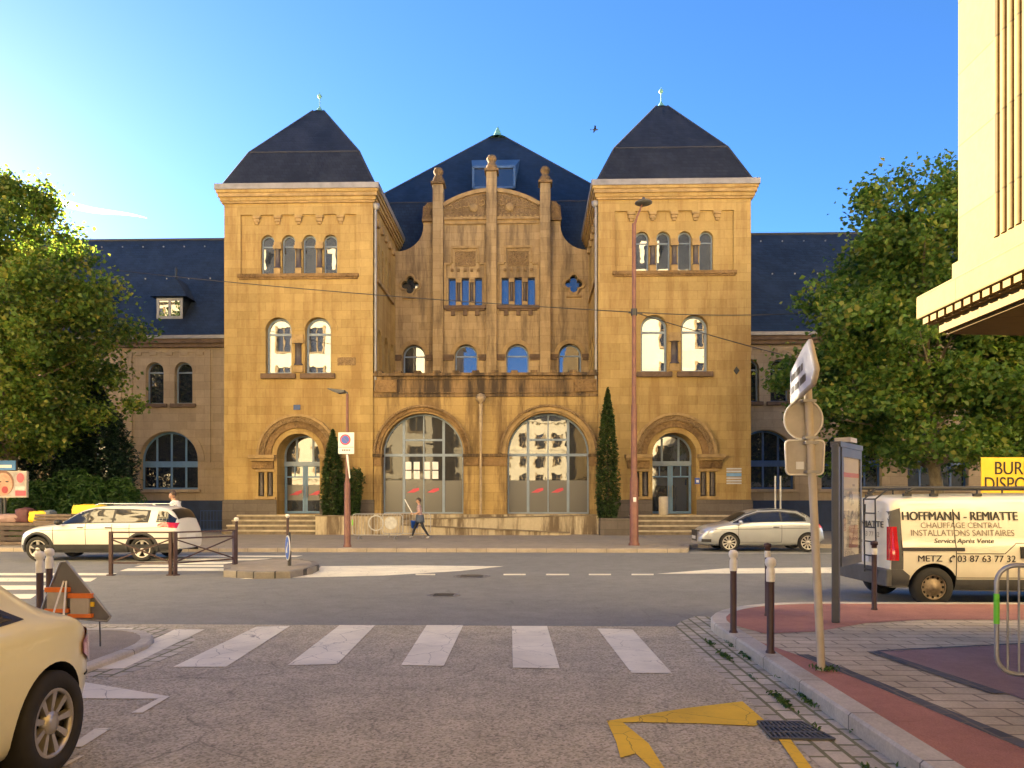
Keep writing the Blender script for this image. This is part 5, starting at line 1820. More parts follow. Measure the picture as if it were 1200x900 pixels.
# ================================================================== VEGETATION
def leaf_mat(name, cols, trans=0.35):
    m, nt, b = new_mat(name)
    out = nt.nodes['Material Output']
    g = nd(nt, 'ShaderNodeNewGeometry')
    stops = [(i / max(1, len(cols) - 1), c) for i, c in enumerate(cols)]
    c = ramp(nt, g.outputs['Random Per Island'], stops)
    v = coords(nt)
    big = noise(nt, v, 0.5, 3)
    c = mixc(nt, 1.0, c, ramp(nt, big, [(0.35, (0.6, 0.65, 0.6)), (0.65, (1.15, 1.1, 1.0))]), 'MULTIPLY')
    L(nt, c, b.inputs['Base Color'])
    b.inputs['Roughness'].default_value = 0.45
    b.inputs['Specular IOR Level'].default_value = 0.35
    t = nd(nt, 'ShaderNodeBsdfTranslucent')
    L(nt, mixc(nt, 1.0, c, (1.6, 1.5, 0.7), 'MULTIPLY'), t.inputs['Color'])
    mx = nd(nt, 'ShaderNodeMixShader', Fac=trans)
    L(nt, b.outputs[0], mx.inputs[1]); L(nt, t.outputs[0], mx.inputs[2])
    L(nt, mx.outputs[0], out.inputs['Surface'])
    return m
M['plane_leaf'] = leaf_mat('plane tree leaves', [(0.06, 0.115, 0.024), (0.085, 0.16, 0.034), (0.12, 0.195, 0.04), (0.17, 0.225, 0.05), (0.27, 0.25, 0.06)], .5)
M['plane_leaf_dark'] = leaf_mat('plane tree leaves, deep green', [(0.05, 0.11, 0.025), (0.075, 0.155, 0.034), (0.105, 0.19, 0.042), (0.145, 0.22, 0.05), (0.23, 0.23, 0.06)], .5)
M['conifer_leaf'] = leaf_mat('dark conifer needles', [(0.012, 0.03, 0.02), (0.02, 0.046, 0.027), (0.032, 0.06, 0.032)], .1)
M['cypress_leaf'] = leaf_mat('cypress needles', [(0.028, 0.06, 0.018), (0.05, 0.095, 0.028), (0.085, 0.13, 0.038)], .2)
M['bush_leaf'] = leaf_mat('bright bush leaves', [(0.03, 0.08, 0.02), (0.05, 0.12, 0.03), (0.09, 0.16, 0.045)], .3)
def bark_mat(name, a, c):
    m, nt, b = new_mat(name)
    n = noise(nt, coords(nt, 1, 1, .5), 5, 6, .7)
    L(nt, ramp(nt, n, [(0.35, a), (0.6, c)]), b.inputs['Base Color'])
    b.inputs['Roughness'].default_value = .9
    bump(nt, b, n, .6, .03)
    return m
M['bark'] = bark_mat('plane tree bark', (0.10, 0.075, 0.05), (0.27, 0.215, 0.13))
M['stem'] = bark_mat('dark stem', (0.05, 0.04, 0.03), (0.1, 0.08, 0.05))

def leaves(name, P, size, mat, parent, up=0.5, aspect=0.75, seed=0, vary=.35):
    r = np.random.default_rng(seed)
    n = len(P)
    nrm = r.normal(size=(n, 3)); nrm[:, 2] = np.abs(nrm[:, 2]) + up
    nrm /= np.linalg.norm(nrm, axis=1)[:, None]
    a = r.normal(size=(n, 3)); a -= nrm * (a * nrm).sum(1)[:, None]; a /= np.linalg.norm(a, axis=1)[:, None]
    b = np.cross(nrm, a)
    s = size * (1 + r.uniform(-vary, vary, n))[:, None]
    fold = nrm * s * .18
    # a leaf: 6-gon halves folded along the midrib
    tip, base = P + a * s * .5, P - a * s * .5
    l1, l2 = P + b * s * aspect * .5 + a * s * .08 + fold, P - b * s * aspect * .5 + a * s * .08 + fold
    V = np.stack([base, l1, tip, l2], 1).reshape(-1, 3)
    idx = np.arange(n)[:, None] * 4
    F = np.concatenate([idx + [0, 1, 2], idx + [0, 2, 3]], 1).reshape(-1)
    me = bpy.data.meshes.new(name)
    me.vertices.add(len(V)); me.vertices.foreach_set('co', V.astype(np.float32).ravel())
    me.loops.add(len(F)); me.loops.foreach_set('vertex_index', F.astype(np.int32))
    me.polygons.add(2 * n); me.polygons.foreach_set('loop_start', np.arange(2 * n, dtype=np.int32) * 3)
    me.update(calc_edges=True)
    me.materials.append(mat)
    o = bpy.data.objects.new(name, me)
    COL.objects.link(o)
    if parent is not None: adopt(o, parent)
    return o

def broad_tree(label, x, y, prof, trunk_r, trunk_h, nclump, nleaf, size, mat, seed, squash=1.0, lean=0.0, group='plane trees before the station', clump=.8):
    r = np.random.default_rng(seed)
    t = thing('plane_tree', label, 'tree', (x, y, 0.12), 0, group)
    zs, rs = np.array([p[0] for p in prof]), np.array([p[1] for p in prof])
    cl = []
    while len(cl) < nclump:
        z = r.uniform(zs[0], zs[-1])
        rr = np.interp(z, zs, rs)
        if r.uniform() > (rr / rs.max()) ** 1.3: continue
        a = r.uniform(0, 2 * math.pi)
        q = rr * (r.uniform(0.12, 1.0) ** .5)
        jag = 1 + .16 * math.sin(3 * a + z * 1.7 + seed) + .10 * math.sin(7 * a - z * 2.3)
        cl.append((q * jag * math.cos(a), q * jag * math.sin(a) * squash, z))
    cl = np.array(cl)
    b = MB()
    top = (lean, 0, zs[-1] * .72)
    b.tube([(0, 0, -.1), (.02, .02, .4), (.05, 0, trunk_h * .5), (lean * .4, .03, trunk_h), (lean * .7, 0, trunk_h * 1.5), top], [trunk_r * 1.35, trunk_r * 1.05, trunk_r * .92, trunk_r * .8, trunk_r * .55, .04], 12)
    b.build('trunk', M['bark'], t)
    order = r.permutation(nclump)[:46]
    for k, i in enumerate(order):
        c = cl[i]
        z0 = max(trunk_h * .75, min(c[2] - 1.2, zs[-1] * .68) * r.uniform(.65, .95))
        f = min(1, z0 / (zs[-1] * .72))
        st = np.array([lean * f, 0, z0])
        md = (st + c) / 2 + np.array([0, 0, .35]) + r.normal(size=3) * .15
        b2 = MB()
        b2.tube([st, md, c], [trunk_r * .34 * (1 - f * .5), trunk_r * .2, .015], 6)
        b2.build('limb', M['bark'], t)
    per = nleaf // nclump
    offs = r.normal(size=(nclump, per, 3)) * np.array([clump * .5, clump * .5, clump * .34]) * r.uniform(.65, 1.25, (nclump, 1, 1))
    P = (cl[:, None, :] + offs).reshape(-1, 3)
    # twig sprays at the outline
    leaves('crown', P, size, mat, t, .35, .8, seed)
    return t
z0 = .12
def prof(px0, Y, rows):
    xc = XF(px0, Y)
    return [(ZF(px0, py, Y) - z0, abs(XF(px, Y) - xc)) for px, py in rows]
YT1 = 31.0
broad_tree('tall yellow green plane tree with a full crown beside the left wing', XF(10, YT1), YT1,
           prof(10, YT1, [(70, 528), (105, 505), (122, 450), (133, 400), (117, 350), (100, 300), (70, 255), (42, 215), (26, 200)]), .3, 4.2, 300, 66000, .19, M['plane_leaf'], 3, lean=.3)
YT2 = 27.5
broad_tree('deep green plane tree with a mottled trunk behind the van roof', XF(1097, YT2), YT2,
           prof(1097, YT2, [(985, 540), (965, 515), (945, 470), (936, 415), (965, 350), (985, 290), (1015, 230), (1055, 195)]), .24, 3.7, 350, 74000, .19, M['plane_leaf_dark'], 8, lean=-.4)
broad_tree('bright plane tree at the far right beyond the yellow banner', XF(1235, 31), 31.0,
           prof(1235, 31, [(1190, 540), (1140, 510), (1115, 450), (1120, 390), (1150, 330), (1190, 290)]), .22, 3.5, 180, 30000, .19, M['plane_leaf'], 15, lean=.1)

def cone_shrub(name, label, cat, x, y, z, h, rad, n, size, mat, seed, prof_=None, group=None, aspect=.35, flick=0.0):
    r = np.random.default_rng(seed)
    t = thing(name, label, cat, (x, y, z), 0, group)
    b = MB()
    b.tube([(0, 0, 0), (0, 0, h * .85)], [min(.09, rad * .2), .01], 8)
    b.build('stem', M['stem'], t)
    prof_ = prof_ or [(0, .7), (.15, 1), (.5, .85), (.8, .5), (1, .05)]
    zz = r.uniform(0, 1, n) ** 1.1
    rr = np.interp(zz, [p[0] for p in prof_], [p[1] for p in prof_]) * rad
    a = r.uniform(0, 2 * math.pi, n)
    rr = rr * (1 + .14 * np.sin(5 * a + 9 * zz) + .09 * np.sin(11 * a - 23 * zz)) * np.sqrt(r.uniform(.35, 1.0, n))
    P = np.stack([rr * np.cos(a), rr * np.sin(a), zz * h + r.normal(size=n) * .05], 1)
    leaves('foliage', P, size, mat, t, .9 + flick, aspect, seed)
    return t
cone_shrub('cypress', 'slim dark green cypress in the grey planter left of the right tower door', 'cypress', XF(712, 35.1), 35.1, .85, ZF(712, 457, 35.1) - .85, .56, 6500, .17, M['cypress_leaf'], 21)
cone_shrub('cypress', 'shorter cypress behind the no parking sign', 'cypress', XF(390, 35.6), 35.6, .85, ZF(390, 505, 35.6) - .85, .58, 4500, .17, M['cypress_leaf'], 22)
cone_shrub('climbing_shrub', 'ragged shrub leaning right behind the red lamp post', 'shrub', XF(416, 35.7), 35.7, .85, 2.4, .42, 1500, .18, M['cypress_leaf'], 23, [(0, .5), (.3, .6), (.6, .9), (.85, 1.1), (1, .5)])
cone_shrub('conifer', 'broad dark conifer standing against the left wing beside the plane tree', 'conifer', XF(112, 34), 34.0, .1, ZF(112, 452, 34), 1.9, 17000, .24, M['conifer_leaf'], 24, [(0, .9), (.2, 1), (.55, .82), (.8, .5), (1, .06)])
cone_shrub('conifer', 'wide dark conifer at the far left under the plane tree crown', 'conifer', XF(52, 34.5), 34.5, .1, ZF(52, 490, 34.5), 2.6, 16000, .26, M['conifer_leaf'], 25, [(0, .9), (.3, 1), (.7, .9), (1, .3)])
for i, (px, py, lb, rad) in enumerate(((48, 566, 'bright green feathery bush behind the sack pile', 1.0), (78, 552, 'tall feathery green bush in the middle of the bush row', 1.1), (105, 560, 'green feathery bush above the white car bonnet', 1.0),
                                  (132, 562, 'green feathery bush at the right end of the bush row', .9), (22, 578, 'low green bush beside the poster', .8))):
    x, y = XF(px, 31.2), 31.2 + (i % 2) * .5
    h = ZF(px, py, y) - .1
    cone_shrub('feathery_bush', lb, 'bush', x, y, .1, h, rad * 1.15, 2300, .3, M['bush_leaf'], 30 + i, [(0, .9), (.5, 1.0), (.75, .75), (1, .35)], 'feathery bushes at the left wing', .18, -.6)

# ================================================================== STREET FURNITURE
M['redbrown'] = simple('red brown iron paint', (0.048, 0.021, 0.018), 0.5, 0.25, 6, bmp=.05)
M['redbrown2'] = simple('oxide red lamp paint', (0.16, 0.065, 0.045), 0.5, 0.25, 4, bmp=.05)
M['whitepaint'] = simple('aged white paint', (0.74, 0.71, 0.62), 0.55, 0.12, 8)
M['galv'] = simple('galvanised steel', (0.36, 0.36, 0.36), 0.42, 0.18, 9, metal=0.6)
M['signback'] = simple('sign back grey', (0.42, 0.38, 0.31), 0.5, 0.15, 5)
M['beigepole'] = simple('beige sign pole', (0.47, 0.41, 0.31), 0.5, 0.12, 5)
M['signwhite'] = simple('white sign face', (0.70, 0.70, 0.69), 0.4, 0.06)
M['signred'] = simple('red sign ring', (0.58, 0.05, 0.08), 0.4, 0.08)
M['signblue'] = simple('blue sign field', (0.03, 0.11, 0.48), 0.4, 0.08)
M['orange'] = simple('orange tape', (0.75, 0.19, 0.03), 0.5, 0.15)
M['darkgrey'] = simple('dark grey metal', (0.075, 0.075, 0.072), 0.5, 0.15, 4)

def bollard_mesh():
    root = thing('bollard', '', 'bollard')
    b = MB(); b.lathe([(.05, -.05), (.05, .02), (.038, .04), (.038, .74)], (0, 0, 0), 14); b.build('post', M['redbrown'], root)
    b = MB()
    b.lathe([(.043, .74), (.045, .76), (.045, .86), (.036, .88), (.036, .89), (.05, .905), (.056, .93), (.053, .965), (.034, .985), (.0, .99)], (0, 0, 0), 14)
    b.build('head', M['whitepaint'], root)
    return root
bol = bollard_mesh()
bl = [(G(859.5, 742, .122), 'white headed brown bollard near the corner kerb, left of the nearer one', .122), (G(903, 766, .122), 'white headed brown bollard nearest the leaning sign pole', .122),
      ]
first = True
def put_bollard(loc, label, z, rz=0.0):
    global first
    if first:
        bol.location = (*loc, z); bol['label'] = label; bol['group'] = 'white headed bollards'; first = False
        return bol
    return dup(bol, (*loc, z), rz, label, 'white headed bollards')
for loc, lab, z in bl: put_bollard(loc, lab, z)
x, y = XF(46.7, 8.5), 8.5
put_bollard((x, y), 'front one of the two white headed bollards beside the tripod warning sign', .112)
x, y = XF(57.8, 9.05), 9.05
put_bollard((x, y), 'rear one of the two white headed bollards beside the tripod warning sign', .112)
# plain bollards without the white ball
root = thing('post_bollard', 'plain dark bollard with a pale band, at the kerb left of the van', 'bollard', (*G(1024.5, 715, .122), .122), 0, 'plain dark bollards')
b = MB(); b.lathe([(.045, -.05), (.045, .02), (.036, .04), (.036, .80)], (0, 0, 0), 14); b.build('post', M['redbrown'], root)
b = MB(); b.lathe([(.038, .80), (.04, .81), (.04, .88), (.038, .89)], (0, 0, 0), 14); b.build('band', M['whitepaint'], root)
b = MB(); b.lathe([(.036, .89), (.036, .93), (.05, .94), (.05, .985), (.0, 1.0)], (0, 0, 0), 14); b.build('cap', M['redbrown'], root)
dup(root, (*G(899.5, 722, .122), .122), 0, 'plain dark bollard with a pale band, hidden behind a white headed bollard', 'plain dark bollards')

# pedestrian guard rails with crossed braces (median)
def guard_rail(px0, y0, px1, y1, label, tall=None):
    A, B = Vector((*G(px0, y0), 0)), Vector((*G(px1, y1), 0))
    d = B - A
    t = thing('guard_rail', label, 'railing', A, math.atan2(d.y, d.x), 'red brown crossed guard rails')
    w = d.length
    for xx, hh in ((0, 1.0), (w, 1.0)):
        b = MB(); b.box(xx - .035, xx + .035, -.035, .035, 0, hh)
        b.box(xx - .07, xx + .07, -.07, .07, -.02, .02)
        b.build('post', M['redbrown'], t)
    b = MB()
    for z in (.98, .84, .28): b.bar((0, 0, z), (w, 0, z), .045, .035)
    b.build('rail', M['redbrown'], t)
    b = MB()
    b.bar((0, .004, .82), (w, .004, .30), .03, .03)
    b.bar((0, -.004, .30), (w, -.004, .82), .03, .03)
    b.build('cross_brace', M['redbrown'], t)
guard_rail(130, 674, 200, 674, 'left one of the two crossed guard rails, before the white car rear wheel')
guard_rail(205.5, 674, 274.5, 668.5, 'right one of the two crossed guard rails, ending at the traffic island')
def ball_post(px, py, h, label):
    t = thing('ball_post', label, 'post', (*G(px, py), 0), 0, 'slim posts with white balls')
    b = MB(); b.lathe([(.04, 0), (.035, .03), (.035, h - .1)], (0, 0, 0), 12); b.build('shaft', M['redbrown'], t)
    b = MB(); b.lathe([(.03, h - .1), (.055, h - .07), (.06, h - .035), (.04, h - .005), (0, h)], (0, 0, 0), 12); b.build('ball', M['whitepaint'], t)
    return t
ball_post(277, 668, 1.3, 'slim brown post with a white ball at the end of the crossed guard rails')
bp = ball_post(337, 661, 1.35, 'slim brown post with a white ball behind the round blue arrow sign')
# keep-right sign on the island
x, y = G(337, 663, .14)
t = thing('direction_sign', 'round blue sign with a white arrow on the traffic island', 'road sign', (x, y - .02, .14), R(-62))
b = MB(); b.lathe([(.045, 0), (.045, .35), (.03, .36), (.03, .8)], (0, .05, 0), 10); b.build('post', M['iron'], t)
cz = ZF(337, 642, y) - .14
b = MB(); b.lathe([(0, -.0), (.30, -.0), (.30, .02), (0, .02)], (0, 0, cz), 28, 0, axis='y')
b.build('sign_rim', M['signwhite'], t)
b = MB(); b.lathe([(.27, -.004), (0, -.004)], (0, 0, cz), 28, 0, axis='y'); b.build('sign_face', M['signblue'], t)
b = MB()
q = Matrix.Translation((0, -.008, cz)) @ Matrix.Rotation(R(-135), 4, 'Y')
for poly in ([(-.035, -.2), (.035, -.2), (.035, .04), (-.035, .04)], [(-.11, .04), (.11, .04), (0, .19)]):
    b.add([q @ Vector((a, 0, c)) for a, c in poly], [tuple(range(len(poly)))])
b.build('arrow', M['signwhite'], t)

# red brown lamp post with no-parking sign
x, y = G(407, 641, .122)
t = thing('lamp_post', 'oxide red lamp post with a flat lamp head beside the no parking sign', 'street lamp', (x, y, .122))
zt = ZF(404, 462, y) - .122
b = MB(); b.lathe([(.14, -.02), (.14, .05), (.115, .1), (.105, 2.2), (.07, 2.26), (.055, 3.2), (.045, zt)], (0, 0, 0), 14); b.build('pole', M['redbrown2'], t)
b = MB()
b.tube([(0, 0, zt - .05), (0, 0, zt + .05), (-.12, -.02, zt + .1)], .03, 8)
b.add([(-.08, -.13, zt + .13), (-.08, .13, zt + .13), (-.66, .11, zt + .20), (-.66, -.11, zt + .20), (-.08, -.13, zt + .05), (-.08, .13, zt + .05), (-.3, .15, zt + .02), (-.66, .11, zt + .17), (-.66, -.11, zt + .17), (-.3, -.15, zt + .02)],
      [(0, 1, 2, 3), (0, 4, 5, 1), (1, 5, 6, 7, 2), (2, 7, 8, 3), (3, 8, 9, 4, 0), (4, 9, 6, 5), (9, 8, 7, 6)])
b.build('lamp_head', M['darkgrey'], t)
sg = thing('parking_sign', 'white no parking panel with a red and blue disc on the red lamp post', 'road sign', (x, y - .16, .122), 0)
cz = ZF(405, 519, y - .16) - .122
hw_ = .275
b = MB(); b.box(-hw_, hw_, 0, .02, cz - .38, cz + .36); b.bar((0, .01, cz), (0, .12, cz), .05, .05); b.build('panel', M['signwhite'], sg, bevel=.01)
b = MB(); b.lathe([(.185, -.004), (0, -.004)], (-.03, 0, cz + .11), 26, 0, axis='y'); b.build('red_ring', M['signred'], sg)
b = MB(); b.lathe([(.135, -.007), (0, -.007)], (-.03, 0, cz + .11), 26, 0, axis='y'); b.build('blue_disc', M['signblue'], sg)
b = MB(); b.bar((-.13, -.010, cz + .21), (.07, -.010, cz + .01), .045, .004); b.box(-hw_ + .02, hw_ - .02, -.004, 0, cz - .155, cz - .14)
b.build('red_bar', M['signred'], sg)
b = MB()
for i in range(5): b.box(-.14 + i * .06, -.10 + i * .06, -.004, 0, cz - .27, cz - .225)
b.build('small_print', M['black_ink'], sg)
b = MB()
b.add([(.0, -.01, cz - .40), (.07, -.01, cz - .40), (.13, .06, cz - 1.2), (.09, .06, cz - 1.22)], [(0, 1, 2, 3)])
b.build('tape_end', M['signwhite'], sg)

# tall lamp mast
x, y = G(743, 639, .122)
t = thing('lamp_mast', 'tall slim red brown lamp mast with a round lamp shade before the right tower', 'street lamp', (x, y, .122))
z1 = ZF(743, 262, y) - .122
b = MB(); b.lathe([(.2, -.02), (.2, .06), (.16, .1), (.15, 2.4), (.11, 2.48), (.10, 5.0), (.08, 5.05), (.07, z1)], (0, 0, 0), 14); b.build('pole', M['redbrown2'], t)
xe = XF(754, y) - x
ze = ZF(754, 236, y) - .122
b = MB(); b.tube([(0, 0, z1 - 1.0), (.0, 0, z1 - .1), (xe * .35, 0, z1 + .25), (xe, 0, ze)], [.05, .045, .035, .025], 8); b.build('arm', M['redbrown2'], t)
b = MB(); b.lathe([(0, .14), (.05, .13), (.06, .06), (.16, .03), (.30, -.04), (.31, -.07), (.2, -.12), (0, -.13)], (xe, -.02, ze), 18); b.build('lamp_shade', M['darkgrey'], t)
b = MB()
zc = ZF(743, 366, y) - .122
b.lathe([(.11, -.12), (.12, 0), (.11, .12)], (0, 0, zc), 10); b.bar((-.2, 0, zc), (.3, 0, zc - .04), .06); b.build('cable_clamp', M['iron'], t)
b = MB(); b.box(-.05, .05, -.18, -.15, 1.55, 1.72); b.build('sticker', M['signwhite'], t)
mast_top = Vector((x, y, zc + .122))
# overhead wires
def wire(name, p, q, sag, label, r=.018):
    p, q = Vector(p), Vector(q)
    b = MB()
    b.tube([p.lerp(q, i / 14) - Vector((0, 0, sag * 4 * (i / 14) * (1 - i / 14))) for i in range(15)], r, 5)
    return tag(b.build(name, M['iron']), label, 'cable', 'overhead wires')
wa = Vector((XF(130, 33), 33, ZF(130, 316, 33)))
wire('overhead_wire', wa, mast_top, .15, 'overhead wire crossing the left tower to the tall lamp mast')
wire('overhead_wire', mast_top, (XF(1060, 30), 30, ZF(1060, 356, 30)), .25, 'overhead wire running from the lamp mast to the right tree, upper one')
wire('overhead_wire', mast_top, (XF(985, 36), 36, ZF(985, 432, 36)), .1, 'overhead wire sloping down across the right tower windows')

# advertising panel on the near right pavement
pA = Vector((*G(979.5, 730, .122), .122))
pB = Vector((XF(1005, 10.45), 10.45, .122))
d = pB - pA
t = thing('advert_panel', 'dark framed glass advertising panel on one leg by the kerb', 'advert panel', pA, math.atan2(d.y, d.x))
w = d.length
H = ZF(979, 520, pA.y) - .122
zb = .72
b = MB(); b.box(-.05, .05, -.045, .045, 0, H); b.build('leg', M['darkgrey'], t, bevel=.02)
b = MB()
b.slab(rect(.075, w, zb, H - .04), [rect(.16, w - .07, zb + .12, H - .16)], FRONT(-.055), 0, .11)
b.box(-.02, w + .02, -.065, .065, H - .04, H + .03)
b.build('frame', M['darkgrey'], t)
b = MB(); b.sheet(rect(.16, w - .07, zb + .12, H - .16), [], FRONT(0), -.03, 0); b.build('poster_backing', simple('poster paper', (.50, .46, .40), .6, .1, 3), t)
b = MB()
r = np.random.default_rng(5)
b.sheet(rect(.17, w - .08, H - .42, H - .36), [], FRONT(0), -.034, 0)
for i in range(16):
    a0 = .2 + r.uniform(0, w - .55); zz = H - .5 - r.uniform(0, .45)
    b.sheet(rect(a0, a0 + r.uniform(.04, .16), zz - r.uniform(.03, .12), zz), [], FRONT(0), -.0345 - .0003 * i, 1)
b.sheet(rect(.22, .30, zb + .45, zb + .62), [], FRONT(0), -.040, 2)
b.sheet(rect(.45, w - .15, zb + .22, zb + .52), [], FRONT(0), -.041, 2)
b.build('poster_print', [simple('red poster strip', (.45, .06, .05), .5), simple('grey poster print', (.14, .14, .16), .5), simple('brown poster print', (.3, .13, .1), .5)], t)
b = MB(); b.sheet(rect(.16, w - .07, zb + .12, H - .16), [], FRONT(0), -.050, 0)
gm, nt, bs = new_mat('poster glazing')
tr = nd(nt, 'ShaderNodeBsdfTransparent'); gl = nd(nt, 'ShaderNodeBsdfGlossy', Roughness=.02); mx = nd(nt, 'ShaderNodeMixShader', Fac=.28)
L(nt, tr.outputs[0], mx.inputs[1]); L(nt, gl.outputs[0], mx.inputs[2]); L(nt, mx.outputs[0], nt.nodes['Material Output'].inputs['Surface'])
b.build('glazing', gm, t)
b = MB(); b.box(.3, .62, -.1, .1, H + .04, H + .10); b.build('top_cap', M['beigepole'], t)

# leaning sign pole with three signs
base = Vector((*G(963, 786, .122), .122))
tp = Vector((XF(946.5, base.y), base.y, ZF(946.5, 452, base.y)))
t = thing('sign_pole', 'leaning beige sign pole carrying three signs seen from behind', 'sign post', base)
rel = tp - base
b = MB(); b.tube([(0, 0, -.05), rel * .5, rel], .036, 14); b.build('pole', M['beigepole'], t)
def onpole(py):
    f = (786 - py) / (786 - 452)
    return rel * f
def plate(poly, dy, name, rim, back, cz_):
    b = MB(); b.slab(poly, [], FRONT(dy), 0, .012); o = b.build(name, back, t)
    n = len(poly)
    b = MB()
    pts = [Vector((a, dy - .004, z)) for a, z in poly]
    b.tube(pts + [pts[0], pts[1]], .009, 6)
    b.build('sign_edge', rim, o)
    return o
k = base.y / FPX
c = onpole(491)
cx0 = XF(943.5, base.y) - base.x
disc = [(cx0 + 22 * k * math.cos(2 * math.pi * i / 36), c.z + 23 * k * math.sin(2 * math.pi * i / 36)) for i in range(36)]
plate(disc, c.y + .045, 'round_sign', M['whitepaint'], M['signback'], c.z)
c = onpole(536)
xa, xb, za, zb = XF(922, base.y) - base.x, XF(968, base.y) - base.x, ZF(945, 556, base.y) - .122, ZF(945, 515.5, base.y) - .122
sq = []
for (ax, az, t0) in ((xb - .04, zb - .04, 0), (xa + .04, zb - .04, 90), (xa + .05, za + .04, 180), (xb - .05, za + .04, 270)):
    sq += [(ax + .04 * math.cos(R(t0 + 22.5 * i)), az + .04 * math.sin(R(t0 + 22.5 * i))) for i in range(5)]
o = plate(sq, c.y + .045, 'square_sign', M['whitepaint'], M['signback'], c.z)
b = MB(); b.box(xa + .10, xa + .17, c.y + .038, c.y + .044, za + .05, za + .12); b.build('sticker', M['paper'], o)
for py in (470, 513, 519, 553):
    b = MB(); q = onpole(py); b.box(q.x - .06, q.x + .06, -.04, .052, q.z - .012, q.z + .012)
    b.build('clamp', M['galv'], t)
# arrow shaped direction sign on top, pointing to the viewer
far = Vector((XF(929, base.y + .05) - base.x, .05, 0))
Yn = base.y / 1.2
near = Vector((XF(955.5, Yn) - base.x, Yn - base.y, 0))
dd = (near - far).normalized()
nz = lambda px, py, Y: ZF(px, py, Y) - .122
L_ = (near - far).length
zb0 = nz(929, 471, base.y); zt0 = nz(931, 435, base.y)
hgt = zt0 - zb0
def fsign(a, d, z):
    nn = Vector((-dd.y, dd.x, 0))
    p = far + dd * a - nn * d
    return (p.x, p.y, z)
poly = [(0, zb0), (L_ * .93, zb0), (L_ * 1.06, zb0 + hgt * .30), (L_ * .80, zb0 + hgt * 1.28), (L_ * .62, zb0 + hgt * 1.28), (0, zt0)]
b = MB(); b.slab(poly, [], fsign, -.02, .02)
o = b.build('arrow_sign', M['signwhite'], t)
b = MB(); pts = [Vector(fsign(a, 0, z)) for a, z in poly]
b.tube(pts + [pts[0], pts[1]], .022, 6); b.build('sign_edge', M['beigepole'], o)
b = MB()
r = np.random.default_rng(2)
for row, z in ((0, zb0 + hgt * .62), (1, zb0 + hgt * .22)):
    a = .06
    while a < L_ * (.72 if row else .6):
        wv = r.uniform(.018, .035)
        for sd in (-.0225, .0225):
            b.add([fsign(a, sd, z), fsign(a + wv, sd, z), fsign(a + wv, sd, z + r.uniform(.05, .075)), fsign(a, sd, z + .06)], [(0, 1, 2, 3)])
        a += wv + (.012 if r.uniform() < .8 else .04)
b.build('lettering', M['black_ink'], o)

# steel crowd barriers
def crowd_barrier(label, loc, rz, w=2.1, h=1.05, tag_col=None, gap=.125):
    t = thing('crowd_barrier', label, 'barrier', loc, rz, 'galvanised crowd barriers')
    b = MB()
    c_ = .14
    z0_, z1_ = .18, h
    loop = []
    for ax, az, t0 in ((w - c_, z1_ - c_, 0), (c_, z1_ - c_, 90), (c_, z0_ + c_, 180), (w - c_, z0_ + c_, 270)):
        loop += [(ax + c_ * math.cos(R(t0 + 18 * i)), 0, az + c_ * math.sin(R(t0 + 18 * i))) for i in range(6)]
    b.tube(loop + [loop[0], loop[1]], .019, 8)
    b.build('frame', M['galv'], t)
    b = MB()
    n = int(w / gap)
    for i in range(1, n): b.tube([(w * i / n, 0, z0_), (w * i / n, 0, z1_)], .0085, 6)
    b.build('upright_bars', M['galv'], t)
    for xx in (.3, w - .3):
        b = MB(); b.tube([(xx, -.27, 0), (xx, -.02, z0_), (xx, .02, z0_), (xx, .27, 0)], .016, 8); b.build('foot', M['galv'], t)
    if tag_col:
        b = MB(); b.tube([(0, 0, h * .55), (0, 0, h * .78)], .022, 8); b.build('coloured_band', tag_col, t)
    return t
M['lime'] = simple('lime green tape', (0.16, 0.62, 0.04), .5, .1)
g = G(1176, 818, .122)
cb = crowd_barrier('galvanised crowd barrier with a lime green band at the right edge', (3.74, 6.05, .122), R(-14), 2.2, 1.05, M['lime'], .078)
for lab, px, pyy, dx in (('crowd barrier with a round white plate, left one by the ramp', 413, 632, 0), ('crowd barrier behind the person with the bucket', 448, 630, .25)):
    g = G(px, pyy, .122)
    o = crowd_barrier(lab, (g[0], g[1], .122), R(2 if dx else -2), 2.1, 1.05, M['lime'] if not dx else None)
    if not dx:
        for xx, rr_ in ((1.0, .33), (1.62, .26)):
            b = MB(); b.lathe([(0 if rr_ < .3 else rr_ - .05, -.015), (rr_, -.015), (rr_, .0), (0 if rr_ < .3 else rr_ - .05, 0)], (xx, -.03, .68), 26, 0, axis='y'); b.build('round_plate', M['galv'], o)

# folding triangle warning sign seen from behind
zk = .112
Yt = 7.9
xa, xt, xb = XF(50, Yt), XF(74, Yt), XF(130, Yt)
za, zt_, zb = ZF(50, 722, Yt), ZF(74, 658, Yt), ZF(128, 728, Yt)
t = thing('warning_sign', 'folding triangular road works sign seen from behind with orange strapped weights', 'road sign', (XF(90, Yt), Yt, zk))
ox, oz = t.location.x, zk
poly = [(xa - ox, za - oz), (xb - ox - .04, zb - oz), (xb - ox, zb - oz + .05), (xt - ox + .04, zt_ - oz), (xt - ox - .03, zt_ - oz - .01), (xa - ox - .02, za - oz + .05)]
b = MB(); b.slab(poly, [], FRONT(0), 0, .02); b.build('plate', simple('grey sign back', (.15, .145, .135), .5, .15, 4), t)
b = MB()
pts = [Vector((a, -.004, z)) for a, z in poly]
b.tube(pts + [pts[0], pts[1]], .012, 6); b.build('plate_edge', M['galv'], t)
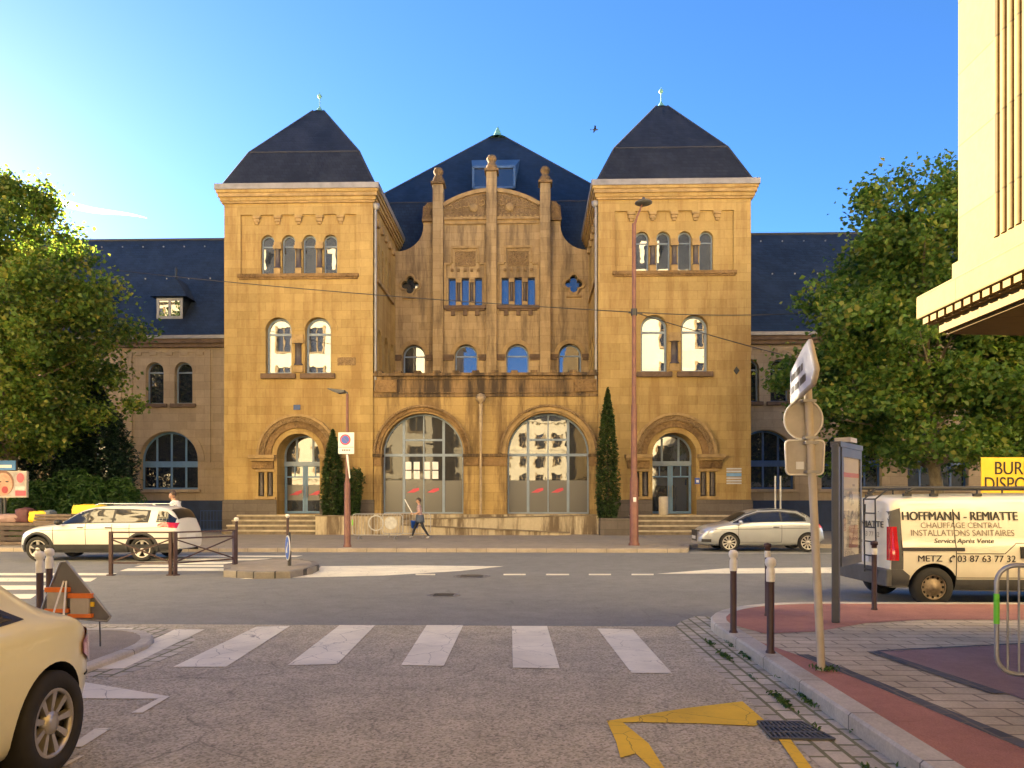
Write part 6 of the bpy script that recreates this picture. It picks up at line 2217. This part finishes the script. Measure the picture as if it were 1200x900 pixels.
for x0, x1, y0, y1 in ((58, 80, 689, 716), (85, 107, 696, 722)):
    p = lambda px, py: (XF(px, Yt) - ox, ZF(px, py, Yt) - oz)
    b = MB()
    (u0, v1), (u1, v0) = p(x0, y0), p(x1, y1)
    b.box(u0, u1, -.05, -.006, v0, v1)
    w_ = b.build('weight_bag', M['signback'], t, bevel=.012)
    for va, vb in ((v1 - .04, v1 + .01), (v0 - .01, v0 + .03)):
        b = MB(); b.box(u0 - .02, u1 + .03, -.056, -.005, va, vb); b.build('orange_strap', M['orange'], w_)
b = MB(); q = (XF(108, Yt) - ox, ZF(108, 708, Yt) - oz); b.box(q[0] - .03, q[0] + .03, -.02, -.004, q[1] - .025, q[1] + .025); b.build('yellow_label', M['yellow'], t)
b = MB()
for (x0, y0, x1, y1) in ((76, 681, 51, 722), (79, 681, 71, 742)):
    b.tube([(XF(x0, Yt) - ox, -.02, ZF(x0, y0, Yt) - oz), (XF(x1, Yt - .5) - ox, -.5, (0.02 if y1 > 730 else .12))], .010, 6)
b.build('prop_leg', M['whitepaint'], t)
b = MB(); b.tube([(XF(116, Yt) - ox, .01, ZF(116, 720, Yt) - oz), (XF(117, Yt) - ox, .01, 0)], .008, 6)
b.tube([(XF(60, Yt) - ox, .01, ZF(60, 720, Yt) - oz), (XF(60, Yt) - ox, .01, 0)], .008, 6)
b.build('rear_leg', M['darkgrey'], t)

# ash bin by the right door
x = XF(777.5, 35.9)
b = MB(); b.lathe([(.21, 0), (.23, .02), (.23, .86), (.20, .90), (0, .88)], (0, 0, 0), 18)
o = b.build('ash_bin', M['beigepole']); o.location = (x, 35.6, .805)
o.location = (XF(777.5, 36.0), 36.0, 1.035)
tag(o, 'pale round bin before the right tower door', 'bin')
# storm drain
q = [G(888, 847.5), G(940, 848), G(978, 868), G(905, 867)]
t = thing('drain_grate', 'dark iron storm drain grate in the gutter by the yellow arrow', 'drain', (*G(925, 857), 0.006))
ox, oy = t.location.x, t.location.y
b = MB()
A_, B_, C_, D_ = [Vector((a - ox, c - oy, 0)) for a, c in q]
b.add([A_, B_, C_, D_], [(0, 1, 2, 3)])
b.build('pit', M['well'], t)
b = MB()
for i in range(12):
    f = i / 11
    b.bar(A_.lerp(B_, f) + Vector((0, 0, .006)), D_.lerp(C_, f) + Vector((0, 0, .006)), .018, .012)
for f in (0, .33, .66, 1): b.bar(A_.lerp(D_, f) + Vector((0, 0, .007)), B_.lerp(C_, f) + Vector((0, 0, .007)), .03, .012)
b.build('grate_bars', M['darkgrey'], t)
# yellow banner
Yb = 20.0
x0, x1 = XF(1150, Yb), XF(1262, Yb)
z0b, z1b = ZF(1150, 577.5, Yb), ZF(1150, 536, Yb)
t = thing('office_banner', 'yellow banner with black capital lettering above the van', 'banner', (x0, Yb, .12))
b = MB(); b.box(0, x1 - x0, 0, .03, z0b - .12, z1b - .12); b.build('board', simple('yellow banner vinyl', (.80, .50, .03), .5, .06), t)
frb = lambda a, d, z: (XF(a, Yb) - x0, -.008 - d, ZF(a, z, Yb) - .12)
text_mesh('BUREAUX', 1166, 1246, 556, 541, frb, 0, M['black_ink'], 'lettering', t, bold=.012)
text_mesh('DISPONIBLES', 1154, 1258, 575, 559, frb, 0, M['black_ink'], 'lettering', t, bold=.012)
b = MB()
for xx in (.15, x1 - x0 - .15): b.tube([(xx, .06, -.1), (xx, .06, z1b - .12)], .04, 8)
b.build('support_post', M['galv'], t)
# thin masts before the right wing
for px in (925, 931.5):
    g = G(px, 640, .122)
    b = MB(); b.tube([(0, 0, -.05), (0, 0, ZF(px, 556, g[1]) - .12)], .035, 8)
    o = b.build('steel_mast', M['galv']); o.location = (g[0], g[1] + 1.5, .12)
    tag(o, 'slim grey mast behind the silver car, %s one' % ('left' if px < 928 else 'right'), 'mast')
# blue stair railing left of the left tower
t = thing('stair_railing', 'dark blue railing at the basement stairs beside the left tower', 'railing', (XF(235, 37.5), 37.5, .12))
b = MB()
w = XF(262, 37.5) - XF(235, 37.5)
for i in range(8): b.tube([(w * i / 7, 0, 0), (w * i / 7, 0, 1.1)], .014, 6)
for z in (.15, .6, 1.1): b.bar((0, 0, z), (w, 0, z), .04)
b.build('railing_bars', M['frame_dark'], t)

# left: poster stand, sack pile, planks
Yp = 28.5
x0, x1 = XF(-26, Yp), XF(31, Yp)
z0p, z1p = ZF(0, 583, Yp), ZF(0, 552, Yp)
t = thing('poster_board', 'street poster with an open mouthed face and red patches at the far left', 'poster', (x0, Yp, .12))
b = MB(); b.box(0, x1 - x0, 0, .12, z0p - .12, z1p - .12); b.build('board', M['signback'], t)
b = MB()
for xx in (.2, x1 - x0 - .9): b.tube([(xx, .06, -.1), (xx, .06, z0p - .12)], .05, 8)
b.build('board_post', M['iron'], t)
def disc_(cx_, cz_, rx, rz_, n=26): return [(cx_ + rx * math.cos(2 * math.pi * i / n), cz_ + rz_ * math.sin(2 * math.pi * i / n)) for i in range(n)]
fx = lambda px: XF(px, Yp) - x0
fz = lambda py: ZF(0, py, Yp) - .12
frp = lambda a, d, z: (a, d, z)
hm = (fz(553) - fz(582))
for nm, poly, dd_, mt in (('poster_sheet', rect(.03, x1 - x0 - .03, z0p - .09, z1p - .15), -.004, simple('poster sheet', (.30, .27, .26), .6, .3, 3)),
                          ('hair', disc_(fx(3), fz(566), .47, .5), -.007, simple('brown hair print', (.16, .08, .05), .6, .2, 6)),
                          ('face', disc_(fx(4), fz(567.5), .36, .45), -.010, simple('face print', (.40, .22, .15), .6, .35, 5)),
                          ('mouth', disc_(fx(6), fz(574), .13, .14), -.013, simple('mouth print', (.30, .03, .04), .6)),
                          ('eye', disc_(fx(0), fz(564.5), .07, .03), -.013, M['black_ink']), ('eye', disc_(fx(8.5), fz(564.5), .07, .03), -.013, M['black_ink']),
                          ('red_patch', disc_(fx(24), fz(560), .15, .19), -.008, M['signred']), ('red_patch', rect(fx(18), fx(30.5), fz(581), fz(575)), -.008, M['signred']),
                          ('grey_patch', rect(fx(18), fx(29), fz(574), fz(570)), -.008, M['galv'])):
    b = MB(); b.sheet(poly, [], frp, dd_); b.build(nm, mt, t)
t = thing('name_sign', 'small blue sign with a pale line above the poster', 'sign', (XF(4, 30), 30.0, .12))
b = MB(); zz = ZF(4, 551, 30) - .12; b.box(-.7, .5, 0, .05, zz, zz + .4); b.build('plate', simple('blue sign plate', (.05, .2, .5), .5, .1), t)
b = MB(); b.box(-.15, .35, -.004, 0, zz + .1, zz + .22); b.build('pale_line', M['paper'], t)
b = MB(); b.tube([(-.1, .03, -.1), (-.1, .03, zz)], .04, 8); b.build('sign_post', M['iron'], t)

Yq = 26.0
M['darkwood'] = simple('dark weathered planks', (.06, .045, .04), .8, .35, 5, bmp=.2)
M['planks'] = simple('weathered planks', (.14, .105, .085), .8, .3, 5, bmp=.2)
xq0, xq1 = XF(-30, Yq), XF(86, Yq)
t = thing('work_platform', 'low dark timber platform stacked with boards at the far left', 'platform', (xq0, Yq, .122))
b = MB(); b.box(0, xq1 - xq0, 0, 1.6, .02, .12); b.box(0.05, xq1 - xq0 - .1, .05, 1.5, .7, .8)
b.build('deck', M['planks'], t)
b = MB()
for i in range(5):
    xx = .15 + i * (xq1 - xq0 - .4) / 4
    b.box(xx - .06, xx + .06, .1, .25, .12, .7)
    b.box(xx - .06, xx + .06, 1.3, 1.45, .12, .7)
for j in range(3): b.box(0.02, xq1 - xq0 - .05, .06, .10, .16 + j * .19, .30 + j * .19)
b.build('side_boards', M['darkwood'], t)
ztop = .122 + .8
def sack(name, label, cat, px, py, w, d, h, mat, seed, z=None):
    r = np.random.default_rng(seed)
    bm = bmesh.new()
    bmesh.ops.create_cube(bm, size=1.0)
    bmesh.ops.subdivide_edges(bm, edges=bm.edges, cuts=5, use_grid_fill=True)
    for v in bm.verts:
        p = v.co
        q = Vector((p.x, p.y, p.z)); l = max(abs(q.x), abs(q.y), abs(q.z)) / max(1e-6, q.length)
        p2 = q * (l * .55 + .62)
        v.co = Vector((p2.x * w, p2.y * d, (p2.z + .5) * h)) + Vector(r.normal(size=3)) * .015
        v.co.z = max(0, v.co.z)
    me = bpy.data.meshes.new(name); bm.to_mesh(me); bm.free()
    for p in me.polygons: p.use_smooth = True
    me.materials.append(mat)
    o = bpy.data.objects.new(name, me); COL.objects.link(o)
    o.location = (XF(px, Yq + .5), Yq + .5, ztop if z is None else z)
    return tag(o, label, cat)
sack('yellow_sack', 'bright yellow sack lying on the timber platform', 'sack', 48.5, 604, .62, .5, .40, simple('yellow sack', (.75, .50, .02), .6, .15, 5), 1)
sack('pink_bundle', 'pale pink wrapped bundle on the left end of the timber platform', 'bundle', 14, 606, .8, .5, .3, simple('pink wrap', (.26, .17, .16), .6, .2, 5), 2)
sack('red_bundle', 'dark red bundle on the timber platform between the pink one and the yellow sack', 'bundle', 30, 602, .45, .5, .5, simple('dark red cloth', (.09, .03, .035), .7, .3, 5), 3)
sack('grey_bundle', 'dark grey bundle on the timber platform right of the yellow sack', 'bundle', 58, 603, .3, .4, .42, simple('grey blue cloth', (.12, .15, .18), .7, .3, 5), 4)
b = MB()
for i in range(3): b.box(-.75 + .03 * i, .75 - .05 * i, -.4, .4, i * .11, i * .11 + .09)
o = b.build('board_stack', M['planks'], bevel=.01); o.location = (XF(71, Yq + .5), Yq + .5, ztop); tag(o, 'stack of three grey boards at the right end of the timber platform', 'boards')
# yellow digger arm just above the white car bonnet
o = sack('yellow_tarpaulin', 'yellow tarpaulin heap behind the windscreen of the white car', 'tarpaulin', 104, 600, 1.1, .5, .5, simple('yellow tarpaulin', (.78, .55, .03), .6, .12, 5), 5, z=1.05)
o.location.y = 27.2; o.location.x = XF(106, 27.2)
t = thing('trestle', 'dark trestle table under the yellow tarpaulin', 'trestle', (XF(106, 27.2), 27.2, .122))
b = MB(); b.box(-.8, .8, -.4, .4, .86, .925); b.build('table_top', M['darkwood'], t)
for sx in (-.6, .6):
    b = MB(); b.bar((sx, -.35, 0), (sx, 0, .86), .06); b.bar((sx, .35, 0), (sx, 0, .86), .06); b.build('trestle_leg', M['darkwood'], t)

# ================================================================== PEOPLE
def skin_mesh(name, J, E, mat, parent, sub=2, root=0, mats=None, matfn=None, flat_scale=None):
    me = bpy.data.meshes.new(name)
    me.from_pydata([j[0] for j in J], E, [])
    o = bpy.data.objects.new(name, me)
    COL.objects.link(o)
    md = o.modifiers.new('skin', 'SKIN')
    md.use_smooth_shade = True
    sv = me.skin_vertices[0].data
    for i, j in enumerate(J):
        rr = j[1]
        sv[i].radius = (rr, rr) if not isinstance(rr, tuple) else rr
        sv[i].use_root = (i == root)
    ss = o.modifiers.new('sub', 'SUBSURF'); ss.levels = sub; ss.render_levels = sub
    bpy.context.view_layer.update()
    dg = bpy.context.evaluated_depsgraph_get()
    m2 = bpy.data.meshes.new_from_object(o.evaluated_get(dg))
    bpy.data.objects.remove(o)
    m2.materials.clear()
    for mm in (mats or [mat]): m2.materials.append(mm)
    if matfn:
        for p in m2.polygons: p.material_index = matfn(p.center)
    for p in m2.polygons: p.use_smooth = True
    o = bpy.data.objects.new(name, m2)
    COL.objects.link(o)
    adopt(o, parent)
    return o
M['skin'] = simple('skin', (.46, .27, .19), .55, .08, 12)
M['hair'] = simple('dark hair', (.045, .025, .018), .6, .3, 20)
M['shirt'] = simple('patterned grey pink top', (.36, .25, .27), .8, .55, 26)
M['trouser'] = simple('dark trousers', (.022, .024, .035), .8, .2, 9)
M['shoe'] = simple('pale shoes', (.45, .42, .40), .7, .2)
M['apron'] = simple('blue grey apron', (.07, .09, .14), .8, .3, 14)
M['whiteshirt'] = simple('white shirt', (.72, .72, .72), .8, .06, 8)

def hand(b, c, d, up, s=1.0):
    """five bent fingers and a palm; c wrist, d pointing direction, up = back of hand"""
    d, up = Vector(d).normalized(), Vector(up).normalized()
    sd = d.cross(up).normalized()
    c = Vector(c)
    b.tube([c, c + d * .05 * s, c + d * .09 * s], [.022 * s, .034 * s, .03 * s], 8)
    for i, (q, ln) in enumerate(((-.03, .062), (-.01, .072), (.01, .068), (.03, .052))):
        p0 = c + d * .085 * s + sd * q * s
        p1 = p0 + d * ln * .5 * s - up * .012 * s
        p2 = p1 + d * ln * .25 * s - up * .035 * s
        b.tube([p0, p1, p2], [.0095 * s, .009 * s, .007 * s], 6)
    p0 = c + d * .03 * s - sd * .03 * s
    b.tube([p0, p0 + (d * .6 - sd).normalized() * .035 * s, p0 + (d - sd * .5).normalized() * .07 * s - up * .01], [.012 * s, .011 * s, .008 * s], 6)

def head(parent, c, face, s=1.0, hair=True):
    """head with face looking along `face` (horizontal)"""
    c = Vector(c); f = Vector(face).normalized(); u = Vector((0, 0, 1)); sd = f.cross(u).normalized()
    def W(a, b_, z): return c + (f * a + sd * b_ + u * z) * s
    n, mm = 16, 20
    vs_, fs = [], []
    for i in range(n + 1):
        ph = -math.pi / 2 + math.pi * i / n
        for k in range(mm):
            th = 2 * math.pi * k / mm
            ca, sa = math.cos(th), math.sin(th)
            z = math.sin(ph) * .118
            rx, ry = .098 * math.cos(ph), .075 * math.cos(ph)
            if z < -.02:                             # jaw narrows, chin forward
                kf = min(1, (-.02 - z) / .1)
                ry *= 1 - .25 * kf
                rx *= 1 - .12 * kf
            a, b_ = rx * ca, ry * sa
            if z < 0 and ca < 0: a *= .82
            if z < -.03 and ca > 0: a += .012 * ca
            vs_.append(W(a, b_, z))
    for i in range(n):
        for k in range(mm):
            fs.append((i * mm + k, i * mm + (k + 1) % mm, (i + 1) * mm + (k + 1) % mm, (i + 1) * mm + k))
    b = MB()
    b.add(vs_, fs, 0, True)
    b.tube([W(.088, 0, .022), W(.112, 0, -.015), W(.095, 0, -.026)], [.008 * s, .014 * s, .01 * s], 8)    # nose
    for q in (-1, 1):
        b.tube([W(-.005, q * .073, .02), W(-.012, q * .084, 0), W(-.004, q * .074, -.025)], [.008 * s, .014 * s, .007 * s], 8)
    b.tube([W(-.01, 0, -.09), W(-.02, 0, -.16)], [.05 * s, .055 * s], 10)
    return b, W
def face_bits(parent, W):
    b = MB()
    for q in (-1, 1):
        b.lathe([(0, -.006), (.008, -.003), (.01, 0), (.008, .003), (0, .006)], W(.088, q * .03, .012), 8)
    b.tube([W(.094, -.022, -.05), W(.101, 0, -.053), W(.094, .022, -.05)], [.004, .006, .004], 6)
    b.build('face_features', M['hair'], parent)
def hair_cap(parent, W, s=1.0, bun=False):
    vs_, fs = [], []
    n, mm = 8, 20
    for i in range(n + 1):
        for k in range(mm):
            th = 2 * math.pi * k / mm
            low = .1 + .55 * max(0, -math.cos(th)) + .1
            ph = math.pi / 2 - (math.pi / 2 + (-.35 if math.cos(th) > .3 else .35 * max(0, -math.cos(th)) + .1)) * i / n
            r_ = 1.07
            vs_.append(W(.098 * r_ * math.cos(ph) * math.cos(th) - .004, .078 * r_ * math.cos(ph) * math.sin(th), .12 * r_ * math.sin(ph) + .004))
    for i in range(n):
        for k in range(mm):
            fs.append((i * mm + k, i * mm + (k + 1) % mm, (i + 1) * mm + (k + 1) % mm, (i + 1) * mm + k))
    b = MB(); b.add(vs_, fs, 0, True)
    if bun: b.lathe([(0, -.05), (.035, -.03), (.045, 0), (.035, .03), (0, .05)], W(-.11, 0, .03), 10)
    b.build('hair', M['hair'], parent)

# walking person with a blue bucket, heading left
gx, gy = G(492, 631, .122)
pr = thing('person', 'person in dark trousers and patterned top walking left with a pole over the shoulder', 'person', (gx, gy, .122))
Fx = Vector((-1, 0, 0))
s_ = 1.0
J = [((0, 0, .92), (.15, .12)), ((-.01, 0, 1.05), (.145, .115)), ((-.02, 0, 1.22), (.155, .115)), ((-.03, 0, 1.38), (.13, .10)), ((-.035, 0, 1.45), .055), ((-.04, 0, 1.50), .05),
     # near arm (y<0) bent forward holding the pole
     ((-.03, -.17, 1.37), .062), ((.02, -.22, 1.12), .045), ((-.2, -.2, 1.04), .034), ((-.24, -.19, 1.05), .028),
     # far arm hanging with the bucket
     ((-.03, .17, 1.37), .062), ((-.02, .23, 1.12), .045), ((-.14, .22, .90), .034), ((-.16, .22, .85), .028),
     # near leg: back, pushing off
     ((.03, -.085, .86), .095), ((.14, -.09, .50), .066), ((.36, -.09, .15), .042), ((.40, -.09, .07), .04), ((.29, -.09, .03), .036),
     # far leg: front
     ((-.03, .085, .86), .095), ((-.22, .09, .50), .066), ((-.33, .09, .12), .042), ((-.34, .09, .06), .04), ((-.47, .09, .055), .034)]
E = [(0, 1), (1, 2), (2, 3), (3, 4), (4, 5), (3, 6), (6, 7), (7, 8), (8, 9), (3, 10), (10, 11), (11, 12), (12, 13), (0, 14), (14, 15), (15, 16), (16, 17), (17, 18), (0, 19), (19, 20), (20, 21), (21, 22), (22, 23)]
def mf(c):
    if c.z > 1.43: return 0
    if abs(c.y) > .14 and c.z > .80 and not (c.z > 1.2): return 0
    if c.z > .98: return 1
    if c.z > .11: return 2
    return 3
skin_mesh('body', J, E, None, pr, 2, 0, [M['skin'], M['shirt'], M['trouser'], M['shoe']], mf)
b, W = head(pr, (-.055, 0, 1.60), Fx)
hand(b, (-.24, -.19, 1.05), (-.8, 0, .3), (0, -1, 0))
hand(b, (-.16, .22, .85), (-.2, 0, -1), (0, 1, 0))
b.build('head', M['skin'], pr)
face_bits(pr, W); hair_cap(pr, W, bun=False)
b = MB()
n = 14
for i in range(n): pass
b.lathe([(.165, 1.0), (.175, .9), (.19, .78), (.2, .68), (.19, .68), (.165, .9)], (0, 0, 0), 18)
b.build('apron', M['apron'], pr)
o = MB(); o.tube([(-.26, -.2, 1.03), (-.42, -.16, 1.30), (-.62, -.12, 1.66)], .022, 8)
o = o.build('white_pole', M['paper']); o.location = (gx, gy, .122); tag(o, 'long white pole held upright by the walking person', 'pole')
bk = thing('bucket', 'blue bucket carried by the walking person', 'bucket', (gx - .26, gy + .22, .122 + .42))
b = MB(); b.lathe([(0, 0), (.13, 0), (.165, .3), (.175, .3), (.175, .33), (.155, .33), (.125, .02), (0, .02)], (0, 0, 0), 20); b.build('pail', simple('blue plastic', (.02, .10, .55), .4, .1), bk)
b = MB(); b.tube([(0, -.17, .31), (.02, -.12, .40), (.08, 0, .43), (.02, .12, .40), (0, .17, .31)], .007, 6); b.build('bail', M['galv'], bk)

# man in white behind the white car
Yw_ = 23.3
gx = XF(206, Yw_); gy = Yw_
pr = thing('person', 'person in a white shirt looking down behind the rear of the white car', 'person', (gx, gy, 0))
pr.scale = (1.12, 1.12, 1.12)
J = [((0, 0, .97), (.16, .12)), ((.0, 0, 1.12), (.155, .12)), ((-.0, 0, 1.30), (.165, .125)), ((-.02, 0, 1.47), (.14, .105)), ((-.04, 0, 1.54), .058), ((-.06, 0, 1.60), .05),
     ((-.02, -.19, 1.46), .066), ((.0, -.25, 1.18), .047), ((-.15, -.22, .97), .035), ((-.18, -.21, .93), .028),
     ((-.02, .19, 1.46), .066), ((.0, .25, 1.18), .047), ((-.15, .22, .97), .035), ((-.18, .21, .93), .028),
     ((.0, -.09, .90), .10), ((-.02, -.10, .50), .068), ((.02, -.10, .10), .045), ((.02, -.10, .05), .042), ((-.12, -.10, .04), .036),
     ((.0, .09, .90), .10), ((.02, .10, .50), .068), ((.06, .10, .10), .045), ((.06, .10, .05), .042), ((-.08, .10, .04), .036)]
def mf2(c):
    if c.z > 1.53: return 0
    if abs(c.y) > .15 and c.z < 1.12 and c.z > .86: return 0
    if c.z > 1.02: return 1
    if c.z > .1: return 2
    return 3
skin_mesh('body', J, E, None, pr, 2, 0, [M['skin'], M['whiteshirt'], M['trouser'], M['shoe']], mf2)
b, W = head(pr, (-.09, 0, 1.70), (-1, 0, -.25))
hand(b, (-.18, -.21, .93), (-.5, 0, -.9), (0, -1, 0)); hand(b, (-.18, .21, .93), (-.5, 0, -.9), (0, 1, 0))
b.build('head', M['skin'], pr)
face_bits(pr, W); hair_cap(pr, W)

# bird
Yk = 45.0
t = thing('bird', 'small dark bird flying in the blue sky right of the gable', 'bird', (XF(697, Yk), Yk, ZF(697, 152, Yk)))
b = MB()
b.lathe([(0, -.15), (.03, -.12), (.06, -.03), (.06, .05), (.035, .11), (.04, .14), (.03, .18), (0, .21)], (0, 0, 0), 10, 0, axis='x')
b.add([(-.14, -.0, 0), (-.28, -.06, .01), (-.28, .06, .01)], [(0, 1, 2)])
b.build('body', M['iron'], t)
for sd in (-1, 1):
    b = MB()
    b.add([(.08, sd * .04, .02), (-.06, sd * .04, .02), (-.04, sd * .22, .08), (.06, sd * .24, .09), (-.08, sd * .42, .04), (.0, sd * .44, .04),
           (.08, sd * .04, .005), (-.06, sd * .04, .01)], [(0, 1, 2, 3), (3, 2, 4, 5), (0, 3, 6), (6, 3, 2, 7)])
    b.build('wing', M['iron'], t)

# contrail far away
m, nt, bs = new_mat('vapour trail')
out = nt.nodes['Material Output']
df = nd(nt, 'ShaderNodeBsdfDiffuse'); df.inputs['Color'].default_value = (.9, .9, .9, 1)
tl = nd(nt, 'ShaderNodeBsdfTranslucent'); tl.inputs['Color'].default_value = (.9, .9, .9, 1)
m0 = nd(nt, 'ShaderNodeMixShader', Fac=.6); L(nt, df.outputs[0], m0.inputs[1]); L(nt, tl.outputs[0], m0.inputs[2])
tr = nd(nt, 'ShaderNodeBsdfTransparent')
lw = nd(nt, 'ShaderNodeLayerWeight', Blend=.35)
n_ = noise(nt, coords(nt, .012, .012, .03), 1.0, 6, .7)
mu = nd(nt, 'ShaderNodeMath', operation='SUBTRACT'); mu.inputs[0].default_value = 1.0; L(nt, lw.outputs['Facing'], mu.inputs[1])
mu2 = nd(nt, 'ShaderNodeMath', operation='MULTIPLY'); L(nt, mu.outputs[0], mu2.inputs[0]); L(nt, n_, mu2.inputs[1])
mx = nd(nt, 'ShaderNodeMixShader'); L(nt, mu2.outputs[0], mx.inputs[0]); L(nt, tr.outputs[0], mx.inputs[1]); L(nt, m0.outputs[0], mx.inputs[2])
L(nt, mx.outputs[0], out.inputs['Surface'])
D = 4000.0
A_, B_ = Vector((XF(40, D), D, ZF(40, 233, D))), Vector((XF(172, D), D, ZF(172, 256, D)))
b = MB(); b.tube([A_.lerp(B_, i / 10) + Vector((0, 0, 6 * math.sin(i * .9))) for i in range(11)], [25, 24, 23, 20, 18, 16, 14, 11, 8, 5, 1], 16, cap=False)
tag(b.build('vapour_trail', m), kind='structure')

# manhole covers
for lab, px, py, rr_ in (('round iron manhole cover in the main road beside the white dashes', 553, 675, .42), ('small round manhole cover in the main road before the crossing', 520, 697, .3)):
    g = G(px, py)
    t = thing('manhole_cover', lab, 'manhole', (*g, -.003))
    b = MB(); b.lathe([(rr_, 0), (rr_, .004), (rr_ - .05, .005), (rr_ - .05, .003), (0, .003)], (0, 0, 0), 28); b.build('cover', simple('worn iron', (.16, .155, .15), .6, .3, 14, bmp=.4), t)
    b = MB()
    for k in range(5): b.box(-rr_ * .6, rr_ * .6, -rr_ * .5 + k * rr_ * .25 - .012, -rr_ * .5 + k * rr_ * .25 + .012, .003, .008)
    b.build('cover_ribs', M['iron'], t)

# weeds in the gutter joints and at post bases
r = np.random.default_rng(77)
n = 1500
yy = 4.3 + 4.6 * r.uniform(0, 1, n)
xx = np.where(r.uniform(0, 1, n) < .7, KX - .24, KX - .02) + r.normal(size=n) * .018
keep = np.sin(yy * 7.3) + np.sin(yy * 3.1 + 1) + r.normal(size=n) * .5 > .7
P = np.stack([xx, yy, .014 + r.uniform(0, .02, n)], 1)[keep]
q = r.normal(size=(90, 2)) * .05 + np.array([base.x + .04, base.y])
P = np.concatenate([P, np.concatenate([q, np.full((90, 1), .15)], 1)])
tag(leaves('grass', P, .045, M['bush_leaf'], None, .2, .4, 9), kind='stuff')
